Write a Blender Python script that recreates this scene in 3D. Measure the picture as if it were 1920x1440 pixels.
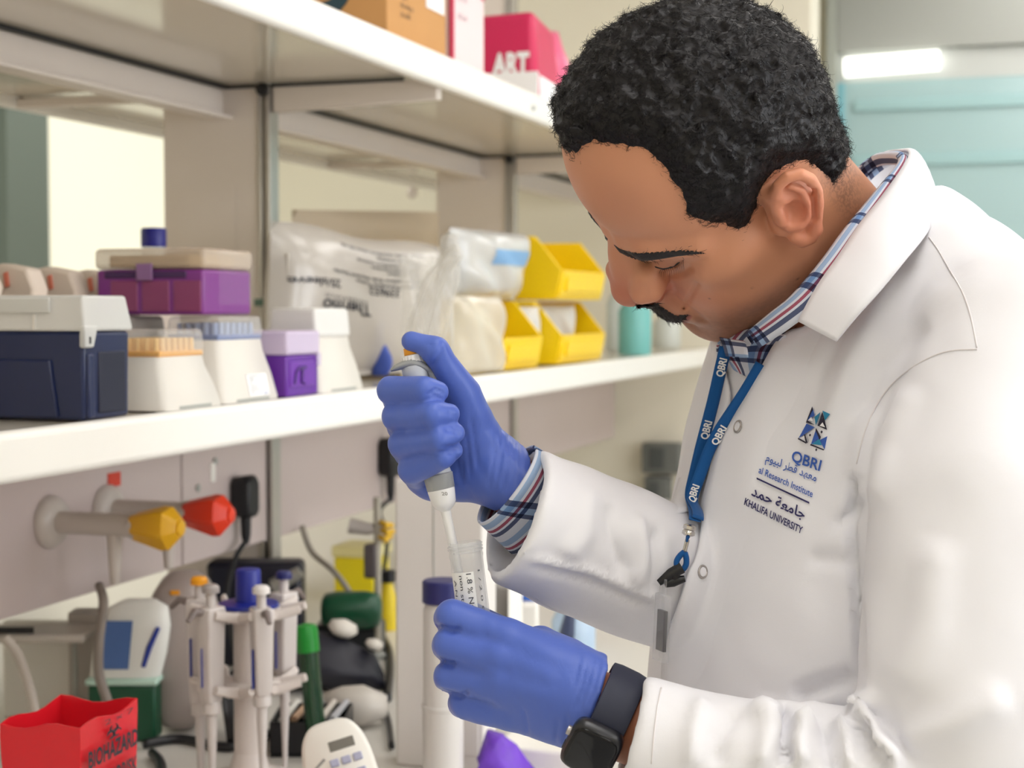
import bpy, bmesh, math, random
import numpy as np
from mathutils import Vector, Matrix
from mathutils.bvhtree import BVHTree

for o in list(bpy.data.objects):
    bpy.data.objects.remove(o)
SC = bpy.context.scene
COL = SC.collection
random.seed(7)
RNG = np.random.default_rng(7)

# ------------------------------------------------------------------ camera, world, exposure
FPX = 3000.0
CAM = np.array([0.0, 0.0, 1.46])
YAW, PITCH = math.radians(18.3), math.atan(140.0 / FPX)
FWD = np.array([-math.sin(YAW) * math.cos(PITCH), math.cos(YAW) * math.cos(PITCH), -math.sin(PITCH)])
RGT = np.array([math.cos(YAW), math.sin(YAW), 0.0])
UPV = np.cross(RGT, FWD)
cam_data = bpy.data.cameras.new('camera')
cam = bpy.data.objects.new('camera', cam_data)
COL.objects.link(cam)
cam.matrix_world = Matrix(((RGT[0], UPV[0], -FWD[0], CAM[0]), (RGT[1], UPV[1], -FWD[1], CAM[1]),
                           (RGT[2], UPV[2], -FWD[2], CAM[2]), (0, 0, 0, 1)))
cam_data.sensor_width = 36.0
cam_data.lens = FPX / 1920 * 36
cam_data.clip_start = 0.02
cam_data.dof.use_dof = True
cam_data.dof.focus_distance = 1.10
cam_data.dof.aperture_fstop = 9.0
SC.camera = cam

SC.view_settings.view_transform = 'Standard'
SC.view_settings.look = 'None'
SC.view_settings.gamma = 1.0
SC.view_settings.use_curve_mapping = False
SC.view_settings.exposure = 0.0

world = bpy.data.worlds.new('world')
SC.world = world
world.use_nodes = True
world.node_tree.nodes['Background'].inputs[0].default_value = (1.0, 0.97, 0.93, 1)
world.node_tree.nodes['Background'].inputs[1].default_value = 0.3

LAMP_POWER = 4.4
WALL_GLOW_POWER = 0.92
SC.cycles.max_bounces = 8
SC.cycles.diffuse_bounces = 4
SC.cycles.transparent_max_bounces = 16
SC.cycles.sample_clamp_indirect = 4.0
SC.cycles.caustics_reflective = False
SC.cycles.caustics_refractive = False


def W(u, v, d):
    """a point of the room seen at pixel (u, v) and d metres away"""
    return CAM + d * (FWD + RGT * (u - 960) / FPX + UPV * (720 - v) / FPX)


def on(u, v, axis, val):
    r = W(u, v, 1.0) - CAM
    return CAM + r * ((val - CAM[axis]) / r[axis])


def onX(u, v, x): return on(u, v, 0, x)
def onY(u, v, y): return on(u, v, 1, y)
def onZ(u, v, z): return on(u, v, 2, z)


# ------------------------------------------------------------------ materials
def lin(c):
    return tuple(((x / 255) / 12.92 if x / 255 <= 0.04045 else ((x / 255 + 0.055) / 1.055) ** 2.4) for x in c)


MATS = {}


def mat(name, col, rough=0.5, metal=0.0, spec=0.5, bump=None, sss=0.0, coat=0.0, sheen=0.0, vary=0.0, vscale=8.0, emit=None, emit_s=0.0):
    if name in MATS:
        return MATS[name]
    m = bpy.data.materials.new(name)
    m.use_nodes = True
    nt = m.node_tree
    b = nt.nodes['Principled BSDF']
    c = (*lin(col), 1)
    b.inputs['Base Color'].default_value = c
    b.inputs['Roughness'].default_value = rough
    b.inputs['Metallic'].default_value = metal
    b.inputs['Specular IOR Level'].default_value = spec
    if coat:
        b.inputs['Coat Weight'].default_value = coat
        b.inputs['Coat Roughness'].default_value = 0.1
    if sheen:
        b.inputs['Sheen Weight'].default_value = sheen
    if sss:
        b.inputs['Subsurface Weight'].default_value = sss
        b.inputs['Subsurface Radius'].default_value = (0.008, 0.003, 0.0015)
        b.inputs['Subsurface Scale'].default_value = 1.0
    if emit:
        b.inputs['Emission Color'].default_value = (*lin(emit), 1)
        b.inputs['Emission Strength'].default_value = emit_s
    tc = nt.nodes.new('ShaderNodeTexCoord')
    if vary:
        n = nt.nodes.new('ShaderNodeTexNoise')
        n.inputs['Scale'].default_value = vscale
        n.inputs['Detail'].default_value = 5
        nt.links.new(tc.outputs['Object'], n.inputs['Vector'])
        mx = nt.nodes.new('ShaderNodeMix')
        mx.data_type = 'RGBA'
        mx.inputs[6].default_value = tuple(x * (1 - vary) for x in c[:3]) + (1,)
        mx.inputs[7].default_value = tuple(min(1, x * (1 + vary)) for x in c[:3]) + (1,)
        nt.links.new(n.outputs['Fac'], mx.inputs[0])
        nt.links.new(mx.outputs[2], b.inputs['Base Color'])
    if bump:
        n = nt.nodes.new('ShaderNodeTexNoise')
        n.inputs['Scale'].default_value = bump[0]
        n.inputs['Detail'].default_value = 4
        nt.links.new(tc.outputs['Object'], n.inputs['Vector'])
        bp = nt.nodes.new('ShaderNodeBump')
        bp.inputs['Strength'].default_value = bump[1]
        bp.inputs['Distance'].default_value = bump[2]
        nt.links.new(n.outputs['Fac'], bp.inputs['Height'])
        nt.links.new(bp.outputs['Normal'], b.inputs['Normal'])
    MATS[name] = m
    return m


def clear(name, col, opac, rough=0.15, tint=(255, 255, 255), spec=0.6, edge=0.45):
    """thin clear or milky plastic: partly see-through, partly glossy and milky"""
    if name in MATS:
        return MATS[name]
    m = bpy.data.materials.new(name)
    m.use_nodes = True
    nt = m.node_tree
    b = nt.nodes['Principled BSDF']
    b.inputs['Base Color'].default_value = (*lin(col), 1)
    b.inputs['Roughness'].default_value = rough
    b.inputs['Specular IOR Level'].default_value = spec
    tr = nt.nodes.new('ShaderNodeBsdfTransparent')
    tr.inputs[0].default_value = (*lin(tint), 1)
    lw = nt.nodes.new('ShaderNodeLayerWeight')
    lw.inputs['Blend'].default_value = 0.25
    mr = nt.nodes.new('ShaderNodeMapRange')
    mr.inputs['To Min'].default_value = opac
    mr.inputs['To Max'].default_value = min(1, opac + edge)
    nt.links.new(lw.outputs['Facing'], mr.inputs['Value'])
    mx = nt.nodes.new('ShaderNodeMixShader')
    nt.links.new(mr.outputs['Result'], mx.inputs[0])
    nt.links.new(tr.outputs[0], mx.inputs[1])
    nt.links.new(b.outputs[0], mx.inputs[2])
    nt.links.new(mx.outputs[0], nt.nodes['Material Output'].inputs['Surface'])
    MATS[name] = m
    return m


# ------------------------------------------------------------------ mesh building
class MB:
    def __init__(self):
        self.v, self.f, self.uv = [], [], {}

    def add(self, vs, fs):
        k = len(self.v)
        self.v += [tuple(map(float, p)) for p in vs]
        self.f += [tuple(i + k for i in f) for f in fs]
        return self

    def box(self, x0, x1, y0, y1, z0, z1):
        vs = [(x0, y0, z0), (x1, y0, z0), (x1, y1, z0), (x0, y1, z0), (x0, y0, z1), (x1, y0, z1), (x1, y1, z1), (x0, y1, z1)]
        return self.add(vs, [(0, 3, 2, 1), (4, 5, 6, 7), (0, 1, 5, 4), (1, 2, 6, 5), (2, 3, 7, 6), (3, 0, 4, 7)])

    def hexa(self, lo, hi):
        """lo, hi: four corners each, counter-clockwise seen from above"""
        return self.add(list(lo) + list(hi), [(0, 3, 2, 1), (4, 5, 6, 7), (0, 1, 5, 4), (1, 2, 6, 5), (2, 3, 7, 6), (3, 0, 4, 7)])

    def obox(self, c, s, ax):
        """box at c, full sizes s, axes ax (three unit vectors)"""
        c = np.array(c, float)
        A = [np.array(a, float) for a in ax]
        vs = [c + A[0] * s[0] / 2 * i + A[1] * s[1] / 2 * j + A[2] * s[2] / 2 * k for k in (-1, 1) for i, j in ((-1, -1), (1, -1), (1, 1), (-1, 1))]
        return self.add(vs, [(0, 3, 2, 1), (4, 5, 6, 7), (0, 1, 5, 4), (1, 2, 6, 5), (2, 3, 7, 6), (3, 0, 4, 7)])

    def loft(self, rings, closed=True, cap=True):
        n = len(rings[0])
        vs = [p for r in rings for p in r]
        fs = []
        m = n if closed else n - 1
        for i in range(len(rings) - 1):
            for j in range(m):
                a, b = i * n + j, i * n + (j + 1) % n
                fs.append((a, b, b + n, a + n))
        if cap and closed:
            fs.append(tuple(reversed(range(n))))
            fs.append(tuple((len(rings) - 1) * n + j for j in range(n)))
        return self.add(vs, fs)

    def tube(self, path, r, n=8, cap=True, flat=1.0, ref=None):
        P = [np.array(p, float) for p in path]
        k = len(P)
        if np.isscalar(r):
            r = [r] * k
        rings, side = [], None
        for i in range(k):
            t = P[min(i + 1, k - 1)] - P[max(i - 1, 0)]
            t = t / (np.linalg.norm(t) + 1e-12)
            if side is None:
                a = np.array(ref if ref is not None else ((0, 0, 1) if abs(t[2]) < 0.9 else (1, 0, 0)), float)
                side = np.cross(t, a)
            side = side - t * side.dot(t)
            side /= np.linalg.norm(side) + 1e-12
            up = np.cross(side, t)
            rings.append([P[i] + r[i] * (math.cos(q) * side * flat + math.sin(q) * up) for q in np.linspace(0, 2 * math.pi, n, endpoint=False)])
        return self.loft(rings, True, cap)

    def lathe(self, prof, c, axis=(0, 0, 1), n=24, cap=True):
        a = np.array(axis, float)
        a /= np.linalg.norm(a)
        s = np.cross(a, (0, 0, 1) if abs(a[2]) < 0.9 else (1, 0, 0))
        s /= np.linalg.norm(s)
        t = np.cross(a, s)
        c = np.array(c, float)
        rings = [[c + a * h + max(r, 1e-5) * (math.cos(q) * s + math.sin(q) * t) for q in np.linspace(0, 2 * math.pi, n, endpoint=False)] for r, h in prof]
        return self.loft(rings, True, cap)

    def prism(self, pts, ext):
        """pts: polygon in space, pushed along the vector ext"""
        P = [np.array(p, float) for p in pts]
        return self.loft([P, [p + np.array(ext, float) for p in P]])

    def grid(self, G, thick=None):
        """G: rows of points; thick: a vector or per-point function giving the back face"""
        nr, nc = len(G), len(G[0])
        vs = [p for row in G for p in row]
        fs = [(i * nc + j, i * nc + j + 1, (i + 1) * nc + j + 1, (i + 1) * nc + j) for i in range(nr - 1) for j in range(nc - 1)]
        return self.add(vs, fs)


def mesh_from(name, v, f, smooth=40):
    me = bpy.data.meshes.new(name)
    me.from_pydata([tuple(p) for p in v], [], f)
    me.validate()
    bm = bmesh.new()
    bm.from_mesh(me)
    bmesh.ops.recalc_face_normals(bm, faces=bm.faces)
    bm.to_mesh(me)
    bm.free()
    if smooth:
        me.polygons.foreach_set('use_smooth', [True] * len(me.polygons))
        if smooth < 180:
            me.set_sharp_from_angle(angle=math.radians(smooth))
    me.update()
    return me


def tag(o, label=None, cat=None, group=None, kind=None):
    if label: o['label'] = label
    if cat: o['category'] = cat
    if group: o['group'] = group
    if kind: o['kind'] = kind
    return o


def thing(name, label, cat, loc=(0, 0, 0), group=None, rot=0.0):
    o = bpy.data.objects.new(name, None)
    o.empty_display_size = 0.05
    COL.objects.link(o)
    o.location = tuple(map(float, loc))
    o.rotation_euler = (0, 0, rot)
    return tag(o, label, cat, group)


def base_of(o):
    while o.parent: o = o.parent
    return np.array(o.location)


def part(parent, name, mb, m, world=True, smooth=40, bevel=0.0, seg=2, label=None, solid=0.0, sub=0):
    """one mesh object; its points come in room coordinates (world) or in the thing's own"""
    v = np.array(mb.v, float)
    off = base_of(parent) if (parent and world) else np.zeros(3)
    me = mesh_from(name, v - off, mb.f, smooth)
    o = bpy.data.objects.new(name, me)
    COL.objects.link(o)
    o.parent = parent
    me.materials.append(m)
    if bevel:
        b = o.modifiers.new('bevel', 'BEVEL')
        b.width, b.segments, b.limit_method, b.angle_limit = bevel, seg, 'ANGLE', math.radians(40)
        b.harden_normals = False
    if solid:
        s = o.modifiers.new('solid', 'SOLIDIFY')
        s.thickness, s.offset = solid, 0
    if sub:
        s = o.modifiers.new('sub', 'SUBSURF')
        s.levels = s.render_levels = sub
    if label: o['label'] = label
    return o


def top(name, label, cat, mb, m, group=None, **k):
    """a thing that is one mesh, with its origin at its base"""
    v = np.array(mb.v, float)
    c = (v.min(0) + v.max(0)) / 2
    c[2] = v[:, 2].min()
    mb.v = [tuple(p - c) for p in v]
    o = part(None, name, mb, m, world=False, **k)
    o.location = tuple(c)
    return tag(o, label, cat, group)


def struct(name, mb, m, **k):
    o = part(None, name, mb, m, world=False, **k)
    o['kind'] = 'structure'
    return o


def text_geo(s, size=1.0, bold=0.0, extrude=0.0):
    cu = bpy.data.curves.new('t', 'FONT')
    cu.body = s
    cu.size = size
    cu.offset = bold
    cu.extrude = extrude
    cu.resolution_u = 3
    o = bpy.data.objects.new('t', cu)
    COL.objects.link(o)
    dg = bpy.context.evaluated_depsgraph_get()
    me = bpy.data.meshes.new_from_object(o.evaluated_get(dg))
    bm = bmesh.new()
    bm.from_mesh(me)
    bmesh.ops.remove_doubles(bm, verts=bm.verts, dist=1e-5)
    bmesh.ops.triangulate(bm, faces=bm.faces)
    v = np.array([x.co[:] for x in bm.verts]).reshape(-1, 3)
    f = [tuple(q.index for q in x.verts) for x in bm.faces]
    bm.free()
    bpy.data.objects.remove(o)
    bpy.data.curves.remove(cu)
    bpy.data.meshes.remove(me)
    return v, f


def text_on(mb, s, o, ex, ey, h, bold=0.0, width=None, anchor=0.0):
    """lettering of cap height h starting at o, running along ex with its top towards ey"""
    v, f = text_geo(s, 1.0, bold)
    if not len(v): return mb
    v = v.copy()
    v[:, 0] -= v[:, 0].min()
    ch = 0.73
    sy = h / ch
    wd = v[:, 0].max()
    sx = sy if width is None else width / wd
    v[:, 0] -= anchor * wd
    P = np.array(o, float) + np.outer(v[:, 0] * sx, ex) + np.outer(v[:, 1] * sy, ey)
    return mb.add(P, f)


# ------------------------------------------------------------------ room
M_WALL = mat('cream_wall_paint', (238, 232, 214), 0.8, bump=(60, 0.05, 0.002))
M_CEIL = mat('ceiling_tile', (235, 233, 228), 0.85, bump=(120, 0.1, 0.002))
M_FLOOR = mat('vinyl_floor', (190, 189, 187), 0.35, vary=0.08, vscale=30)
M_WHITE = mat('white_powder_coat', (246, 243, 236), 0.32, spec=0.5)
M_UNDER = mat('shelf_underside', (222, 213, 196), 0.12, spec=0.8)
M_PANEL = mat('trunking_panel', (205, 190, 186), 0.4, vary=0.03)
M_POST = mat('upright_panel', (230, 220, 211), 0.45, vary=0.02)
M_ALU = mat('aluminium', (188, 184, 178), 0.3, metal=0.85)
M_DARK = mat('black_rubber', (14, 14, 20), 0.5)
M_BENCH = mat('bench_laminate', (226, 222, 214), 0.3, vary=0.02)
M_GREY = mat('grey_metal', (170, 172, 166), 0.45)

X0, X1, Y0, Y1, ZC = -3.3, 2.4, -2.2, 6.0, 2.8
struct('floor', MB().box(X0 - .1, X1 + .1, Y0 - .1, Y1 + .1, -0.1, 0), M_FLOOR)
struct('ceiling', MB().box(X0 - .1, X1 + .1, Y0 - .1, Y1 + .1, ZC, ZC + .1), M_CEIL)
struct('wall_left', MB().box(X0 - .1, X0, Y0, Y1, 0, ZC), M_WALL)
struct('wall_right', MB().box(X1, X1 + .1, Y0, Y1, 0, ZC), M_WALL)
struct('wall_back', MB().box(X0, X1, Y1, Y1 + .1, 0, ZC), M_WALL)
struct('wall_front', MB().box(X0, X1, Y0 - .1, Y0, 0, ZC), M_WALL)
struct('baseboard_back', MB().box(X0, X1, Y1 - .012, Y1, 0, .1), M_GREY)
struct('baseboard_left', MB().box(X0, X0 + .012, Y0, Y1, 0, .1), M_GREY)

# ceiling luminaires: a white tray with a glowing diffuser
M_LAMP = mat('lamp_diffuser', (255, 252, 246), 0.5, emit=(255, 252, 250), emit_s=LAMP_POWER)
k = 0
WHERE = {-2.5: 'over the aisle behind the shelving', 0.15: 'over the aisle where the person stands', 1.5: 'near the right wall'}
for x, ww in WHERE.items():
    for y, wy in ((-1.2, 'furthest behind the camera'), (0.7, 'level with the person'), (2.6, 'halfway down the room'), (4.6, 'nearest the back wall')):
        t = thing('ceiling_light', f'white ceiling light panel {ww}, {wy}', 'light', (x, y, ZC - .04), 'ceiling light panels')
        fr = MB()
        for a, b, c, d in ((-.32, -.3, -.62, .62), (.3, .32, -.62, .62), (-.3, .3, -.62, -.6), (-.3, .3, .6, .62)):
            fr.box(a, b, c, d, -.01, .04)
        part(t, 'frame', fr, M_WHITE, world=False)
        part(t, 'diffuser', MB().box(-.3, .3, -.6, .6, 0, .012), M_LAMP, world=False)

# glowing panes: added left for the bright wall between shelves; unseen daylight windows right
M_PANE = mat('wall_glow_pane', (150, 146, 128), 0.4, emit=(255, 251, 226), emit_s=WALL_GLOW_POWER)
M_PANE_R = mat('daylit_pane_right', (255, 255, 255), 0.4, emit=(244, 248, 255), emit_s=5.0)
M_FRAME = mat('window_frame', (122, 132, 124), 0.5)
wn = 0
for xw, sgn, spans in ((X0, 1, ((3.0, 4.3), (4.72, 5.85))), (X1, -1, ((.1, 1.4), (1.8, 3.1)))):
    for a, b in spans:
        wn += 1
        w = MB()
        z0, z1 = (0.95, 2.25)
        for q in ((a, b, z0 - .05, z0), (a, b, z1, z1 + .05), (a - .05, a, z0 - .05, z1 + .05), (b, b + .05, z0 - .05, z1 + .05)):
            xs = sorted((xw, xw + sgn * .05))
            w.box(xs[0], xs[1], q[0], q[1], q[2], q[3])
        o = struct(f'window_{wn}', w, M_FRAME)
        xs = sorted((xw + sgn * .004, xw + sgn * .012))
        part(o, 'pane', MB().box(xs[0], xs[1], a, b, z0, z1), M_PANE if sgn > 0 else M_PANE_R, world=False)

struct('trim_1', MB().box(X0, X0 + .12, 4.42, 4.65, 0, ZC), mat('column_paint', (122, 134, 126), 0.6))
# ------------------------------------------------------------------ bench island and shelving
ZB = 0.90                                  # bench top
ZM = 1.35                                  # middle shelf top
ZU = 1.854                                 # upper shelf top
XF, XB = -0.88, -1.28                      # front lip and spine of the shelves

bench = thing('lab_bench', 'long white laboratory bench under the shelving rack', 'bench', (-1.2, 2.6, 0))
part(bench, 'worktop', MB().box(-1.95, -0.48, 0.2, 4.6, ZB - .035, ZB), M_BENCH, bevel=.008)
for i in range(5):
    y = 0.22 + i * .87
    cb = part(bench, 'cabinet', MB().box(-1.9, -0.56, y, y + .85, 0.1, ZB - .037), M_WHITE, bevel=.003)
    for q in (0, 1):
        dr = part(cb, 'door', MB().box(-.56, -.542, y + .01 + q * .42, y + .415 + q * .42, .12, ZB - .05), M_WHITE, bevel=.003)
part(bench, 'plinth', MB().box(-1.85, -0.6, .24, 4.56, 0, .099), M_GREY)

rack = thing('shelving_rack', 'white two-sided shelving rack standing along the lab bench', 'shelving', (-1.285, 2.6, ZB))
for nm, z1, lip in (('upper_shelf', ZU, .051), ('middle_shelf', ZM, .048)):
    for sd in (1, -1):
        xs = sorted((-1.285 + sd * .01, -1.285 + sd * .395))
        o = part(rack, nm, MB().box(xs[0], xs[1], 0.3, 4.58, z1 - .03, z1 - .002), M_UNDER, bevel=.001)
        xs = sorted((-1.285 + sd * .385, -1.285 + sd * .405))
        part(o, 'front_lip', MB().box(xs[0], xs[1], 0.3, 4.58, z1 - lip, z1), M_WHITE, bevel=.008, seg=4)
    if nm == 'upper_shelf':
        r = MB().box(-1.297, -1.273, .3, 4.58, z1 - .085, z1 - .036)
        r.box(-1.273, -1.255, .3, 4.58, z1 - .085, z1 - .079)
        part(rack, 'back_rail', r, M_POST, bevel=.002)
        part(rack, 'rail_gap_shade', MB().box(-1.272, -1.262, .3, 4.58, z1 - .036, z1 - .0305), M_DARK)  # black strip standing for the shaded gap between rail and shelf
for y in (1.1, 2.36, 3.62):
    p = part(rack, 'upright', MB().box(-1.385, -1.21, y - .012, y + .012, ZB, 2.2), M_POST, bevel=.003)
    part(p, 'inner_panel', MB().box(-1.36, -1.25, y - .0135, y - .0125, ZM + .02, 1.66), M_POST)
    ch = MB()
    ch.box(-1.209, -1.203, y - .016, y + .016, ZB, 2.2)
    ch.box(-1.193, -1.187, y - .016, y + .016, ZB, 2.2)
    ch.box(-1.203, -1.193, y - .006, y + .016, ZB, 2.2)
    part(p, 'slotted_channel', ch, M_ALU, bevel=.001)
    for z1 in (ZU, ZM):
        for sd in (1, -1):
            xs = sorted((-1.285 + sd * .1, -1.285 + sd * .385))
            b = MB()
            h1 = .034 if z1 == ZU else .031
            yy = [(xs[0], y - .01, z1 - (.076 if sd > 0 else .05)), (xs[1], y - .01, z1 - (.066 if sd > 0 else .05)), (xs[1], y - .01, z1 - h1), (xs[0], y - .01, z1 - h1)]
            if z1 == ZU:
                part(rack, 'bracket', MB().prism(yy, (0, .02, 0)), M_POST, bevel=.002)
    if y < 4:
        part(rack, 'bracket_gap_shade', MB().box(-1.262, -.955, y - .013, y - .0105, ZU - .036, ZU - .0305), M_DARK)  # the same gap's shade, drawn as a black strip over the bracket
        part(rack, 'bolt_head', MB().lathe([(.010, 0), (.010, .01), (.004, .012)], (-1.197, y - .017, ZU - .04), (0, -1, 0), 10), M_DARK)
# hooks and knobs on the far shelf lip
for yy in (3.2, 3.33, 4.2):
    part(rack, 'hook_knob', MB().lathe([(.004, 0), (.014, .008), (.016, .02), (.01, .03), (.002, .034)], (-1.685, yy, ZU - .05), (0, 0, -1), 12), M_POST)
part(rack, 'shelf_stop', MB().box(-1.21, -1.13, 2.33, 2.345, ZM + .115, ZM + .127), mat('green_glass_edge', (70, 110, 95), .15, spec=.8))
for yy in (2.78, 3.02):
    part(rack, 'lip_screw', MB().lathe([(.005, 0), (.005, .004), (.002, .005)], (-.8805, yy, ZU - .03), (1, 0, 0), 10), M_GREY)

# service trunking along the spine, just above the bench
trunk = rack
for a, b in ((.32, 2.068), (2.072, 2.34), (2.38, 3.6), (3.64, 4.58)):
    part(trunk, 'trunking_panel', MB().box(-1.37, -1.195, a, b, 1.083, ZM - .032), M_PANEL, bevel=.0015)
for u, v in ((403, 865), (371, 915)):
    p = onX(u, v, -1.194)
    part(trunk, 'screw', MB().lathe([(.006, 0), (.006, .002), (.003, .003)], p, (1, 0, 0), 12), M_GREY)
p = onX(398, 886, -1.194)
part(trunk, 'switch_rocker', MB().obox(p, (.006, .012, .03), np.eye(3)), M_WHITE, bevel=.002)
p = onX(214, 899, -1.194)
t = top('warning_label', 'small red label stuck on the trunking above the red gas tap', 'label', MB().obox(p, (.002, .030, .019), np.eye(3)), mat('red_label', (214, 62, 40), .5))

M_STEM = mat('tap_stem_enamel', (205, 196, 188), .35)
for nm, cu, cv, y, col, lab in (('yellow', 295, 988, 1.738, (236, 178, 24), 'gas tap with a yellow faceted handle on the trunking, nearer of the two'),
                                ('red', 396, 964, 1.868, (240, 62, 30), 'gas tap with a red faceted handle beside the black plug')):
    p = onY(cu, cv, y)
    z = p[2]
    t = thing('gas_tap', lab, 'tap', (-1.195, y, z), 'gas taps on the trunking')
    part(t, 'flange', MB().lathe([(.034, 0), (.034, .004), (.028, .012), (.018, .016)], (-1.194, y, z), (1, 0, 0), 24), M_STEM)
    part(t, 'stem', MB().lathe([(.0145, 0), (.0145, .105), (.017, .107), (.017, .125), (.012, .127)], (-1.18, y, z), (1, 0, 0), 20), M_STEM)
    rings = []
    for x, r in ((-1.074, .0155), (-1.07, .0185), (-1.030, .029), (-1.020, .028), (-1.009, .016), (-1.007, .013)):
        rings.append([(x, y + r * (1 + .08 * math.cos(3 * a)) * math.cos(a), z + r * (1 + .08 * math.cos(3 * a)) * math.sin(a)) for a in np.linspace(0, 2 * math.pi, 6, endpoint=False) + .3])
    h = part(t, 'handle', MB().loft(rings), mat('tap_handle_' + nm, col, .35), bevel=.003, smooth=30)
    part(h, 'cap', MB().lathe([(.010, 0), (.010, .003), (.004, .004)], (-1.0075, y, z), (1, 0, 0), 16), MATS['tap_handle_' + nm])
    part(t, 'drop_pipe', MB().tube([(-1.10, y, z - .012), (-1.10, y, z - .05), (-1.10, y, z - .075)], [.010, .008, .006], 12), M_STEM)


def plug(u, v, path, lab, s=1.0):
    p = onX(u, v, -1.195)
    t = thing('power_plug', lab, 'plug', p + np.array([0, 0, -.04]), 'black power plugs')
    b = MB().loft([[p + np.array([x, s * a * w, s * c * h]) for a, c in ((-1, -.8), (-.7, -1), (.7, -1), (1, -.8), (1, .7), (.6, 1), (-.6, 1), (-1, .7))]
                   for x, w, h in ((.001, .020, .030), (.026, .022, .034), (.034, .017, .028))])
    part(t, 'body', b, M_DARK, bevel=.003)
    b = MB().tube([p + np.array([.018, 0, -.028]), p + np.array([.018, 0, -.06 * s]), p + np.array([.018, 0, -.075 * s])], [.009, .008, .005], 10)
    part(t, 'strain_relief', b, M_DARK)
    P = [p + np.array([.018, 0, -.07 * s])] + [np.array(q) for q in path]
    pts = []
    for i in range(len(P) - 1):
        for q in np.linspace(0, 1, 6, endpoint=False):
            a, b_, c, d = P[max(i - 1, 0)], P[i], P[i + 1], P[min(i + 2, len(P) - 1)]
            pts.append(.5 * ((2 * b_) + (c - a) * q + (2 * a - 5 * b_ + 4 * c - d) * q * q + (3 * b_ - a - 3 * c + d) * q ** 3))
    pts.append(P[-1])
    part(t, 'cord', MB().tube(pts, .0042, 8), M_DARK)


plug(441, 930, [W(440, 1050, 2.45), W(425, 1120, 2.42), W(440, 1210, 2.38), onZ(460, 1278, ZB + .006)], 'black power plug in the trunking socket beside the red gas tap')
plug(716, 856, [W(712, 960, 3.0), W(726, 1010, 2.98), W(716, 1100, 2.94), onZ(716, 1180, ZB + .006)], 'black power plug further along the trunking, left of the gloved right hand', 1.15)

# ------------------------------------------------------------------ middle shelf, front row
M_NAVY = mat('navy_polypropylene', (26, 38, 78), .3, spec=.5)
M_LID = clear('milky_lid', (232, 232, 228), .62, .25)
M_CLEARLID = clear('clear_lid', (236, 233, 228), .16, .1)
M_TIPWHITE = mat('white_rack_plastic', (224, 219, 210), .4)
M_LABEL = mat('paper_label', (250, 250, 250), .6)
M_INKDARK = mat('dark_print', (30, 32, 44), .6)
M_INKBLUE = mat('blue_print', (40, 60, 150), .6)

# navy tip box
y0, y1, xr, xl = 1.364, 1.446, -.896, -1.06
t = thing('tip_box', 'navy blue tip box with a milky hinged lid, at the left end', 'box', ((xr + xl) / 2, (y0 + y1) / 2, ZM))
lo = [(xl, y0, ZM), (xr, y0, ZM), (xr, y1, ZM), (xl, y1, ZM)]
hi = [(xl - .002, y0 - .002, ZM + .088), (xr + .001, y0 - .002, ZM + .088), (xr + .001, y1 + .001, ZM + .088), (xl - .002, y1 + .001, ZM + .088)]
b = part(t, 'base', MB().hexa(lo, hi), M_NAVY, bevel=.004, seg=3)
part(b, 'front_panel', MB().hexa([(xl + .01, y0 - .0035, ZM + .002), (xr - .028, y0 - .0035, ZM + .002), (xr - .028, y0 + .001, ZM + .002), (xl + .01, y0 + .001, ZM + .002)],
                                 [(xl + .01, y0 - .005, ZM + .06), (xr - .036, y0 - .005, ZM + .06), (xr - .036, y0 + .001, ZM + .06), (xl + .01, y0 + .001, ZM + .06)]), M_NAVY, bevel=.002)
part(b, 'side_recess', MB().box(xr - .002, xr + .0022, y0 + .024, y1 - .008, ZM + .006, ZM + .068), mat('navy_recess', (14, 20, 48), .5), bevel=.006, seg=3)
part(b, 'side_rib', MB().box(xr - .002, xr + .004, y0 + .003, y0 + .014, ZM + .002, ZM + .066), M_NAVY, bevel=.002)
lid = MB().hexa([(xl - .003, y0 - .004, ZM + .0885), (xr + .004, y0 - .004, ZM + .0885), (xr + .004, y1 + .004, ZM + .0885), (xl - .003, y1 + .004, ZM + .0885)],
                [(xl + .001, y0 + .001, ZM + .124), (xr - .001, y0 + .001, ZM + .124), (xr - .001, y1 - .002, ZM + .124), (xl + .001, y1 - .002, ZM + .124)])
l = part(t, 'lid', lid, M_LID, bevel=.003, seg=3)
part(l, 'lid_panel', MB().box(xl + .01, xr - .035, y0 - .0055, y0 - .002, ZM + .106, ZM + .122), M_LID, bevel=.003)
part(l, 'lid_rib', MB().box(xr - .054, xr - .0525, y0 - .0055, y0 - .002, ZM + .090, ZM + .105), M_TIPWHITE)
la = part(t, 'latch', MB().hexa([(xr - .002, y0 - .0045, ZM + .072), (xr + .005, y0 - .0045, ZM + .072), (xr + .005, y0 + .012, ZM + .072), (xr - .002, y0 + .012, ZM + .072)],
                           [(xr - .002, y0 - .0045, ZM + .094), (xr + .005, y0 - .0045, ZM + .094), (xr + .005, y0 + .02, ZM + .094), (xr - .002, y0 + .02, ZM + .094)]), M_LID, bevel=.002)
part(la, 'latch_slot', MB().box(xr + .0045, xr + .0056, y0 + .003, y0 + .006, ZM + .076, ZM + .083), M_DARK, bevel=.0005)


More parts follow.
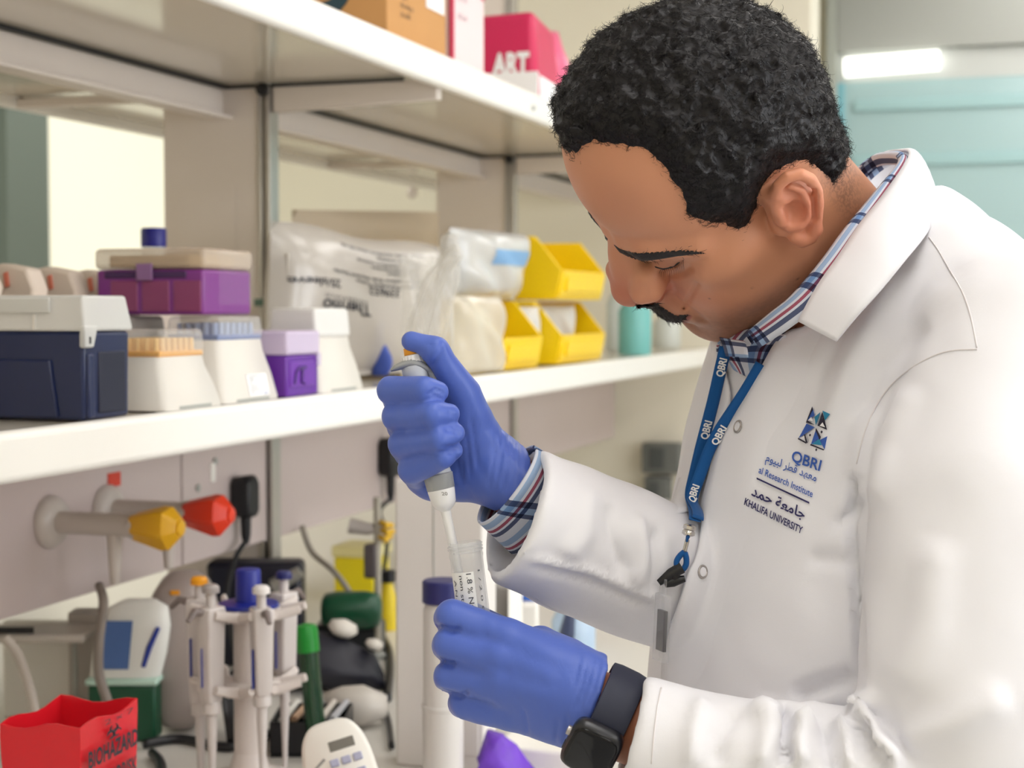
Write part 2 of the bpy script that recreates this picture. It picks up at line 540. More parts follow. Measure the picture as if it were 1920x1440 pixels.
def tip_box(lab, xr, y0, y1, dep, h, lidh, colour, plate, lidmat, label=False, base=M_TIPWHITE):
    """a flared tip box: wide foot, narrower neck, coloured deck and a clear lid"""
    xl = xr - dep
    t = thing('tip_box', lab, 'box', (xr - dep / 2, (y0 + y1) / 2, ZM), 'pipette tip boxes on the middle shelf')
    rings = []
    for z, g in ((0, 0), (.004, .0), (h * .45, .006), (h * .8, .013), (h, .015)):
        a, b, c, d = xl + g, xr - g, y0 + g, y1 - g
        q = .008
        rings.append([(a + q, c, ZM + z), (b - q, c, ZM + z), (b, c + q, ZM + z), (b, d - q, ZM + z), (b - q, d, ZM + z), (a + q, d, ZM + z), (a, d - q, ZM + z), (a, c + q, ZM + z)])
    part(t, 'base', MB().loft(rings), base, smooth=50)
    g = .015
    part(t, 'foot_gap', MB().box(xr - .004, xr + .0006, y0 + .03, y1 - .03, ZM + .0005, ZM + .004), M_GREY)
    part(t, 'tip_deck', MB().box(xl + g + .002, xr - g - .002, y0 + g + .002, y1 - g - .002, ZM + h, ZM + h + .006), mat('deck_' + colour, plate, .4), bevel=.001)
    tips = MB()
    for i in range(7):
        for j in range(5):
            tips.lathe([(.0035, 0), (.0028, .014)], (xl + g + .012 + j * (dep - 2 * g - .024) / 4, y0 + g + .012 + i * (y1 - y0 - 2 * g - .024) / 6, ZM + h + .006), n=6)
    tp = part(t, 'pipette_tips', tips, mat('tips_' + colour, tuple(int(x * .55 + 110) for x in plate), .4))
    tp['kind'] = 'stuff'
    part(t, 'lid', MB().hexa([(xl + g - .001, y0 + g - .001, ZM + h + .0005), (xr - g + .001, y0 + g - .001, ZM + h + .0005), (xr - g + .001, y1 - g + .001, ZM + h + .0005), (xl + g - .001, y1 - g + .001, ZM + h + .0005)],
                             [(xl + g + .002, y0 + g + .002, ZM + h + lidh), (xr - g - .002, y0 + g + .002, ZM + h + lidh), (xr - g - .002, y1 - g - .002, ZM + h + lidh), (xl + g + .002, y1 - g - .002, ZM + h + lidh)]),
         lidmat, bevel=.005, seg=3)
    if label:
        lx = [xr - .0002, xr - .0056]
        yl0, yl1 = y0 + .062, y0 + .112
        P = [(lx[0], yl0, ZM + .006), (lx[0], yl1, ZM + .006), (lx[1], yl1, ZM + .032), (lx[1], yl0, ZM + .032)]
        lb = part(t, 'paper_label', MB().prism(P, (.0016, 0, .0002)), M_LABEL)
        tx = MB()
        for i, (s, w) in enumerate((('A01-100-0X 10', .026), ('STERILE', .013), ('LOT', .008), ('FILTER TIP', .02), ('RACKED 96', .024), ('2021 - 12', .018))):
            f = 1 - (i + .9) / 6.6
            text_on(tx, s, (lx[0] + (lx[1] - lx[0]) * f + .0019, yl0 + .004, ZM + .006 + .026 * f), (0, 1, 0), (-.15, 0, .99), .0022, width=w)
        part(lb, 'print', tx, M_INKDARK)
        tx = text_on(MB(), 'axygen', (lx[0] + .0015, yl0 + .033, ZM + .008), (0, 1, 0), (-.15, 0, .99), .003, width=.013)
        part(lb, 'print', tx, M_INKBLUE)
    return t


tip_box('white flared tip box with an orange tip deck, beside the navy box', -.894, 1.515, 1.645, .10, .058, .030, 'orange', (246, 178, 48), M_CLEARLID)
tip_box('tall white flared tip box with a blue tip deck and a printed paper label', -.897, 1.652, 1.795, .10, .074, .028, 'blue', (92, 120, 182), M_CLEARLID, True)
tip_box('smoky grey tip box behind the orange-deck box, under the purple case', -1.0, 1.60, 1.74, .07, .060, .042, 'grey', (150, 140, 135), clear('smoky_lid', (165, 158, 152), .55, .2))
tip_box('plain white flared tip box at the right end of the row', -.894, 1.91, 2.05, .10, .072, .040, 'white', (238, 234, 228), clear('white_lid', (240, 238, 234), .8, .3))

# small purple tip box with a lavender lid
xr, xl, y0, y1 = -.893, -.975, 1.805, 1.897
t = thing('tip_box', 'small deep purple tip box with a lavender lid, between the white boxes', 'box', ((xr + xl) / 2, (y0 + y1) / 2, ZM), 'pipette tip boxes on the middle shelf')
M_PUR = mat('deep_purple', (98, 36, 150), .35)
b = part(t, 'base', MB().box(xl, xr, y0, y1, ZM, ZM + .052), M_PUR, bevel=.003)
part(b, 'side_panel', MB().box(xr - .001, xr + .0015, y0 + .008, y1 - .012, ZM + .012, ZM + .044), mat('purple_panel', (112, 50, 164), .3), bevel=.001)
em = MB()
em.tube([(xr + .002, y0 + .018, ZM + .016), (xr + .002, y0 + .022, ZM + .03), (xr + .002, y0 + .03, ZM + .036), (xr + .002, y0 + .05, ZM + .036)], .0022, 8)
em.tube([(xr + .002, y0 + .04, ZM + .036), (xr + .002, y0 + .038, ZM + .018), (xr + .002, y0 + .046, ZM + .016)], .0024, 8)
part(b, 'moulded_mark', em, mat('dark_purple', (64, 16, 112), .35))
l = part(t, 'lid', MB().box(xl - .002, xr + .002, y0 - .002, y1 + .002, ZM + .0525, ZM + .083), clear('lavender_lid', (222, 206, 232), .66, .25), bevel=.004, seg=3)
part(l, 'hinge', MB().box(xr - .001, xr + .003, y1 - .006, y1 + .003, ZM + .037, ZM + .054), MATS['lavender_lid'], bevel=.001)

# large purple case with a clear lid, lying on the boxes
xr, xl, y0, y1, z0 = -.922, -1.065, 1.65, 1.768, ZM + .1035
t = thing('storage_case', 'large translucent purple case with a clear lid lying on top of the tip boxes', 'case', ((xr + xl) / 2, (y0 + y1) / 2, z0))
M_PC = mat('purple_case', (126, 52, 134), .3, vary=.05)
b = part(t, 'base', MB().box(xl, xr, y0, y1, z0, z0 + .053), M_PC, bevel=.004, seg=3)
for x in (xl + .02, xl + .062, xl + .104):
    part(b, 'compartment', MB().box(x, x + .036, y0 - .0012, y0 + .001, z0 + .004, z0 + .040), mat('purple_compartment', (136, 62, 106), .35), bevel=.003)
part(b, 'dark_rim', MB().box(xl + .012, xr - .022, y0 - .0016, y0 + .001, z0 + .043, z0 + .051), mat('purple_rim', (64, 32, 84), .35), bevel=.001)
l = part(t, 'lid', MB().box(xl - .002, xr + .002, y0 - .002, y1 + .002, z0 + .0535, z0 + .078), clear('tan_clear_lid', (214, 196, 176), .45, .15), bevel=.006, seg=3)
part(l, 'inner_tray', MB().box(xl + .015, xr - .02, y0 + .004, y1 - .004, z0 + .056, z0 + .070), mat('tan_tray', (186, 158, 116), .6), bevel=.002)
part(l, 'clasp', MB().box(xl + .056, xl + .078, y0 - .0045, y0 - .0018, z0 + .040, z0 + .060), clear('mauve_clasp', (150, 110, 160), .8, .3), bevel=.002)
# wrinkled film over the right side of the case
fm = []
for i in range(9):
    fm.append([(xr + .0025 + .0025 * random.random(), y0 + .03 + (y1 - y0 - .03) * j / 9, z0 + .012 + .064 * i / 8) for j in range(10)])
part(t, 'shrink_film', MB().grid(fm), clear('shrink_film', (240, 236, 240), .03, .06, spec=1.0, edge=.06), smooth=180)

# bottle with a blue cap behind the case
p = onY(288, 440, 2.02)
t = thing('reagent_bottle', 'clear reagent bottle with a dark blue screw cap behind the purple case', 'bottle', (p[0], p[1], ZM))
part(t, 'body', MB().lathe([(.034, 0), (.036, .005), (.036, .145), (.030, .165), (.017, .182), (.016, .20)], (p[0], p[1], ZM), n=28), clear('bottle_glass', (235, 238, 235), .3, .08), bevel=0)
part(t, 'cap', MB().lathe([(.0175, 0), (.018, .002), (.018, .024), (.0165, .027), (.001, .028)], (p[0], p[1], ZM + .199), n=24), mat('dark_blue_cap', (24, 26, 130), .4))

# beige sachets standing in a row behind the navy box
M_POUCH = mat('kraft_sachet', (214, 199, 184), .7, vary=.08, vscale=20)
bin_ = thing('sachet_tray', 'low beige tray holding the row of sachets behind the navy box', 'tray', (-1.13, 1.62, ZM))
w = MB()
w.box(-1.235, -1.075, 1.30, 1.86, ZM, ZM + .004)
for a in ((-1.235, -1.231, 1.30, 1.86), (-1.079, -1.075, 1.30, 1.86), (-1.231, -1.079, 1.30, 1.304), (-1.231, -1.079, 1.856, 1.86)):
    w.box(a[0], a[1], a[2], a[3], ZM + .004, ZM + .125)
part(bin_, 'tray', w, M_POUCH)
for i in range(6):
    y = 1.345 + i * .085
    top_ = ZM + .166 - i * .0016
    pr = [(-1.225, y, ZM + .02), (-1.085, y, ZM + .02), (-1.085, y, top_ - .03), (-1.10, y, top_ - .006), (-1.135, y, top_), (-1.165, y, top_ - .006), (-1.225, y, top_ - .045)]
    rings = [[np.array(q) + np.array([0, off + (q[2] - ZM) * .30, 0]) for q in pr] for off in (0, .012, .03)]
    rings[1] = [np.array(q) for q in rings[1]]
    nth = ('first', 'second', 'third', 'fourth', 'fifth', 'last')[i]
    o = thing('paper_sachet', f'beige paper sachet with a sloping top, {nth} in the row from the left', 'sachet', (-1.155, y, ZM + .004), 'paper sachets in the tray')
    part(o, 'pouch', MB().loft(rings), M_POUCH, bevel=.004)
    part(o, 'red_mark', MB().obox((-1.122, y + .0405, top_ - .019), (.006, .002, .018), (np.array([.9, 0, .3]), np.array([0, 1, -.25]), np.array([-.3, .25, .9]))), mat('red_mark', (212, 120, 96), .6))


def pillow(A, B, h, thick, nu=28, nv=18, wr=.004, lean=(0, 0, 0), seed=1, top_cut=None, pw=2.6):
    """a filled plastic bag standing between the foot points A and B"""
    A, B = np.array(A, float), np.array(B, float)
    ex = B - A
    nrm = np.array([ex[1], -ex[0], 0]) / np.linalg.norm(ex[:2])
    r = np.random.default_rng(seed)
    ph = r.uniform(0, 6, (6, 3))
    G = []
    for side in (1, -1):
        rows = []
        for i in range(nv):
            t_ = i / (nv - 1)
            row = []
            for j in range(nu):
                s = j / (nu - 1)
                bul = (max(0, 1 - abs(2 * s - 1) ** pw) * max(0, 1 - abs(2 * t_ - 1) ** 4.0)) ** .6
                n = sum(math.sin(ph[q, 0] + s * (5 + 3 * q) + t_ * (4 + 4 * ((q * 7) % 3))) / (1 + q * .5) for q in range(6))
                hh = h * t_ * (1 if top_cut is None else top_cut(s))
                p = A + ex * s + np.array([0, 0, hh]) + np.array(lean) * t_ + nrm * (side * thick / 2 * bul + wr * n * bul ** .5 * (1 if side > 0 else .3))
                row.append(p)
            rows.append(row)
        G.append(rows)
    return G, nrm


def pillow_mb(G):
    mb = MB()
    mb.grid(G[0])
    mb.grid(G[1])
    return mb


M_BAG = clear('milky_bag_film', (206, 199, 190), .66, .22, spec=.8)
A, B = (-1.085, 2.125, ZM + .002), (-.992, 2.57, ZM + .002)
G, nrm = pillow(A, B, .238, .085, seed=4, lean=(.0, .02, 0), top_cut=lambda s: 1 - .10 * s + .02 * math.sin(9 * s), pw=6)
t = thing('tube_bag', 'milky plastic bag of tubes with black print upside down, standing on the shelf', 'bag', ((A[0] + B[0]) / 2, (A[1] + B[1]) / 2, ZM))
bag = part(t, 'film', pillow_mb(G), M_BAG, smooth=180)
part(t, 'packed_tubes', MB().loft([[tuple(np.array(A) * (1 - s) + np.array(B) * s + np.array([nrm[0] * .02 * q, nrm[1] * .02 * q, z])) for s, q in ((.06, 1), (.94, 1), (.94, -1), (.06, -1))] for z in (.004, .1, .19)]), mat('bag_filling', (190, 183, 174), .6, vary=.06, vscale=30), smooth=20)


def on_pillow(G, nrm, s, t_, off=.0015):
    rows = G[0]
    nv, nu = len(rows), len(rows[0])
    x, y = min(max(s, 0), 1) * (nu - 1), min(max(t_, 0), 1) * (nv - 1)
    i, j = min(int(y), nv - 2), min(int(x), nu - 2)
    fx, fy = x - j, y - i
    p = (rows[i][j] * (1 - fx) + rows[i][j + 1] * fx) * (1 - fy) + (rows[i + 1][j] * (1 - fx) + rows[i + 1][j + 1] * fx) * fy
    return p + nrm * off


def print_on(parent, G, nrm, s0, t0, ws, ht, txt, m, flip=True, bold=0.02, nm='print', shear=0.0, dt=0.0):
    v, f = text_geo(txt, 1.0, bold)
    v = v.copy()
    v[:, 0] -= v[:, 0].min()
    v[:, 0] /= max(v[:, 0].max(), 1e-6)
    v[:, 1] /= .73
    pts = []
    for x, y, _ in v:
        s, q = (s0 + ws * (1 - x), t0 + ht * (1 - y) + dt * (1 - x)) if flip else (s0 + ws * x, t0 + ht * y + dt * x)
        pts.append(on_pillow(G, nrm, s, q))
    part(parent, nm, MB().add(pts, f), m)


print_on(bag, G, nrm, .165, .435, .27, .085, 'Thermo', M_INKDARK, bold=.02, dt=-.010)
print_on(bag, G, nrm, .17, .535, .25, .018, 'S C I E N T I F I C', M_INKDARK, dt=-.02)
print_on(bag, G, nrm, .44, .585, .19, .06, '339652', M_INKDARK, bold=.012, dt=-.008)
print_on(bag, G, nrm, .03, .60, .22, .055, '25/sleeve', M_INKDARK, bold=.012, dt=-.008)
for i, (s_, w_, q, tx) in enumerate(((.36, .40, .655, 'Conical Centrifuge Tubes'), (.22, .54, .695, 'Polypropylene Bulk Racked Sterile'), (.55, .2, .735, 'tubes a centrifuger'), (.46, .28, .77, 'Zentrifugenrohrchen'), (.38, .38, .805, 'Tubos de centrifuga conicos'), (.5, .25, .84, 'Provette coniche'), (.30, .5, .885, 'Conical sterile centrifuge tubes 50 mL'))):
    print_on(bag, G, nrm, s_, q, w_, .022, tx, M_INKDARK, dt=-.02)

# blue screw cap showing in the bag, and the clear folded sleeve in front of it
p = onY(712, 655, 2.36)
p2 = onY(706, 610, 2.36)
t = thing('blue_glove_scrap', 'crumpled blue piece of nitrile glove lying at the foot of the plastic bag', 'glove', (p[0], 2.36, ZM))
rr = []
for i in range(9):
    q = i / 8
    z = ZM + .004 + q * .085
    rr.append([(p[0] + (.013 + .006 * math.sin(5 * q)) * math.cos(a) * (1 - .5 * q ** 4) + .004 * math.sin(7 * q), 2.36 + .008 * math.sin(a), z) for a in np.linspace(0, 2 * math.pi, 14, endpoint=False)])
part(t, 'glove', MB().loft(rr), mat('blue_nitrile_scrap', (62, 88, 178), .45), smooth=180)

M_FILM = clear('clear_film', (238, 234, 226), .24, .06, spec=1.0, edge=.62)
t = thing('plastic_sleeve', 'clear folded plastic sleeve with shiny creases leaning on the printed bag', 'sleeve', (onY(800, 690, 2.27)[0], 2.27, ZM))
for (a, b, c, r) in (((860, 470), (800, 520), (770, 665), 26), ((842, 440), (850, 520), (806, 670), 24)):
    P = []
    for q in np.linspace(0, 1, 14):
        u = (1 - q) ** 2 * a[0] + 2 * q * (1 - q) * b[0] + q * q * c[0]
        v = (1 - q) ** 2 * a[1] + 2 * q * (1 - q) * b[1] + q * q * c[1]
        P.append(onY(u, v, 2.25 + .03 * q))
    part(t, 'film_fold', MB().tube(P, [.012 + .006 * math.sin(3.1 * q) + .002 * math.sin(17 * q) for q in np.linspace(0, 1, 14)], 10, flat=.55), M_FILM, smooth=180)
G2, n2 = pillow(onY(752, 640, 2.26) * np.array([1, 1, 0]) + np.array([0, 0, ZM + .002]), onY(850, 640, 2.33) * np.array([1, 1, 0]) + np.array([0, 0, ZM + .002]), .19, .03, seed=9, wr=.004)
part(t, 'film_sheet', pillow_mb(G2), M_FILM, smooth=180)

# grey-beige bulk bag behind, crumpled clear bag in front of the bins, bag with blue print on the bins
G3, n3 = pillow((-1.225, 2.50, ZM + .002), (-1.185, 3.1, ZM + .002), .30, .07, seed=12, wr=.006, top_cut=lambda s: .93 + .1 * s)
top('bulk_bag', 'dull beige bulk bag standing at the back of the shelf behind the printed bag', 'bag', pillow_mb(G3), mat('beige_bag', (196, 180, 156), .6, vary=.05), smooth=180)
G4, n4 = pillow((-.918, 2.475, ZM + .002), (-.896, 2.665, ZM + .002), .13, .045, seed=21, wr=.006, lean=(0, -.02, 0))
top('crumpled_bag', 'crumpled clear plastic bag slumped in front of the yellow bins', 'bag', pillow_mb(G4), clear('crumpled_film', (236, 228, 210), .5, .15, spec=1.0), smooth=180)


# yellow stacking bins
M_YEL = mat('yellow_bin_plastic', (252, 214, 8), .35)


def yellow_bin(lab, y0, y1, z0, dep=.20, h=.125, xr=-.905):
    t = thing('stacking_bin', lab, 'bin', (xr - dep / 2, (y0 + y1) / 2, z0), 'yellow stacking bins')
    w, xl = .006, xr - dep
    b = MB().box(xl, xr - .01, y0, y1, z0, z0 + w)
    b.box(xl, xl + w, y0, y1, z0 + w, z0 + h)
    for y in (y0, y1 - w):
        b.prism([(xl + w, y, z0 + w), (xr - .012, y, z0 + w), (xr, y, z0 + .058), (xr - .055, y, z0 + h), (xl + w, y, z0 + h)], (0, w, 0))
    b.prism([(xr - .012, y0 + w, z0 + w), (xr - .006, y0 + w, z0 + w), (xr + .004, y0 + w, z0 + .058), (xr - .004, y0 + w, z0 + .058)], (0, y1 - y0 - 2 * w, 0))
    o = part(t, 'tub', b, M_YEL, bevel=.0015)
    r = MB()
    for y in (y0 - .004, y1 - .004):
        r.box(xl, xr - .055, y, y + .008, z0 + h - .008, z0 + h)
    part(o, 'side_rim', r, M_YEL, bevel=.002)
    part(t, 'label_holder', MB().hexa([(xr - .004, y0 + .03, z0 + .016), (xr + .002, y0 + .03, z0 + .016), (xr + .002, y1 - .03, z0 + .016), (xr - .004, y1 - .03, z0 + .016)],
                                      [(xr + .002, y0 + .03, z0 + .046), (xr + .006, y0 + .03, z0 + .046), (xr + .006, y1 - .03, z0 + .046), (xr + .002, y1 - .03, z0 + .046)]), M_YEL, bevel=.001)
    return t


yellow_bin('yellow stacking bin nearest the camera, behind the crumpled clear bag', 2.68, 2.92, ZM + .001)
yellow_bin('lower yellow stacking bin of the right-hand pair, holding white packets', 3.05, 3.38, ZM + .001)
yellow_bin('upper yellow stacking bin of the right-hand pair, next to the forehead', 3.05, 3.38, ZM + .130)
for i, (y, z, lab) in enumerate(((2.955, ZM + .09, 'white plastic packet sticking out beside the nearest yellow bin'), (3.16, ZM + .088, 'white plastic packet lying in the lower right-hand yellow bin'))):
    G5, n5 = pillow((-.985, y, z - .07), (-.945, y + (.07 if i == 0 else .12), z - .07), .095 if i == 0 else .10, .03, seed=30 + i, wr=.004)
    top('plastic_packet', lab, 'packet', pillow_mb(G5), clear('packet_film', (232, 230, 226), .7, .2, spec=1.0), smooth=180)
G6, n6 = pillow((-1.0, 2.62, ZM + .128), (-.965, 2.93, ZM + .128), .125, .10, seed=41, wr=.007, lean=(.02, 0, 0))
t = thing('clear_bag', 'clear plastic bag with pale blue print lying on the nearest yellow bin', 'bag', (-.98, 2.78, ZM + .127))
b = part(t, 'film', pillow_mb(G6), clear('blue_print_film', (226, 228, 228), .6, .15, spec=1.0), smooth=180)
part(b, 'blue_print', MB().grid([[on_pillow(G6, n6, s, q, .002) for s in np.linspace(.32, .9, 14)] for q in np.linspace(.5, .72, 6)]), mat('pale_blue_print', (128, 172, 214), .5), smooth=180)
# further along: bottles at the right end of the shelf
for i, (u, c, hh, lab) in enumerate(((1190, (120, 190, 186), .15, 'teal plastic bottle on the shelf between the bins and the chin'), (1165, (214, 222, 220), .18, 'pale plastic bottle on the shelf, right of the yellow bins'), (1250, (206, 210, 204), .10, 'squat pale bottle on the shelf below the chin'))):
    ang = math.radians(18.3) - math.atan((u - 960) / FPX)
    y = 3.75 + .35 * i
    x = -math.tan(ang) * y
    t = thing('plastic_bottle', lab, 'bottle', (x, y, ZM))
    m = mat(f'bottle_plastic_{i}', c, .4)
    part(t, 'body', MB().lathe([(.036, 0), (.04, .006), (.04, hh * .7), (.03, hh * .82), (.016, hh * .88), (.016, hh * .9)], (x, y, ZM), n=20), m)
    part(t, 'cap', MB().lathe([(.02, 0), (.02, hh * .1), (.001, hh * .11)], (x, y, ZM + hh * .9), n=16), m)

# ------------------------------------------------------------------ upper shelf
M_CARD = mat('cardboard', (202, 150, 92), .75, vary=.06, vscale=14)
xr, xl, y0, y1 = -.915, -1.18, 2.185, 2.43
t = thing('cardboard_box', 'brown cardboard box with a white label on the upper shelf', 'box', ((xr + xl) / 2, (y0 + y1) / 2, ZU))
b = part(t, 'carton', MB().box(xl, xr, y0, y1, ZU, ZU + .26), M_CARD, bevel=.002)
M_TEAL = mat('dark_teal_print', (28, 62, 74), .6)
mk = MB()
A_ = np.linspace(math.radians(205), math.radians(345), 16)
for i in range(15):
    P = []
    for a, wd in ((A_[i], 0), (A_[i + 1], 0), (A_[i + 1], 1), (A_[i], 1)):
        r = .062 + (.028 * math.sin((a - A_[0]) / (A_[-1] - A_[0]) * math.pi) if wd else 0)
        P.append((xr - .115 + r * math.cos(a), y0 - .0012, ZU + .115 + r * math.sin(a) * .9))
    mk.add(P, [(0, 1, 2, 3)])
part(b, 'swoosh_print', mk, M_TEAL)
part(b, 'dark_print', MB().box(xr - .22, xr - .125, y0 - .0014, y0 - .0008, ZU + .03, ZU + .075), M_INKDARK)
tx = text_on(MB(), 'RG', (xr + .0012, y0 + .055, ZU + .112), (0, 1, .0), (0, 0, 1), .06, .02, width=.10)
for i in range(4):
    text_on(tx, ('keep dry', 'fragile', 'this side up', '24 x 500')[i], (xr + .0012, y0 + .05, ZU + .085 - i * .014), (0, 1, 0), (0, 0, 1), .008)
part(b, 'printed_letters', tx, M_INKDARK)
part(b, 'shipping_label', MB().box(xr + .0005, xr + .0016, y0 + .155, y1 - .012, ZU + .075, ZU + .2), M_LABEL)

xr, xl, y0, y1 = -.91, -1.1, 2.44, 2.60
t = thing('carton', 'tall white carton with pink edges beside the cardboard box', 'carton', ((xr + xl) / 2, (y0 + y1) / 2, ZU))
b = part(t, 'body', MB().box(xl, xr, y0, y1, ZU, ZU + .24), mat('pale_pink_card', (238, 218, 218), .6), bevel=.002)
part(b, 'red_edge', MB().box(xr - .004, xr + .001, y0 - .001, y0 + .012, ZU + .001, ZU + .24), mat('crimson_print', (196, 52, 84), .6))
part(b, 'red_edge', MB().box(xr - .004, xr + .001, y1 - .016, y1 + .001, ZU + .13, ZU + .24), MATS['crimson_print'])
tx = MB()
for i in range(5):
    text_on(tx, ('pipette tips', 'sterile', 'store dry', 'LOT 4471', 'REF 2149')[i], (xr + .0012, y0 + .03, ZU + .2 - i * .03), (0, 1, 0), (0, 0, 1), .008)
part(b, 'print', tx, mat('mauve_print', (150, 120, 140), .6))

M_PINK = mat('magenta_film', (214, 40, 92), .3, vary=.05)
M_PINK2 = mat('pink_film', (240, 110, 146), .3)
xr, xl, y0, y1 = -.90, -1.04, 2.87, 3.04
t = thing('pink_package', 'magenta wrapped package lettered ART on the upper shelf', 'package', ((xr + xl) / 2, (y0 + y1) / 2, ZU))
b = part(t, 'wrapper', MB().hexa([(xl, y0, ZU), (xr, y0, ZU), (xr, y1, ZU), (xl, y1, ZU)], [(xl + .01, y0 + .01, ZU + .162), (xr - .01, y0 + .01, ZU + .166), (xr - .012, y1 - .02, ZU + .150), (xl + .01, y1 - .01, ZU + .15)]), M_PINK, bevel=.014, seg=4)
tx = text_on(MB(), 'ART', (xr - .090, y0 + .0008, ZU + .046), (1, 0, .0), (0, .06, .99), .042, .05, width=.074)
part(b, 'white_lettering', tx, M_LABEL)
part(b, 'white_label', MB().hexa([(xr - .10, y0 - .0015, ZU + .004), (xr + .002, y0 - .0015, ZU + .004), (xr + .002, y0 + .004, ZU + .004), (xr - .10, y0 + .004, ZU + .004)], [(xr - .10, y0 + .0005, ZU + .05), (xr + .001, y0 + .0005, ZU + .05), (xr + .001, y0 + .006, ZU + .05), (xr - .10, y0 + .006, ZU + .05)]), M_LABEL, bevel=.0005)
part(b, 'side_label', MB().hexa([(xr - .003, y0 + .02, ZU + .004), (xr + .0015, y0 + .02, ZU + .004), (xr + .0015, y1 - .03, ZU + .004), (xr - .003, y1 - .03, ZU + .004)], [(xr - .006, y0 + .02, ZU + .045), (xr - .0005, y0 + .02, ZU + .045), (xr - .0005, y1 - .03, ZU + .04), (xr - .006, y1 - .03, ZU + .04)]), M_LABEL)
rr = []
for q in np.linspace(0, 1, 12):
    z = ZU + .002 + .165 * q
    w_ = .085 * (1 - .85 * q ** 3)
    rr.append([(-.97 + .07 * math.cos(a) * (1 - .5 * q ** 2) + .006 * math.sin(3 * a + 5 * q), 3.13 + w_ * math.sin(a), z) for a in np.linspace(0, 2 * math.pi, 20, endpoint=False)])
top('pink_bag', 'pink plastic bag drooping behind the magenta package', 'bag', MB().loft(rr), M_PINK2, smooth=180)
# ------------------------------------------------------------------ things on the bench
# red biohazard bag lining a bench-top holder
M_RED = mat('red_bag_film', (222, 28, 42), .25, vary=.06, vscale=25, bump=(45, .25, .004))
z1 = 1.09
q = [onZ(u, v, z1) for u, v in ((150, 1366), (258, 1314), (130, 1302), (0, 1358))]
ex = q[1] - q[0]
ey = q[3] - q[0]
q[3] = q[0] + ey * 1.0
q[2] = q[1] + ey * 1.02
cx = sum(q) / 4
t = thing('biohazard_bag', 'red biohazard waste bag lining an open square holder on the bench', 'bag', (cx[0], cx[1], ZB))
rings = []
def sq(scale, z, wob=0, n=7):
    out = []
    for i in range(4):
        a, b = q[i], q[(i + 1) % 4]
        for s in np.linspace(0, 1, n, endpoint=False):
            p = a + (b - a) * s
            p = cx + (p - cx) * (scale + wob * math.sin(9 * s + 2.1 * i + z * 60))
            out.append(np.array([p[0], p[1], z + (.003 * math.sin(7 * s + i) if wob else 0)]))
    return out
bagmb = MB().loft([sq(.90, ZB + .002), sq(.94, ZB + .06, .01), sq(.97, z1 - .05, .008), sq(.985, z1 - .03, .008), sq(1.0, z1 - .012, .004), sq(1.0, z1, .002), sq(.96, z1, .002), sq(.94, z1 - .02, .01), sq(.9, z1 - .09, .02), sq(.86, ZB + .02, .02)], True, True)
b = part(t, 'bag_film', bagmb, M_RED, smooth=50)
nx = np.cross(ex, (0, 0, 1)); nx /= np.linalg.norm(nx)
e1 = ex / np.linalg.norm(ex)
L1 = np.linalg.norm(ex)
tx = text_on(MB(), 'BIOHAZARD', q[0] + nx * .0045 + e1 * L1 * .06 + np.array([0, 0, -.038]), e1, (0, 0, 1), .0155, .03, width=L1 * .86)
text_on(tx, 'BIORISK', q[0] + nx * .0045 + e1 * L1 * .40 + np.array([0, 0, -.062]), e1, (0, 0, 1), .014, .03, width=L1 * .5)
part(b, 'black_lettering', tx, M_INKDARK)
sy = MB()
c0 = q[0] + nx * .0042 + e1 * L1 * .50 + np.array([0, 0, -.0155])
for k in range(3):
    a0 = math.radians(90 + 120 * k)
    cc = c0 + e1 * .007 * math.cos(a0) + np.array([0, 0, .0035 * math.sin(a0)])
    pts = [cc + e1 * .0065 * math.cos(a0 + a) + np.array([0, 0, .0032 * math.sin(a0 + a)]) for a in np.linspace(math.radians(35), math.radians(325), 16)]
    sy.tube(pts, [.0003 + .0010 * math.sin(s) for s in np.linspace(.1, 3.04, 16)], 5)
part(b, 'biohazard_symbol', sy, M_INKDARK)
part(b, 'rim_print', text_on(MB(), '2 x 7', q[0] + nx * .004 + e1 * L1 * .35 + np.array([0, 0, -.0065]), e1, (0, 0, 1), .005, width=L1 * .5), M_INKDARK)

# pipette carousel
M_CAR = mat('carousel_plastic', (214, 204, 198), .4)
M_BLUE = mat('royal_blue_plastic', (24, 36, 134), .4)
M_PIP = mat('pipette_grey', (206, 198, 194), .35)
cx, cy = W(468, 1440, 1.85)[:2]


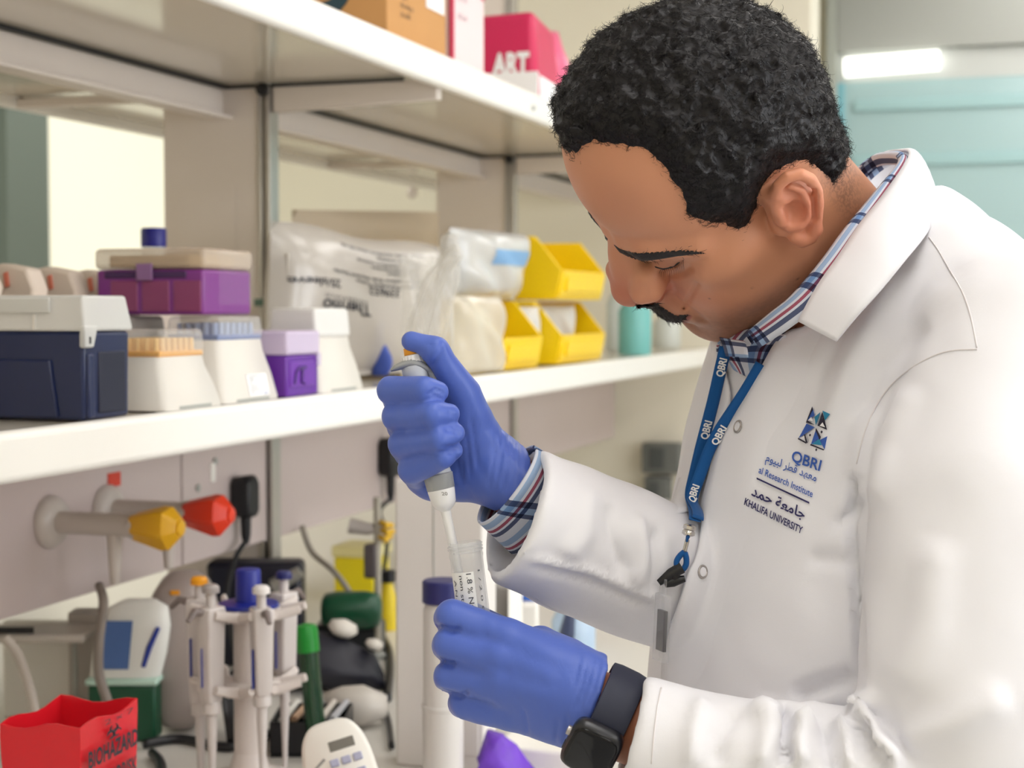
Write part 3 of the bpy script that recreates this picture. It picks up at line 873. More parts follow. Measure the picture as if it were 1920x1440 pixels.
def carousel(lab, cx, cy, zt, zl, R=.064, col=.0175):
    t = thing('pipette_carousel', lab, 'stand', (cx, cy, ZB))
    part(t, 'foot', MB().lathe([(.075, 0), (.075, .008), (.06, .018), (col + .006, .03), (col, .05)], (cx, cy, ZB), n=32), M_CAR)
    part(t, 'column', MB().lathe([(col, 0), (col, zt - ZB - .05)], (cx, cy, ZB + .05), n=28), M_CAR)
    for nm, z, dip in (('upper_star', zt, .010), ('lower_star', zl, .012)):
        pl = part(t, nm, MB().lathe([(col + .012, -.006), (col + .016, 0), (col + .012, .006)], (cx, cy, z), n=28), M_CAR)
        for k in range(6):
            a = math.radians(12 + 60 * k)
            for s in (-1, 1):
                P = []
                for r_, w_ in ((.016, .020), (R * .62, .0165), (R, .013)):
                    d = np.array([math.cos(a), math.sin(a), 0])
                    n_ = np.array([-math.sin(a), math.cos(a), 0])
                    P.append(np.array([cx, cy, z]) + d * r_ + n_ * s * (w_ - .002 * 0) + np.array([0, 0, dip * (r_ / R) ** 2 - .004]))
                part(pl, 'fork_arm', MB().tube(P, [.0085, .0062, .005], 8, flat=.8), M_CAR)
    part(t, 'knob_flange', MB().lathe([(.036, 0), (.034, .004), (.014, .006)], (cx, cy, zt + .006), n=28), M_BLUE)
    part(t, 'knob', MB().lathe([(.0145, 0), (.0145, .036), (.013, .039), (.001, .040)], (cx, cy, zt + .010), n=24), M_BLUE)
    return t


car = carousel('white pipette carousel with a royal blue knob on the bench', cx, cy, 1.113, 1.027)


def hung_pipette(lab, a, cap, long=True, tw=0.0, hgt=.155):
    d = np.array([math.cos(a), math.sin(a), 0])
    n_ = np.array([-math.sin(a), math.cos(a), 0])
    c = np.array([cx, cy, 0]) + d * .058
    z0 = 1.113
    t = thing('pipette', lab, 'pipette', (c[0], c[1], 1.027), 'pipettes hanging on the carousel')
    up = np.array([0, 0, 1.0])
    part(t, 'handle', MB().loft([[c + up * z + d * x * w + n_ * y * h_ for x, y in ((-1, -1), (1, -1), (1.25, 0), (1, 1), (-1, 1), (-1.2, 0))]
                                 for z, w, h_ in ((z0 - hgt + .045, .009, .008), (z0 - .075, .011, .0095), (z0 - .01, .012, .011), (z0 + .006, .013, .012), (z0 + .014, .012, .011))]), M_PIP, bevel=.002)
    part(t, 'finger_hook', MB().tube([c + up * (z0 + .008) + d * .010, c + up * (z0 + .012) + d * .024, c + up * (z0 + .002) + d * .034], [.005, .0045, .003], 8), mat('pipette_hook', (120, 108, 104), .4))
    part(t, 'plunger', MB().lathe([(.0055, 0), (.0055, .018)], c + up * (z0 + .012), n=14), M_PIP)
    part(t, 'button', MB().lathe([(.010, 0), (.010, .006), (.007, .009)], c + up * (z0 + .030), n=16), cap)
    part(t, 'ejector_collar', MB().lathe([(.008, 0), (.0105, .002), (.0105, .012), (.009, .016)], c + up * (z0 - hgt + .032), n=16), M_PIP)
    part(t, 'shaft', MB().lathe([(.0028, 0), (.0036, .03), (.0058, .075), (.0062, .10)], c + up * (z0 - hgt - .065), n=14), M_PIP)
    part(t, 'blue_print', MB().box(-.0003, .0003, -.004, .004, -.022, .022), M_INKBLUE, world=False).location = tuple(c + up * 1.06 + np.array([-.004, -.0118, 0]) - base_of(t))
    return t


M_AMB = mat('amber_button', (240, 160, 20), .4)
M_DBL = mat('dark_blue_button', (30, 34, 96), .4)
hung_pipette('pipette with an amber button hanging at the left of the carousel', math.radians(192), M_AMB)
hung_pipette('pale pipette hanging on the camera side of the carousel, left of the column', math.radians(252), mat('grey_button', (160, 152, 148), .4), hgt=.14)
hung_pipette('pale pipette hanging on the camera side of the carousel, right of the column', math.radians(312), mat('white_button', (222, 216, 212), .4), hgt=.13)
hung_pipette('pipette with a dark blue button hanging at the back of the carousel', math.radians(72), M_DBL, hgt=.13)

# white instrument tower and a tall bottle with a navy cap in front of it
M_INST = mat('instrument_white', (226, 221, 216), .45)
a = onZ(740, 1440, ZB)
y = 1.80
xa, xb = onY(740, 1000, y)[0], onY(906, 1000, y)[0]
zt = onY(760, 900, y)[2]
t = thing('instrument_tower', 'tall white instrument housing standing on the bench behind the hands', 'instrument', ((xa + xb) / 2, y + .025, ZB))
b = part(t, 'housing', MB().box(xa, xb, y, y + .05, ZB, zt), M_INST, bevel=.004, seg=3)
part(b, 'front_seam', MB().box(xa + .05, xa + .0515, y - .0006, y + .001, ZB + .02, zt - .02), M_GREY)
part(b, 'vent_cover', MB().box(xb - .03, xb - .006, y - .0015, y + .001, ZB + .02, zt - .25), M_INST, bevel=.002)
y = 1.70
p = onY(830, 1110, y)
r = .0235
t = thing('tall_bottle', 'tall white bottle with a navy cap in front of the instrument housing, behind the tube', 'bottle', (p[0], y, ZB))
zc = p[2]
part(t, 'body', MB().lathe([(r, 0), (r, zc - ZB - .135), (r + .001, zc - ZB - .134), (r + .001, zc - ZB - .13), (r - .001, zc - ZB - .129), (r - .001, zc - ZB - .02), (r - .004, zc - ZB - .012)], (p[0], y, ZB), n=32), mat('bottle_white', (214, 210, 206), .4))
part(t, 'cap', MB().lathe([(r - .001, 0), (r, .001), (r, .024), (r - .002, .026), (.001, .0265)], (p[0], y, zc - .012), n=32), mat('navy_cap', (30, 32, 96), .4))

# purple gloves on a white dispenser box, bottom, right of the tower
p = onZ(955, 1420, ZB + .02)
t = top('glove_box', 'low white box on the bench behind the purple glove', 'box', MB().box(p[0] - .02, p[0] + .2, p[1] - .01, p[1] + .25, ZB, ZB + .035), M_WHITE, bevel=.004)
M_VIO = mat('violet_nitrile', (112, 60, 196), .4, vary=.25, vscale=60)
rr = []
base = np.array([p[0] + .010, p[1] - .062, ZB + .001])
for i, (dx, dz, w, h) in enumerate(((-.035, .0, .012, .03), (-.02, .004, .03, .06), (0, .0, .032, .064), (.02, 0, .028, .050), (.04, 0, .02, .030), (.06, 0, .012, .016), (.068, 0, .004, .006))):
    rr.append([base + np.array([dx * .68 + .006 * math.sin(3 * a_ + i), w * math.cos(a_), max(0, dz + h / 2 + h / 2 * math.sin(a_) + .006 * math.sin(5 * a_ + 2 * i))]) for a_ in np.linspace(0, 2 * math.pi, 18, endpoint=False)])
top('purple_glove', 'crumpled purple nitrile glove lying below the left hand', 'glove', MB().loft(rr), M_VIO, smooth=180)

# things seen under the right forearm
def cabinetish(lab, u0, u1, v0, v1, d, dep, m, name='instrument', cat='instrument', z0=None):
    a, b = W(u0, v1, d), W(u1, v0, d)
    z = ZB if z0 is None else z0
    t = thing(name, lab, cat, ((a[0] + b[0]) / 2, (a[1] + b[1]) / 2 + dep / 2, z))
    e = np.array([RGT[0], RGT[1], 0])
    f = np.array([-RGT[1], RGT[0], 0])
    A = np.array([a[0], a[1], 0]); L = np.dot(b[:2] - a[:2], e[:2])
    P = [A, A + e * L, A + e * L + f * dep, A + f * dep]
    part(t, 'housing', MB().hexa([p_ + np.array([0, 0, z]) for p_ in P], [p_ + np.array([0, 0, b[2]]) for p_ in P]), m, bevel=.006, seg=3)
    return t, A, e, f, L, b[2]


M_MIDGREY = mat('mid_grey_plastic', (150, 146, 142), .45)
t, A, e, f, L, zt = cabinetish('grey instrument with a white front door under the right forearm', 905, 962, 1095, 1300, 2.3, .14, M_MIDGREY)
P = [A + e * L * s + f * o_ for s, o_ in ((.84, -.03), (1.3, -.012), (1.3, -.004), (.84, -.022))]
part(t, 'door', MB().hexa([p_ + np.array([0, 0, ZB + .004]) for p_ in P], [p_ + np.array([0, 0, zt]) for p_ in P]), M_WHITE, bevel=.002)
t, A, e, f, L, zt = cabinetish('small white instrument with a blue lid behind the grey one', 968, 1010, 1130, 1260, 2.5, .1, M_WHITE)
part(t, 'lid', MB().lathe([(.02, 0), (.026, .006), (.022, .016), (.001, .02)], A + e * L * .4 + f * .04 + np.array([0, 0, zt]), n=20), mat('bright_blue', (52, 110, 206), .4))
p = onZ(1075, 1225, ZB)
t = thing('spray_bottle', 'pale blue squeeze bottle with a dark stripe standing far back on the bench', 'bottle', (p[0], p[1], ZB))
M_PBL = clear('pale_blue_plastic', (190, 214, 238), .8, .3)
part(t, 'body', MB().lathe([(.034, 0), (.036, .005), (.036, .055), (.02, .085), (.012, .09)], (p[0], p[1], ZB), n=24), M_PBL)
part(t, 'dark_handle', MB().tube([(p[0] - .002, p[1] - .036, ZB + .01), (p[0], p[1] - .038, ZB + .04), (p[0] + .004, p[1] - .03, ZB + .075)], [.007, .013, .008], 10), mat('slate_blue', (52, 62, 92), .4))
part(t, 'nozzle', MB().tube([(p[0] + .01, p[1], ZB + .09), (p[0] + .03, p[1], ZB + .092), (p[0] + .052, p[1], ZB + .085)], [.012, .011, .006], 10), mat('charcoal_plastic', (70, 70, 74), .4))

# dark wall sockets seen between the forearm and the chest, on a pillar at the end of the bench
p = W(1222, 900, 4.6)
t = thing('wall_pillar', 'cream pillar beyond the bench end carrying dark equipment', 'pillar', (p[0], p[1] + .26, 0))
part(t, 'shaft', MB().box(p[0] - .62, p[0] + .42, p[1] + .17, p[1] + .35, 0, ZC), M_WALL, bevel=.004)
for i, (u, v, w, h) in enumerate(((1222, 866, .115, .09), (1212, 930, .075, .085))):
    c = W(u, v, 4.6)
    o = thing('dark_device', ('upper dark grey box on the pillar, between the forearm and the chest', 'lower dark grey box on the pillar, just above the forearm')[i], 'device', (c[0], p[1] + .17, c[2] - h / 2))
    part(o, 'case', MB().box(c[0] - w / 2, c[0] + w / 2, p[1] + .11, p[1] + .169, c[2] - h / 2, c[2] + h / 2), mat('dark_device', (104, 106, 102), .5), bevel=.008, seg=3)
    part(o, 'front_plate', MB().box(c[0] - w * .3, c[0] + w * .1, p[1] + .107, p[1] + .112, c[2] - h * .35, c[2] + h * .35), mat('dark_device_plate', (74, 78, 76), .5), bevel=.003)

# ------------------------------------------------------------------ clutter behind the carousel
M_BLK = mat('black_plastic', (18, 18, 24), .35)
M_GRN = mat('dark_green_plastic', (10, 74, 48), .35)
M_BGREEN = mat('bright_green_cap', (30, 150, 52), .35)


def at_bench(u, v, z=None):
    return onZ(u, v, ZB if z is None else z)


# green marker-like tube
d = 2.0
c0, c1 = W(590, 1345, d), W(573, 1170, d)
ax = (c1 - c0) / np.linalg.norm(c1 - c0)
bp = c0 - ax * ((c0[2] - ZB) / ax[2]) + ax * .004
t = thing('green_marker', 'dark green tube with a bright green cap standing beside the carousel', 'tube', bp)
Lm = np.linalg.norm(c1 - bp)
part(t, 'barrel', MB().lathe([(.010, 0), (.0125, .01), (.0125, Lm * .8)], bp, ax, 20), mat('green_barrel', (8, 64, 34), .2, spec=.8))
part(t, 'cap', MB().lathe([(.0145, 0), (.0145, Lm * .17), (.012, Lm * .2), (.004, Lm * .215)], bp + ax * Lm * .79, ax, 20), M_BGREEN)

# black tray with small tools
c = at_bench(560, 1420)
t = thing('black_tray', 'black open tray with small tools on the bench beside the carousel', 'tray', (c[0], c[1] + .05, ZB))
e, f = np.array([RGT[0], RGT[1], 0]), np.array([-RGT[1], RGT[0], 0])
def ebox(c, s0, s1, f0, f1, z0, z1):
    P = [c + e * s + f * q_ for s, q_ in ((s0, f0), (s1, f0), (s1, f1), (s0, f1))]
    return [p_ * [1, 1, 0] + [0, 0, z0] for p_ in P], [p_ * [1, 1, 0] + [0, 0, z1] for p_ in P]
c = W(505, 1410, 2.0)
w = MB()
for a_ in ((0, .095, 0, .10, ZB, ZB + .004), (0, .095, 0, .004, ZB + .004, ZB + .045), (0, .095, .096, .10, ZB + .004, ZB + .045), (0, .004, .004, .096, ZB + .004, ZB + .045), (.091, .095, .004, .096, ZB + .004, ZB + .045)):
    w.hexa(*ebox(c, *a_))
part(t, 'tray', w, M_BLK, bevel=.002)
for i in range(5):
    s = .012 + .016 * i
    P0, P1 = c + e * s + f * .02, c + e * (s + .012) + f * .085
    top('small_tool', ('white', 'tan', 'grey', 'pale', 'short silver')[i] + ' small tool lying in the black tray', 'tool', MB().tube([P0 * [1, 1, 0] + [0, 0, ZB + .040 + .003 * (i % 3)], P1 * [1, 1, 0] + [0, 0, ZB + .05]], [.005, .004], 8),
        mat(f'tool_{i}', ((230, 228, 220), (206, 170, 140), (150, 150, 150), (214, 206, 196), (180, 180, 184))[i], .4), group='small tools in the black tray')

# white handset with keys at the bottom
M_HAND = mat('handset_white', (240, 236, 228), .35)
p0 = W(655, 1450, 1.62)
t = thing('digital_timer', 'rounded white handheld device with a small display and keys on the bench', 'device', (p0[0], p0[1], ZB))
tilt = .6
n_ = -FWD * math.cos(tilt) + UPV * math.sin(tilt)
xx = RGT * .93 - UPV * .12 + FWD * .2
xx = xx - n_ * xx.dot(n_); xx /= np.linalg.norm(xx)
yy = np.cross(n_, xx)
rot = math.radians(18)
xx, yy = xx * math.cos(rot) + yy * math.sin(rot), yy * math.cos(rot) - xx * math.sin(rot)
cc = W(640, 1448, 1.60)
ol = []
for a_ in np.linspace(0, 2 * math.pi, 40, endpoint=False):
    ca, sa = math.cos(a_), math.sin(a_)
    ol.append((math.copysign(abs(ca) ** .55, ca) * .036 * (1 - .12 * sa), math.copysign(abs(sa) ** .6, sa) * .058))
rings = [[cc + xx * x * s + yy * y * s + n_ * h for x, y in ol] for s, h in ((.90, -.022), (.98, -.014), (1.0, -.004), (.96, .004), (.86, .007))]
b = part(t, 'body', MB().loft(rings), M_HAND, smooth=50)
part(t, 'stand', MB().hexa(*[[np.array([cc[0] + x, cc[1] + .03 + y, z]) for x, y in ((-.015, -.012), (.015, -.012), (.015, .012), (-.015, .012))] for z in (ZB, cc[2] - .012)]), M_HAND)
part(t, 'display', MB().obox(cc + xx * .008 + yy * .026 + n_ * .007, (.026, .011, .0016), (xx, yy, n_)), mat('lcd_grey', (120, 116, 108), .3), bevel=.001)
for i in range(2):
    for j in range(3):
        part(t, 'key', MB().obox(cc + xx * (-.004 + .012 * j) + yy * (.008 - .016 * i) + n_ * .008, (.009, .008, .003), (xx, yy, n_)), mat('key_lilac', (176, 178, 204), .4), bevel=.001)
part(t, 'slot', MB().obox(cc - xx * .018 + yy * .012 + n_ * .007, (.014, .003, .001), (xx * .8 + yy * .5, yy * .8 - xx * .5, n_)), M_MIDGREY)

# white curved scanner behind it
P = [W(u, v, 2.15 - .0004 * i) for i, (u, v) in enumerate(((608, 1372), (640, 1345), (680, 1330), (725, 1305)))]
rr = []
g = top('barcode_scanner', 'pale curved handheld scanner lying behind the handheld device', 'scanner', MB().tube([p_ * [1, 1, 0] + [0, 0, ZB + .028] for p_ in P], [.018, .026, .028, .014], 16, flat=1.2), mat('scanner_shell', (198, 191, 182), .4), smooth=180)

# cables and black things
def cable(lab, pts, r, m, name='cable'):
    P = [np.array(p_) for p_ in pts]
    out = []
    for i in range(len(P) - 1):
        for q_ in np.linspace(0, 1, 7, endpoint=False):
            a_, b_, c_, d_ = P[max(i - 1, 0)], P[i], P[i + 1], P[min(i + 2, len(P) - 1)]
            out.append(.5 * ((2 * b_) + (c_ - a_) * q_ + (2 * a_ - 5 * b_ + 4 * c_ - d_) * q_ ** 2 + (3 * b_ - a_ - 3 * c_ + d_) * q_ ** 3))
    out.append(P[-1])
    return top(name, lab, 'cable', MB().tube(out, r, 8), m, smooth=180)


M_CAB = mat('grey_cable', (158, 150, 138), .5)
cable('grey cable hanging under the trunking in front of the yellow container', [W(566, 985, 2.7), W(585, 1035, 2.7), W(625, 1070, 2.68), W(655, 1110, 2.68), W(672, 1150, 2.70), onZ(690, 1196, ZB + .006)], .0052, M_CAB)
cable('grey cable hanging beside the blue and white pack at the left', [W(186, 1098, 2.05), W(194, 1130, 2.02), W(186, 1200, 1.99), W(186, 1265, 1.99), W(205, 1330, 1.98), onZ(215, 1425, ZB + .007)], .0062, mat('dull_grey_cable', (142, 132, 124), .5))
cable('pale hose curving down at the far left of the bench', [W(8, 1195, 1.95), W(32, 1225, 1.95), W(52, 1280, 1.94), W(66, 1340, 1.93), onZ(75, 1455, ZB + .007)], .0065, mat('pale_hose', (206, 198, 188), .5))
for i, pts in enumerate(([(270, 1395), (340, 1385), (430, 1400), (505, 1375)], [(285, 1412), (300, 1428), (305, 1452), (320, 1480)], [(716, 1192), (728, 1215), (732, 1250), (726, 1310)], [(598, 1225), (618, 1235), (612, 1255), (600, 1262)], [(620, 1290), (660, 1275), (720, 1330), (735, 1400)])):
    lab = ('black cable running along the bench behind the carousel foot', 'black cable coming forward beside the red bag', 'black cable looping beside the instrument housing', 'black cable lying behind the green tube', 'thin dark cable around the scanner')[i]
    cable(lab, [at_bench(u, v, ZB + .007) for u, v in pts], .0062 if i < 4 else .004, M_BLK)

c = at_bench(632, 1292)
rr = []
for i, (s, w_, h) in enumerate(((0, .012, .03), (.02, .04, .07), (.055, .055, .085), (.10, .05, .07), (.145, .03, .045), (.16, .008, .015))):
    rr.append([c + e * (s - .09) + f * (w_ * math.cos(a_)) + np.array([0, 0, max(0.0005, h * (.5 + .5 * math.sin(a_)) + .008 * math.sin(3 * a_ + i))]) for a_ in np.linspace(0, 2 * math.pi, 16, endpoint=False)])
top('black_pouch', 'crumpled black pouch lying behind the green tube', 'pouch', MB().loft(rr), mat('black_cloth', (26, 26, 38), .55), smooth=180)
for i, (u, v, w_, lab) in enumerate(((640, 1262, .024, 'white crumpled tissue on the black pouch'), (700, 1268, .015, 'small pale wad on the right end of the black pouch'))):
    c2 = W(u, v - 20, 2.36)
    c2[2] = ZB + (.080 if i == 0 else .060)
    top('tissue_wad', lab, 'tissue', MB().lathe([(w_ * .6, 0), (w_, w_ * .35), (w_ * .8, w_ * .8), (w_ * .2, w_)], c2 * 1.0, (.25, .1, 1), n=7), mat('tissue', (222, 216, 206), .8), smooth=180)

# dark green device with black body under the yellow container
c = W(632, 1160, 2.5)
t = thing('green_device', 'dark green rounded device with a black base behind the green tube', 'device', (c[0], c[1] + .05, ZB))
rr = []
for s, r_ in ((-.045, .018), (-.04, .026), (-.02, .030), (.025, .030), (.045, .026), (.05, .016)):
    rr.append([np.array([c[0], c[1] + .05, ZB + .082]) + e * s + f * r_ * math.cos(a_) + np.array([0, 0, r_ * math.sin(a_)]) for a_ in np.linspace(0, 2 * math.pi, 18, endpoint=False)])
part(t, 'shell', MB().loft(rr), M_GRN, smooth=60)
part(t, 'base', MB().hexa(*ebox(np.array([c[0], c[1] + .05, 0]), -.06, .05, .01, .09, ZB, ZB + .055)), mat('near_black_plastic', (20, 24, 30), .4), bevel=.01, seg=3)
c = W(505, 1160, 2.3)
t = thing('black_holder', 'navy-black holder standing behind the carousel', 'holder', (c[0], c[1] + .04, ZB))
part(t, 'block', MB().hexa(*ebox(np.array([c[0], c[1], 0]), -.13, .02, .20, .26, ZB, ZB + .165)), mat('navy_black', (22, 24, 40), .4), bevel=.01, seg=3)
part(t, 'arm', MB().tube([W(512, 1100, 2.5), W(564, 1072, 2.5)], [.014, .010], 10), mat('steel_grey', (170, 168, 160), .35, metal=.5))
# thing behind the column seen through the carousel gap is the same holder; a coiled dark cord foot
c = at_bench(400, 1385)
rr = []
top('black_clamp', 'black clamp lying behind the hanging pipettes', 'clamp', MB().tube([W(412, 1295, 2.12), W(430, 1280, 2.12), W(438, 1305, 2.12), at_bench(440, 1390, ZB + .012)], [.014, .022, .017, .010], 12), M_BLK, smooth=180)

# yellow container and wire hooks in front of it
a_, b_ = onY(626, 1130, 2.8), onY(700, 1048, 2.8)
t = thing('yellow_container', 'bright yellow open container behind the grey cable', 'container', ((a_[0] + b_[0]) / 2, 2.84, ZB))
part(t, 'tub', MB().box(a_[0], b_[0], 2.8, 2.88, ZB, b_[2]), mat('lemon_plastic', (252, 232, 20), .4), bevel=.004)
part(t, 'rim', MB().box(a_[0] - .004, b_[0] + .004, 2.796, 2.884, b_[2], b_[2] + .022), mat('pale_yellow_rim', (246, 236, 170), .4), bevel=.004)
c = W(697, 1040, 2.56)
t = thing('clamp_stand', 'slim grey stand rod with a dark clamp and yellow ties, left of the instrument housing', 'stand', (c[0], c[1], ZB))
part(t, 'rod', MB().lathe([(.006, 0), (.006, 1.16 - ZB)], (c[0] + .01, c[1], ZB), n=12), mat('rod_grey', (172, 166, 152), .4))
part(t, 'foot', MB().lathe([(.013, 0), (.013, .008), (.008, .012)], (c[0] + .01, c[1], ZB), n=24), M_GREY)
part(t, 'clamp', MB().obox(c + np.array([0, 0, -.01]), (.022, .02, .055), np.eye(3)), mat('clamp_grey', (92, 84, 86), .5), bevel=.004)
part(t, 'arm', MB().tube([W(655, 985, 2.56), W(690, 992, 2.56), W(720, 990, 2.56)], [.013, .010, .006], 10), mat('arm_grey', (176, 168, 162), .45))
for i, (u, v) in enumerate(((724, 985), (726, 1000), (722, 1012))):
    part(t, 'yellow_tie', MB().tube([W(u - 10, v - 6, 2.55), W(u, v, 2.54), W(u + 12, v - 4 * i, 2.55)], [.004, .006, .004], 8), mat('ochre_tie', (214, 170, 30), .5))
c = W(727, 1140, 2.8)
t = thing('yellow_bottle', 'small yellow bottle partly hidden by the instrument housing', 'bottle', (c[0], c[1], ZB))
part(t, 'body', MB().lathe([(.017, 0), (.017, .05), (.010, .075), (.010, .085)], (c[0], c[1], ZB), n=20), mat('mustard_plastic', (232, 206, 40), .4))
part(t, 'cap', MB().lathe([(.014, 0), (.014, .02), (.001, .022)], (c[0], c[1], ZB + .084), n=16), M_BLK)

# rounded grey machine to the left of the carousel, blue and white pack, green box, white boards
c = W(345, 1290, 2.15)
t = thing('grey_machine', 'rounded dull grey machine behind the hanging pipettes', 'machine', (c[0], c[1], ZB))
rr = []
for y_, s in ((-.05, .82), (-.04, .95), (0, 1), (.04, .95), (.05, .82)):
    rr.append([np.array([c[0], c[1], ZB + .106]) + f * y_ + e * (.045 * s * math.copysign(abs(math.cos(a_)) ** .7, math.cos(a_))) + np.array([0, 0, .105 * s * math.copysign(abs(math.sin(a_)) ** .8, math.sin(a_))]) for a_ in np.linspace(0, 2 * math.pi, 36, endpoint=False)])
part(t, 'shell', MB().loft(rr), mat('warm_grey_shell', (168, 156, 150), .4), smooth=60)
part(t, 'badge', MB().obox(np.array([c[0], c[1], ZB + .19]) - f * .052 - e * .0, (.012, .003, .006), (e, f, np.array([0, 0, 1]))), M_AMB, bevel=.001)
part(t, 'indicator', MB().obox(np.array([c[0], c[1], ZB + .13]) - f * .052 - e * .012, (.005, .003, .014), (e, f, np.array([0, 0, 1]))), M_WHITE, bevel=.001)

c = W(165, 1385, 2.07)
t = thing('green_box', 'dark green box with a mint lid behind the red bag', 'box', (c[0] + .04, c[1] + .02, ZB))
zz = W(165, 1285, 2.07)[2]
part(t, 'body', MB().hexa(*ebox(np.array([c[0], c[1], 0]), 0, .088, 0, .04, ZB + .001, zz)), M_GRN, bevel=.004)
part(t, 'lid', MB().hexa(*ebox(np.array([c[0], c[1], 0]), -.003, .091, -.003, .043, zz, zz + .009)), mat('mint_lid', (196, 226, 210), .4), bevel=.003)
part(t, 'side_print', MB().hexa(*ebox(np.array([c[0], c[1], 0]), .03, .06, -.001, .001, ZB + .03, ZB + .045)), M_MIDGREY)
A = c + e * .0
zb2 = zz + .0095
t = thing('wipes_pack', 'white pack with blue print standing on the green box', 'pack', (A[0] + .06, A[1] + .05, zb2))
rr = []
for z_, w_, g_ in ((0, .046, .018), (.03, .048, .019), (.065, .046, .018), (.09, .038, .014), (.10, .02, .007)):
    rr.append([np.array([A[0], A[1], zb2 + z_]) + e * (.045 + z_ * .2) + f * .02 + e * w_ * math.copysign(abs(math.cos(a_)) ** .6, math.cos(a_)) + f * g_ * math.copysign(abs(math.sin(a_)) ** .7, math.sin(a_)) for a_ in np.linspace(0, 2 * math.pi, 28, endpoint=False)])
b = part(t, 'pack', MB().loft(rr), mat('pack_white', (238, 238, 232), .35), smooth=60)
part(b, 'blue_panel', MB().grid([[np.array([A[0], A[1], zb2 + z_]) + e * (s + .2 * z_) + f * .0003 for s in np.linspace(.006, .052 - .1 * z_, 8)] for z_ in np.linspace(.012, .075, 6)]), mat('steel_blue_print', (78, 112, 172), .4), smooth=180)
part(b, 'blue_stripe', MB().tube([np.array([A[0], A[1], zb2 + z_]) + e * s + f * .002 for s, z_ in ((.072, .015), (.080, .04), (.092, .066))], [.003, .004, .003], 8), M_INKBLUE)

# white boards and a grey tray on the far side of the bench, seen below the trunking
c0 = W(-40, 1330, 2.1)
t = thing('white_board', 'white panel standing on the bench at the far left, behind the red bag', 'panel', (c0[0] + .1, c0[1] + .1, ZB))
part(t, 'panel', MB().hexa(*ebox(np.array([c0[0], c0[1], 0]), 0, .145, .1, .12, ZB, W(0, 1165, 2.2)[2])), M_WHITE, bevel=.003)
part(t, 'side_leaf', MB().hexa(*ebox(np.array([c0[0], c0[1], 0]), .101, .15, .06, .0995, ZB, W(0, 1150, 2.15)[2])), mat('leaf_grey', (196, 188, 180), .5), bevel=.003)
za = W(0, 1200, 2.1)[2]
t = thing('grey_shelf_tray', 'pale grey tray shelf at the far left under the trunking', 'tray', (c0[0] + .06, c0[1] + .03, za))
w = MB().hexa(*ebox(np.array([c0[0], c0[1], 0]), -.05, .145, -.02, .055, za, za + .012))
part(t, 'tray', w, mat('tray_grey', (206, 198, 188), .4), bevel=.004)
part(t, 'dark_edge', MB().hexa(*ebox(np.array([c0[0], c0[1], 0]), -.05, .08, -.0225, -.0195, za + .014, za + .022)), M_BLK)
part(t, 'leg', MB().hexa(*ebox(np.array([c0[0], c0[1], 0]), .118, .124, .02, .026, ZB, za)), M_GREY)
part(t, 'leg', MB().hexa(*ebox(np.array([c0[0], c0[1], 0]), -.04, -.03, .02, .03, ZB, za)), M_GREY)

# ------------------------------------------------------------------ fume cupboard against the back wall, right
Yf = 5.35
xa, xb = onY(1548, 200, Yf)[0], 1.15
t = thing('fume_cupboard', 'tall grey fume cupboard with a teal glass sash against the back wall', 'cupboard', ((xa + xb) / 2, Yf + .3, 0))
M_HOOD = mat('hood_grey', (176, 178, 172), .4)
zf = onY(1700, 92, Yf)[2]
zs = onY(1700, 150, Yf)[2]
part(t, 'side_panel', MB().box(xa, xa + .035, Yf, Yf + .6, 0, ZC - .05), mat('hood_frame', (190, 194, 186), .35, metal=.2), bevel=.003)
part(t, 'side_panel', MB().box(xb - .035, xb, Yf, Yf + .6, 0, ZC - .05), MATS['hood_frame'], bevel=.003)
part(t, 'fascia', MB().box(xa + .035, xb - .035, Yf - .002, Yf + .05, zf, ZC - .05), M_HOOD, bevel=.004)
part(t, 'vent', MB().box(xa + .1, xa + .5, Yf - .01, Yf - .002, ZC - .17, ZC - .1), mat('vent_dark', (90, 86, 88), .5), bevel=.003)
lt = part(t, 'light_box', MB().box(xa + .035, xb - .035, Yf + .02, Yf + .06, zs, zf), mat('light_box_white', (205, 208, 204), .4), bevel=.003)
part(lt, 'light_tube', MB().tube([(xa + .06, Yf, (zs + zf) / 2), (xa + .36, Yf, (zs + zf) / 2 + .01)], .032, 12), mat('tube_glow', (255, 255, 250), .4, emit=(255, 255, 248), emit_s=1.6))
M_TEAL = mat('teal_glass', (178, 208, 210), .15, spec=.7, vary=.03, vscale=3)
part(t, 'sash', MB().box(xa + .06, xb - .04, Yf + .012, Yf + .02, 1.0, zs), M_TEAL)
for z in (onY(1700, 195, Yf)[2], onY(1700, 300, Yf)[2]):
    part(t, 'sash_rail', MB().box(xa + .09, xb - .04, Yf + .002, Yf + .012, z - .018, z + .018), mat('pale_teal_rail', (172, 208, 210), .3), bevel=.003)
part(t, 'sash_edge', MB().box(xa + .036, xa + .06, Yf + .006, Yf + .02, 1.0, zs), mat('turquoise_edge', (140, 200, 212), .3))
part(t, 'counter', MB().box(xa + .035, xb - .035, Yf - .05, Yf + .6, .88, .93), M_WHITE, bevel=.005)
part(t, 'cabinet', MB().box(xa + .035, xb - .035, Yf, Yf + .6, 0, .879), M_WHITE, bevel=.003)
part(t, 'back_lining', MB().box(xa + .035, xb - .035, Yf + .55, Yf + .59, .93, ZC - .06), M_WHITE)
# ------------------------------------------------------------------ sculpting kit (distance fields turned into meshes)
def smin(a, b, k):
    if k <= 0: return np.minimum(a, b)
    h = np.maximum(k - np.abs(a - b), 0) / k
    return np.minimum(a, b) - h * h * k * .25


_T = np.random.default_rng(3).random((32, 32, 32)).astype(np.float32)


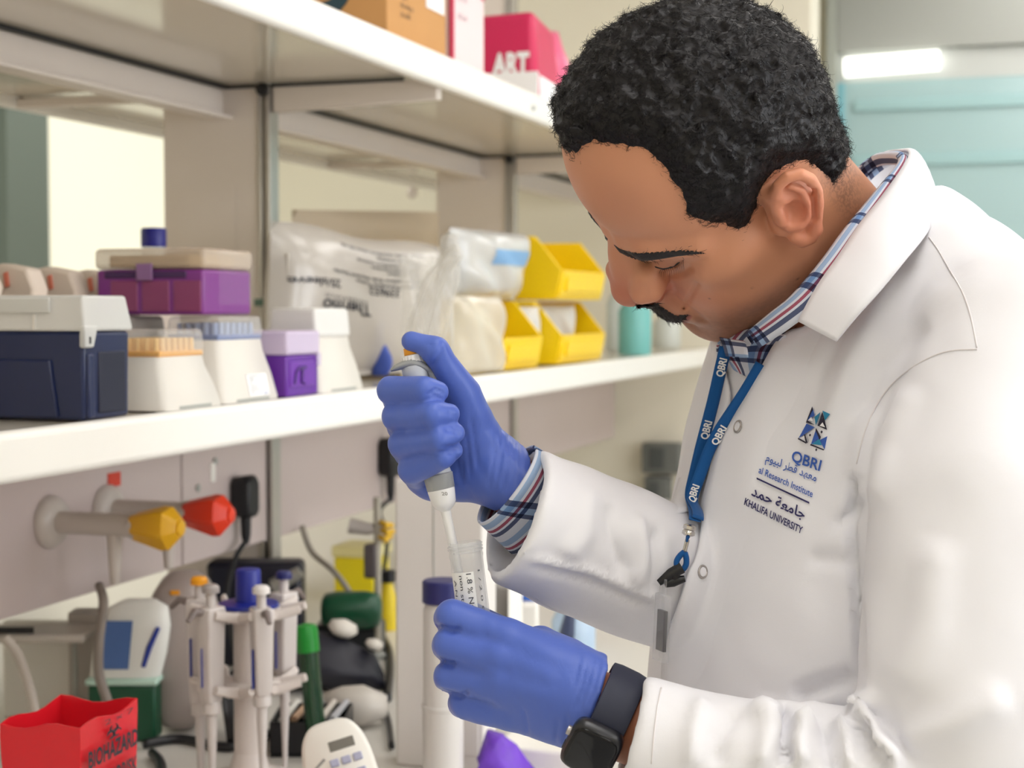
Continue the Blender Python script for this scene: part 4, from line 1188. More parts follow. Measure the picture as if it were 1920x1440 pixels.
def vn(x, y, z, seed=0):
    """smooth value noise, 0..1"""
    x, y, z = np.broadcast_arrays(x + 17.3 * seed + 100, y + 5.1 * seed + 100, z + 100)
    xi, yi, zi = np.floor(x).astype(int), np.floor(y).astype(int), np.floor(z).astype(int)
    fx, fy, fz = x - xi, y - yi, z - zi
    fx, fy, fz = [q * q * (3 - 2 * q) for q in (fx, fy, fz)]
    xi, yi, zi = xi & 31, yi & 31, zi & 31
    x1, y1, z1 = (xi + 1) & 31, (yi + 1) & 31, (zi + 1) & 31
    a = _T[xi, yi, zi] * (1 - fx) + _T[x1, yi, zi] * fx
    b = _T[xi, y1, zi] * (1 - fx) + _T[x1, y1, zi] * fx
    c = _T[xi, yi, z1] * (1 - fx) + _T[x1, yi, z1] * fx
    d = _T[xi, y1, z1] * (1 - fx) + _T[x1, y1, z1] * fx
    return (a * (1 - fy) + b * fy) * (1 - fz) + (c * (1 - fy) + d * fy) * fz


class SDF:
    def __init__(s, lo, hi, h):
        s.lo, s.h = np.array(lo, float), h
        s.n = np.ceil((np.array(hi) - s.lo) / h).astype(int) + 1
        s.ax = [(s.lo[i] + h * np.arange(s.n[i])).astype(np.float32) for i in range(3)]
        s.D = np.full(s.n, 1.0, np.float32)

    def new(s):
        o = SDF.__new__(SDF)
        o.lo, o.h, o.n, o.ax = s.lo, s.h, s.n, s.ax
        o.D = np.full(s.n, 1.0, np.float32)
        return o

    def reg(s, lo, hi):
        i0 = np.clip(np.floor((np.array(lo) - s.lo) / s.h).astype(int), 0, s.n)
        i1 = np.clip(np.ceil((np.array(hi) - s.lo) / s.h).astype(int) + 1, 0, s.n)
        sl = tuple(slice(a, b) for a, b in zip(i0, i1))
        return sl, s.ax[0][sl[0]][:, None, None], s.ax[1][sl[1]][None, :, None], s.ax[2][sl[2]][None, None, :]

    def put(s, sl, d, k, op):
        A = s.D[sl]
        if op == 'u':
            s.D[sl] = smin(A, d, k)
        elif op == 's':
            s.D[sl] = -smin(-A, d, k)

    def ell(s, c, r, k=.005, R=None, op='u'):
        c, r = np.array(c, float), np.array(r, float)
        m = r.max() + k + .022
        sl, X, Y, Z = s.reg(c - m, c + m)
        x, y, z = X - c[0], Y - c[1], Z - c[2]
        if R is not None:
            R = np.array(R, float)
            x, y, z = R[0, 0] * x + R[0, 1] * y + R[0, 2] * z, R[1, 0] * x + R[1, 1] * y + R[1, 2] * z, R[2, 0] * x + R[2, 1] * y + R[2, 2] * z
        a = np.sqrt((x / r[0]) ** 2 + (y / r[1]) ** 2 + (z / r[2]) ** 2)
        b = np.sqrt((x / r[0] ** 2) ** 2 + (y / r[1] ** 2) ** 2 + (z / r[2] ** 2) ** 2) + 1e-9
        s.put(sl, (a * (a - 1) / b).astype(np.float32), k, op)
        return s

    def cap(s, a, b, ra, rb, k=.005, op='u'):
        a, b = np.array(a, float), np.array(b, float)
        m = max(ra, rb) + k + .022
        sl, X, Y, Z = s.reg(np.minimum(a, b) - m, np.maximum(a, b) + m)
        d = b - a
        L = d.dot(d) + 1e-12
        t = np.clip(((X - a[0]) * d[0] + (Y - a[1]) * d[1] + (Z - a[2]) * d[2]) / L, 0, 1)
        q = np.sqrt((X - a[0] - t * d[0]) ** 2 + (Y - a[1] - t * d[1]) ** 2 + (Z - a[2] - t * d[2]) ** 2)
        s.put(sl, (q - (ra + (rb - ra) * t)).astype(np.float32), k, op)
        return s

    def chain(s, pts, rad, k=.005, op='u'):
        """a jointed limb: the pieces meet without bulging, then blend into the rest"""
        P = [np.array(p, float) for p in pts]
        m = max(rad) + k + .022
        sl, X, Y, Z = s.reg(np.min(P, 0) - m, np.max(P, 0) + m)
        best = None
        for i in range(len(P) - 1):
            a, d = P[i], P[i + 1] - P[i]
            L = d.dot(d) + 1e-12
            t = np.clip(((X - a[0]) * d[0] + (Y - a[1]) * d[1] + (Z - a[2]) * d[2]) / L, 0, 1)
            q = np.sqrt((X - a[0] - t * d[0]) ** 2 + (Y - a[1] - t * d[1]) ** 2 + (Z - a[2] - t * d[2]) ** 2) - (rad[i] + (rad[i + 1] - rad[i]) * t)
            best = q if best is None else np.minimum(best, q)
        s.put(sl, best.astype(np.float32), k, op)
        return s

    def cut(s, p, n, k=.004):
        """removes what lies on the side n of the plane through p"""
        p, n = np.array(p, float), np.array(n, float)
        n = n / np.linalg.norm(n)
        d = -((s.ax[0][:, None, None] - p[0]) * n[0] + (s.ax[1][None, :, None] - p[1]) * n[1] + (s.ax[2][None, None, :] - p[2]) * n[2])
        s.D = -smin(-s.D, d.astype(np.float32), k)
        return s

    def near(s, band):
        idx = np.argwhere(np.abs(s.D) < band)
        return idx, s.lo + s.h * idx

    def mesh(s):
        D, h = s.D, s.h
        S = (D < 0)
        acc = np.zeros([q - 1 for q in D.shape], np.int8)
        for i in (0, 1):
            for j in (0, 1):
                for k in (0, 1):
                    acc += S[i:D.shape[0] - 1 + i, j:D.shape[1] - 1 + j, k:D.shape[2] - 1 + k]
        mixed = (acc > 0) & (acc < 8)
        cells = np.argwhere(mixed)
        idx = np.full(mixed.shape, -1, np.int64)
        idx[mixed] = np.arange(len(cells))
        P, cnt = np.zeros((len(cells), 3)), np.zeros(len(cells))
        for a in range(3):
            b, c = (a + 1) % 3, (a + 2) % 3
            for i in (0, 1):
                for j in (0, 1):
                    off = np.zeros(3, int)
                    off[b], off[c] = i, j
                    q0 = cells + off
                    q1 = q0.copy()
                    q1[:, a] += 1
                    d0, d1 = D[tuple(q0.T)], D[tuple(q1.T)]
                    m = (d0 < 0) != (d1 < 0)
                    t = d0[m] / (d0[m] - d1[m])
                    e = np.repeat(off[None].astype(float), m.sum(), 0)
                    e[:, a] += t
                    P[m] += e
                    cnt[m] += 1
        V = s.lo + h * (cells + P / cnt[:, None])
        F = []
        for a in range(3):
            b, c = (a + 1) % 3, (a + 2) % 3
            s0 = np.take(S, range(0, D.shape[a] - 1), a)
            s1 = np.take(S, range(1, D.shape[a]), a)
            e = np.argwhere(s0 != s1)
            e = e[(e[:, b] > 0) & (e[:, c] > 0) & (e[:, b] < D.shape[b] - 1) & (e[:, c] < D.shape[c] - 1)]
            f = s0[tuple(e.T)]
            q = []
            for db, dc in ((0, 0), (1, 0), (1, 1), (0, 1)):
                o = e.copy()
                o[:, b] -= db
                o[:, c] -= dc
                q.append(idx[tuple(o.T)])
            q = np.stack(q, 1)
            q[~f] = q[~f][:, ::-1]
            F.append(q)
        return V, np.concatenate(F)


def relax(V, F, n=2, w=.5):
    """evens a mesh out a little"""
    V = V.copy()
    E = np.concatenate([F[:, [0, 1]], F[:, [1, 2]], F[:, [2, 3]], F[:, [3, 0]]])
    for _ in range(n):
        A, c = np.zeros_like(V), np.zeros(len(V))
        for i in (0, 1):
            np.add.at(A, E[:, i], V[E[:, 1 - i]])
            np.add.at(c, E[:, i], 1)
        V += w * (A / np.maximum(c, 1)[:, None] - V)
    return V


def normals(V, F):
    n = np.cross(V[F[:, 2]] - V[F[:, 0]], V[F[:, 3]] - V[F[:, 1]])
    N = np.zeros_like(V)
    for i in range(4):
        np.add.at(N, F[:, i], n)
    return N / (np.linalg.norm(N, axis=1)[:, None] + 1e-12)


def quick_mesh(name, V, F, m, parent=None, off=None, smooth=True):
    me = bpy.data.meshes.new(name)
    V = np.asarray(V, float) - (off if off is not None else (base_of(parent) if parent else 0))
    F = np.asarray(F)
    me.vertices.add(len(V))
    me.vertices.foreach_set('co', V.astype(np.float32).ravel())
    k = F.shape[1]
    me.loops.add(F.size)
    me.loops.foreach_set('vertex_index', F.ravel().astype(np.int32))
    me.polygons.add(len(F))
    me.polygons.foreach_set('loop_start', (np.arange(len(F)) * k).astype(np.int32))
    me.polygons.foreach_set('loop_total', np.full(len(F), k, np.int32))
    me.update(calc_edges=True)
    me.validate()
    me.polygons.foreach_set('use_smooth', np.full(len(me.polygons), smooth))
    me.materials.append(m)
    o = bpy.data.objects.new(name, me)
    COL.objects.link(o)
    o.parent = parent
    return o


# ------------------------------------------------------------------ the person: own frame, x right, y up, z towards the viewer side
D0 = 1.144
PO = CAM + FWD * D0
AX = np.array([RGT, UPV, -FWD])


def px(u, v, z=0.0):
    d = D0 - z
    return np.array([(u - 960) / FPX * d, (720 - v) / FPX * d, z])


def rp(r, z=0.0): return r / FPX * (D0 - z)


def toW(P): return PO + np.asarray(P, float) @ AX


def proj(P):
    P = np.asarray(P, float)
    d = D0 - P[:, 2]
    return np.c_[960 + FPX * P[:, 0] / d, 720 - FPX * P[:, 1] / d]


def poly_sd(Q, poly):
    """signed distance in pixels to a polygon, positive inside"""
    poly = np.array(poly, float)
    d = np.full(len(Q), 1e9)
    ins = np.zeros(len(Q), bool)
    n = len(poly)
    for i in range(n):
        a, b = poly[i], poly[(i + 1) % n]
        e = b - a
        w = Q - a
        t = np.clip((w @ e) / (e @ e), 0, 1)
        d = np.minimum(d, np.linalg.norm(w - t[:, None] * e, axis=1))
        c = ((a[1] > Q[:, 1]) != (b[1] > Q[:, 1])) & (Q[:, 0] < (b[0] - a[0]) * (Q[:, 1] - a[1]) / (b[1] - a[1] + 1e-12) + a[0])
        ins ^= c
    return np.where(ins, d, -d)


# head frame: F forward, U up, L to the person's left (millimetres)
HR = np.array([[-0.7091, -0.5198, 0.4763], [-0.7031, 0.4725, -0.5314], [-0.0512, 0.7117, 0.7006]])
_u, _s, _v = np.linalg.svd(HR)
HR = _u @ _v
HS = 0.985
HT = np.array([0.1527, 0.1523, 0.0])


def head(P): return (np.asarray(P, float) * HS) @ HR.T + HT          # head metres -> person frame
def head_inv(P): return ((np.asarray(P, float) - HT) @ HR) / HS


def ear_pt(u, v, base=.079, flare=-.32, f0=0.004):
    """point of the ear plate under pixel (u, v)"""
    o = head_inv(np.array([[0, 0, D0]]))[0]
    r = head_inv(px(u, v, 0)[None])[0] - o
    # L = base + flare * (F - f0)
    t = (base + flare * (o[0] - f0) - o[2]) / (r[2] - flare * r[0])
    return o + r * t


mm = .001
H = SDF((-.112, -.145, -.112), (.134, .164, .112), .0013)


def E3(c, r, k=6, op='u', R=None): H.ell(np.array(c) * mm, np.array(r) * mm, k * mm, R, op)
def C3(a, b, ra, rb, k=6, op='u'): H.cap(np.array(a) * mm, np.array(b) * mm, ra * mm, rb * mm, k * mm, op)


E3((3, 54, 0), (89, 75, 73), 0)
E3((-31, 32, 0), (51, 51, 63), 20)
E3((34, 73, 0), (54, 63, 60), 16)
E3((8, 82, 0), (66, 56, 62), 16)
E3((36, -18, 0), (52, 72, 57), 20)
for s in (1, -1):
    C3((10, -56, 50 * s), (70, -94, 14 * s), 17, 15, 22)
    E3((50, -38, 31 * s), (32, 31, 27), 16)
    E3((22, -36, 46 * s), (42, 44, 22), 18)
    E3((44, -6, 49 * s), (25, 15, 18), 18)
    C3((86, 31, 10 * s), (80, 33, 30 * s), 9, 8, 10)
    C3((80, 31, 30 * s), (58, 22, 53 * s), 8, 6, 14)
E3((77, -95, 0), (17, 16, 26), 14)
E3((44, -88, 0), (44, 28, 46), 18)
for s in (1, -1):
    E3((98, 6, 31 * s), (13, 11, 18), 9, 's')
    E3((58, -66, 22 * s), (28, 30, 27), 14)
# nose
C3((87, 24, 0), (100, -2, 0), 8.5, 9.5, 9)
C3((100, -2, 0), (108, -15, 0), 9.5, 12, 6)
E3((108.5, -17, 0), (13, 11.5, 14.5), 6)
E3((94, 0, 0), (14, 24, 17), 10)
for s in (1, -1):
    E3((95, -21, 15 * s), (14, 10.5, 9), 5)
    E3((100, -30, 8 * s), (7, 4.5, 4.5), 3, 's')
C3((103, -27, 0), (94, -34, 0), 5, 5.5, 4)
# mouth
E3((82, -54, 0), (20, 24, 31), 12)
C3((97.5, -54, 4), (84, -61, 25), 5.5, 3.2, 5)
C3((97.5, -54, -4), (84, -61, -25), 5.5, 3.2, 5)
C3((96.5, -66, 5), (84, -64, 24), 6.0, 3.0, 4)
C3((96.5, -66, -5), (84, -64, -24), 6.0, 3.0, 4)
C3((96, -77, -12), (96, -77, 12), 2.5, 2.5, 8, 's')
# neck
H.cap((-.012, -.035, 0), (-.016, -.150, 0), .053, .057, .022)
H.cap((-.026, -.015, 0), (-.032, -.13, 0), .046, .052, .022)
H.cap((.025, -.06, 0), (.0, -.15, 0), .046, .056, .03)


def on_head_fn(V, F):
    bvh = BVHTree.FromPolygons([tuple(p) for p in head(V)], [tuple(map(int, f)) for f in F])

    def f(u, v, inward=0.0, full=False):
        """where the line of sight through (u, v) meets the head, in head metres, moved inwards"""
        o = np.array([0, 0, D0])
        r = px(u, v, 0) - o
        hit, n, _, _ = bvh.ray_cast(Vector(o), Vector(r))
        if hit is None:
            hit, n, _, _ = bvh.find_nearest(Vector(px(u, v, 0.03)))
        p = np.array(hit) - np.array(n) * inward
        p = head_inv(p[None])[0]
        return (p, head_inv((np.array(hit) + np.array(n))[None])[0] - head_inv(np.array(hit)[None])[0]) if full else p
    return f


on_head = on_head_fn(*H.mesh())
MIR = np.array([1, 1, -1])
LASH = [(1219, 495), (1230, 501), (1244, 504), (1258, 501), (1271, 493), (1281, 487)]
def at_L(u, v, L):
    o = head_inv(np.array([[0, 0, D0]]))[0]
    r = head_inv(px(u, v, 0)[None])[0] - o
    return o + r * ((L - o[2]) / r[2])


0 and print('EYE', [at_L(1245, 497, L) * 1000 for L in (.025, .03, .035, .04)], on_head(1245, 497) * 1000, on_head(1245,515)*1000, on_head(1290,500)*1000)
lid = [at_L(1236, 495, .028) - np.array([.0108, 0, .001]), at_L(1256, 493, .036) - np.array([.0122, 0, .003])]
lidF = [p - np.array([.010, 0, .0]) for p in lid]
lash = [on_head(u, v, .0005) for u, v in LASH]
under = [on_head(u, v, .0002) for u, v in ((1236, 512), (1254, 518), (1276, 513), (1292, 503))]
ala = on_head(1223, 545, .0075)
pit = on_head(1224, 522, .0045)
pit2 = on_head(1206, 512, .006)
crease = [on_head(u, v, -.0002) for u, v in ((1233, 524), (1242, 534), (1243, 546), (1234, 556))]
fold = [on_head(u, v, -.0002) for u, v in zip(np.linspace(1246, 1318, 14), np.interp(np.linspace(1246, 1318, 14), (1246, 1268, 1294, 1318), (548, 566, 584, 602)))]
lipU = [on_head(u, v, .0015) for u, v in ((1250, 600), (1266, 599), (1284, 593))]
mouthL = [on_head(u, v, -.0003) for u, v in zip(np.linspace(1260, 1302, 12), np.interp(np.linspace(1260, 1302, 12), (1260, 1272, 1284, 1294, 1302), (606, 602, 597, 592, 594)))]
for q in (1, -1):
    M = np.array([1, 1, q])
    H.chain([p * M for p in (lid if q > 0 else lidF)], [.0118, .0112], .004)
    H.chain([p * M for p in lash], [.0004, .0012, .0016, .0016, .0012, .0004], .002, 's')
    H.chain([p * M for p in under], [.0008, .0014, .0014, .0008], .005, 's')
    H.chain([ala * M * [1, 1, 1 if q > 0 else .72], ala * M * [1, 1, 1 if q > 0 else .72] + [0.006, 0.002, -.004 * q]], [.0078, .008] if q > 0 else [.0060, .0065], .010)
    H.chain([pit2 * M, pit * M], [.009 if q > 0 else .003, .0065 if q > 0 else .003], .010 if q > 0 else .001)
    H.chain([p * M for p in crease], [.0010, .0018, .0018, .0010], .003, 's')
    H.chain([p * M for p in fold], list(np.interp(np.linspace(0, 1, 14), (0, .4, .7, 1), (.0010, .0013, .0011, .0005))), .007, 's')
    H.chain([p * M for p in mouthL], list(np.interp(np.linspace(0, 1, 12), (0, .3, .8, 1), (.0005, .0010, .0011, .0004))), .003, 's')


# left ear from its outline in the photograph, right ear by symmetry
def ear(side):
    def e(u, v, dl=0.0):
        p = ear_pt(u, v)
        p = p + np.array([0, 0, dl * mm])
        return p * np.array([1, 1, side])
    rim = [(1453, 366), (1458, 347), (1476, 331), (1499, 325), (1519, 335), (1531, 356), (1534, 380), (1532, 406), (1529, 430)]
    lobe = [(1529, 430), (1520, 444), (1504, 449), (1491, 443)]
    G = H.new()
    G.ell(e(1497, 388, -4), (.0175, .0265, .0055), .002, None)
    G.chain([e(u, v, 0.5) for u, v in rim], [3.6 * mm, 4 * mm, 4.2 * mm, 4.2 * mm, 4.2 * mm, 4.0 * mm, 3.8 * mm, 3.8 * mm, 4.2 * mm], 3 * mm)
    G.chain([e(u, v, 0) for u, v in lobe], [4.4 * mm, 5.4 * mm, 6.0 * mm, 5.4 * mm], 4 * mm)
    G.chain([e(1482, 350, 0), e(1500, 356, .5), e(1513, 378, 1), e(1512, 404, 1), e(1500, 421, 1)], [2.6 * mm, 3.0 * mm, 3.6 * mm, 3.6 * mm, 3.2 * mm], 4 * mm)
    G.ell(e(1482, 397, 3.2), (.0085, .0105, .0075), .004, None, 's')
    G.cap(e(1474, 364, 2), e(1490, 367, 2), 1.6 * mm, 1.4 * mm, 5 * mm, 's')
    G.cap(e(1521, 352, 2), e(1524, 408, 2), 1.4 * mm, 1.2 * mm, 4 * mm, 's')
    G.cap(e(1453, 366, -1), e(1478, 380, -2), 3.4 * mm, 2.0 * mm, 3 * mm)
    G.cap(e(1458, 398, 1), e(1463, 414, 1), 4 * mm, 4 * mm, 3 * mm)
    G.cap(e(1480, 424, 0), e(1496, 420, 0), 3.4 * mm, 3.2 * mm, 3.5 * mm)
    G.cap(e(1456, 372, -8), e(1480, 436, -9), 7 * mm, 7 * mm, 4 * mm)
    H.D = smin(H.D, G.D, .005)


HEAD_BARE = H.D.copy()
ear(1)
ear(-1)
HV, HF = H.mesh()
HV = relax(HV, HF, 2, .45)
on_face = on_head_fn(HV, HF)
HN = normals(HV, HF)
# ------------------------------------------------------------------ skin, hair, brows, moustache
def skin_material():
    m = mat('skin', (196, 134, 100), .48, spec=.42, sss=.06, bump=(900, .12, .0006))
    nt = m.node_tree
    b = nt.nodes['Principled BSDF']
    at = nt.nodes.new('ShaderNodeAttribute')
    at.attribute_name = 'skin_tone'
    nt.links.new(at.outputs['Color'], b.inputs['Base Color'])
    return m


M_SKIN = skin_material()
M_HAIR = mat('black_hair', (17, 13, 15), .45, spec=.3)
M_BROW = mat('brow_hair', (24, 18, 18), .55)


def smooth01(x): return np.clip(x, 0, 1) ** 2 * (3 - 2 * np.clip(x, 0, 1))


def gau(P, c, r): return np.exp(-(((P - np.array(c) * mm) / (np.array(r) * mm)) ** 2).sum(1))


def mirror_px(P): return proj(head(np.c_[P[:, :2], np.abs(P[:, 2])]))


LIPS = [(1240, 600), (1256, 594), (1272, 592), (1292, 590), (1298, 593), (1290, 604), (1278, 612), (1262, 609)]
A = np.c_[HV[:, :2], np.abs(HV[:, 2])]
QM = proj(head(A))
base = np.array(lin((206, 144, 110)))
tone = np.repeat(base[None], len(HV), 0)
def mixc(w, c, f):
    global tone
    tone = tone * (1 - (w * f)[:, None]) + np.array(lin(c)) * (w * f)[:, None]
mixc(np.clip(gau(A, (108, -16, 0), (22, 22, 22)) + gau(A, (92, -22, 20), (16, 14, 12)), 0, 1), (190, 108, 88), .8)
mixc(gau(A, (72, -30, 34), (20, 22, 22)), (190, 116, 92), .6)
mixc(gau(A, (-8, 5, 88), (24, 44, 14)), (206, 124, 98), .75)
beard = smooth01((-.038 - HV[:, 1]) / .03) * smooth01((HV[:, 0] + .005) / .03) * smooth01((.12 + HV[:, 1]) / .03)
n1 = vn(HV[:, 0] * 420, HV[:, 1] * 420, HV[:, 2] * 420, 2)
mixc(beard, (140, 98, 78), .55)
mixc(beard * n1, (118, 82, 68), .35)
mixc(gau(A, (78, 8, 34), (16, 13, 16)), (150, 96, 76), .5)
sdl = poly_sd(QM, LIPS)
mixc(smooth01((sdl + 2) / 4) * (HV[:, 0] > .06), (164, 92, 84), .85)
nap = smooth01((-.030 - HV[:, 0]) / .02) * smooth01((-.010 - HV[:, 1]) / .02) * smooth01((.095 + HV[:, 1]) / .04)
mixc(nap * (.5 + .5 * (vn(HV[:, 0] * 700, HV[:, 1] * 700, HV[:, 2] * 700, 5) > .5)), (92, 68, 58), .6)
n2 = vn(HV[:, 0] * 40, HV[:, 1] * 40, HV[:, 2] * 40, 3)
tone = tone * (.95 + .1 * n2)[:, None]
for (u, v, r) in ((1496, 523, 1.1), (1330, 560, .7), (1410, 540, .6)):
    p = on_head(u, v)
    mixc(np.exp(-((HV - p) ** 2).sum(1) / (r * mm * 1.2) ** 2), (70, 44, 38), .8)

HAIR = [(900, 300), (1060, 318), (1080, 336), (1094, 302), (1120, 280), (1163, 290), (1207, 300), (1233, 320), (1242, 345), (1262, 364), (1270, 384),
        (1267, 406), (1297, 424), (1327, 436), (1360, 438), (1376, 456), (1397, 446), (1420, 428), (1432, 400), (1446, 362), (1462, 332), (1500, 314),
        (1532, 334), (1544, 352), (1548, 378), (1570, 396), (1594, 386), (1612, 346), (1622, 316), (1720, 260), (1720, -200), (900, -200)]


def hair_sd(P):
    """pixel distance inside the hairline, taken on the left side and mirrored"""
    q = poly_sd(mirror_px(P), HAIR)
    dr = poly_sd(proj(head(P)), HAIR)
    q = np.where((P[:, 2] < -.004) & (P[:, 0] > .045), np.maximum(dr, q) * .5 + q * .5, q)
    lim = (P[:, 1] - (-.022 + .62 * (P[:, 0] + .012))) * 2600
    q = np.where(P[:, 0] < -.002, np.minimum(q, lim), q)
    q = np.where(P[:, 1] < -.055, -50, q)
    return q


G = H.new()
G.D = HEAD_BARE + .004
idx = np.argwhere(np.abs(HEAD_BARE) < .024)
P = H.lo + H.h * idx
_st = 4
_g = [np.arange(0, n_ + _st, _st) for n_ in H.n]
_c = np.stack(np.meshgrid(*[H.lo[i] + H.h * _g[i] for i in range(3)], indexing='ij'), -1)
_s = hair_sd(_c.reshape(-1, 3)).reshape(_c.shape[:3])
_i, _f = idx // _st, (idx % _st) / _st
sd = 0
for _a in (0, 1):
    for _b in (0, 1):
        for _d in (0, 1):
            sd = sd + _s[_i[:, 0] + _a, _i[:, 1] + _b, _i[:, 2] + _d] * np.abs(1 - _a - _f[:, 0]) * np.abs(1 - _b - _f[:, 1]) * np.abs(1 - _d - _f[:, 2])
w = smooth01((sd + 6) / 70)
cur = vn(P[:, 0] * 130, P[:, 1] * 130, P[:, 2] * 130, 1) - .5
cur2 = vn(P[:, 0] * 330, P[:, 1] * 330, P[:, 2] * 330, 7) - .5
th = -.003 + w * .0115 + w * (cur * .0065 + cur2 * .0032)
G.D[tuple(idx.T)] = HEAD_BARE[tuple(idx.T)] - th
V2, F2 = G.mesh()
sd2 = hair_sd(V2)
keep = (sd2[F2] > -8).all(1)
F2 = F2[keep]
used_v = np.unique(F2)
re = np.full(len(V2), -1)
re[used_v] = np.arange(len(used_v))
HAIR_V, HAIR_F = V2[used_v], re[F2]
HAIR_N = normals(HAIR_V, HAIR_F)
HAIR_SD = sd2[used_v]


def strands(P, N, flow, n, length, r0, curl, seed, lift=.5):
    """curled hairs as thin three-sided tubes"""
    g = np.random.default_rng(seed)
    i = g.choice(len(P), n, replace=len(P) < n)
    p, nn = P[i], N[i]
    f = flow(p) + g.normal(0, .55, (n, 3))
    f = f - nn * (f * nn).sum(1)[:, None]
    f /= np.linalg.norm(f, axis=1)[:, None] + 1e-9
    s = np.cross(nn, f)
    L = length * g.uniform(.5, 1.25, n)
    ph = g.uniform(0, 6.28, n)
    K = 6
    pts = []
    for k in range(K):
        t = k / (K - 1)
        a = curl * t
        side = np.where(g.random(n) < .5, 1, -1) if k == 0 else side
        pts.append(p - nn * .001 + f * (L * math.sin(a) / max(curl, 1e-3))[:, None] + s * (side * L * (1 - math.cos(a)) / max(curl, 1e-3) * .8)[:, None] + nn * (L * lift * math.sin(min(a, 2.2)) / max(curl, 1e-3))[:, None])
    V, F = [], []
    for k in range(K):
        t = k / (K - 1)
        r = r0 * (1 - .75 * t)
        d = (pts[min(k + 1, K - 1)] - pts[max(k - 1, 0)])
        d /= np.linalg.norm(d, axis=1)[:, None] + 1e-9
        a1 = np.cross(d, nn)
        a1 /= np.linalg.norm(a1, axis=1)[:, None] + 1e-9
        a2 = np.cross(d, a1)
        for q in range(3):
            c, s_ = math.cos(2.094 * q), math.sin(2.094 * q)
            V.append(pts[k] + r * (a1 * c + a2 * s_))
    V = np.stack(V, 1).reshape(-1, 3)
    b = np.arange(n)[:, None] * (K * 3)
    quads = []
    for k in range(K - 1):
        for q in range(3):
            q2 = (q + 1) % 3
            quads.append(b + np.array([[k * 3 + q, k * 3 + q2, (k + 1) * 3 + q2, (k + 1) * 3 + q]]))
    return V, np.concatenate(quads)


def flow_hair(p):
    """hair lies from the crown forwards and down"""
    c = np.array([-.03, .12, 0])
    d = p - c
    d[:, 0] += .02
    return d / (np.linalg.norm(d, axis=1)[:, None] + 1e-9) * 1.2


PATCHES = []


def patch(polys, thick, n, length, flow, seed, curl=.8, r0=.00028, lift=.25, cond=None, rise=4.0):
    """a tuft of short hair growing on the face inside a hand-drawn outline"""
    sdp = np.full(len(HV), -1e9)
    for poly in polys:
        sdp = np.maximum(sdp, poly_sd(QM, poly))
    ok = HV[:, 0] > .035
    if cond is not None: ok &= cond(HV)
    sdp = np.where(ok, sdp, -50)
    f = HF[(sdp[HF] > -1.5).all(1)]
    u_ = np.unique(f)
    r_ = np.full(len(HV), -1)
    r_[u_] = np.arange(len(u_))
    off = thick * smooth01((sdp[u_] + 1.5) / rise) - .0002
    nz = vn(HV[u_][:, 0] * 900, HV[u_][:, 1] * 900, HV[u_][:, 2] * 900, 4)
    V = HV[u_] + HN[u_] * (off * (.6 + .8 * nz))[:, None]
    Fq = r_[f]
    sv, sf = strands(V[sdp[u_] > -.5], HN[u_][sdp[u_] > -.5], flow, n, length, r0, curl, seed, lift)
    return np.concatenate([V, sv]), np.concatenate([Fq, sf + len(V)])


BROW = [(1150, 458), (1164, 468), (1184, 473), (1215, 474), (1250, 471), (1280, 469), (1306, 471), (1324, 475), (1300, 477), (1272, 480), (1242, 485), (1214, 489), (1196, 488), (1178, 481), (1162, 473)]
MOUST = [(1190, 560), (1212, 561), (1232, 570), (1250, 582), (1266, 592), (1290, 590), (1272, 599), (1250, 600), (1228, 597), (1206, 586), (1192, 574)]
# ------------------------------------------------------------------ the person's body, clothes and gloved hands
def glove_material():
    m = mat('blue_nitrile', (80, 106, 194), .42, spec=.45, sheen=.1)
    nt = m.node_tree
    b = nt.nodes['Principled BSDF']
    tc = nt.nodes.new('ShaderNodeTexCoord')
    n1_ = nt.nodes.new('ShaderNodeTexNoise')
    n1_.inputs['Scale'].default_value = 90
    n1_.inputs['Detail'].default_value = 3
    n1_.inputs['Distortion'].default_value = 1.2
    mp = nt.nodes.new('ShaderNodeMapping')
    mp.inputs['Scale'].default_value = (1, 1, .35)
    nt.links.new(tc.outputs['Object'], mp.inputs['Vector'])
    nt.links.new(mp.outputs['Vector'], n1_.inputs['Vector'])
    bp = nt.nodes.new('ShaderNodeBump')
    bp.inputs['Strength'].default_value = .25
    bp.inputs['Distance'].default_value = .0012
    nt.links.new(n1_.outputs['Fac'], bp.inputs['Height'])
    nt.links.new(bp.outputs['Normal'], b.inputs['Normal'])
    return m


M_GLOVE = glove_material()


def cloth_material(name, col):
    m = mat(name, col, .75, spec=.25, sheen=.15)
    nt = m.node_tree
    b = nt.nodes['Principled BSDF']
    tc = nt.nodes.new('ShaderNodeTexCoord')
    w_ = nt.nodes.new('ShaderNodeTexNoise')
    w_.inputs['Scale'].default_value = 1400
    n_ = nt.nodes.new('ShaderNodeTexNoise')
    n_.inputs['Scale'].default_value = 16
    n_.inputs['Detail'].default_value = 3
    nt.links.new(tc.outputs['Object'], w_.inputs['Vector'])
    nt.links.new(tc.outputs['Object'], n_.inputs['Vector'])
    b1 = nt.nodes.new('ShaderNodeBump')
    b1.inputs['Strength'].default_value = .12
    b1.inputs['Distance'].default_value = .0004
    b2 = nt.nodes.new('ShaderNodeBump')
    b2.inputs['Strength'].default_value = .35
    b2.inputs['Distance'].default_value = .006
    nt.links.new(w_.outputs['Fac'], b1.inputs['Height'])
    nt.links.new(n_.outputs['Fac'], b2.inputs['Height'])
    nt.links.new(b2.outputs['Normal'], b1.inputs['Normal'])
    nt.links.new(b1.outputs['Normal'], b.inputs['Normal'])
    return m


M_COAT = cloth_material('white_coat_cloth', (236, 235, 239))


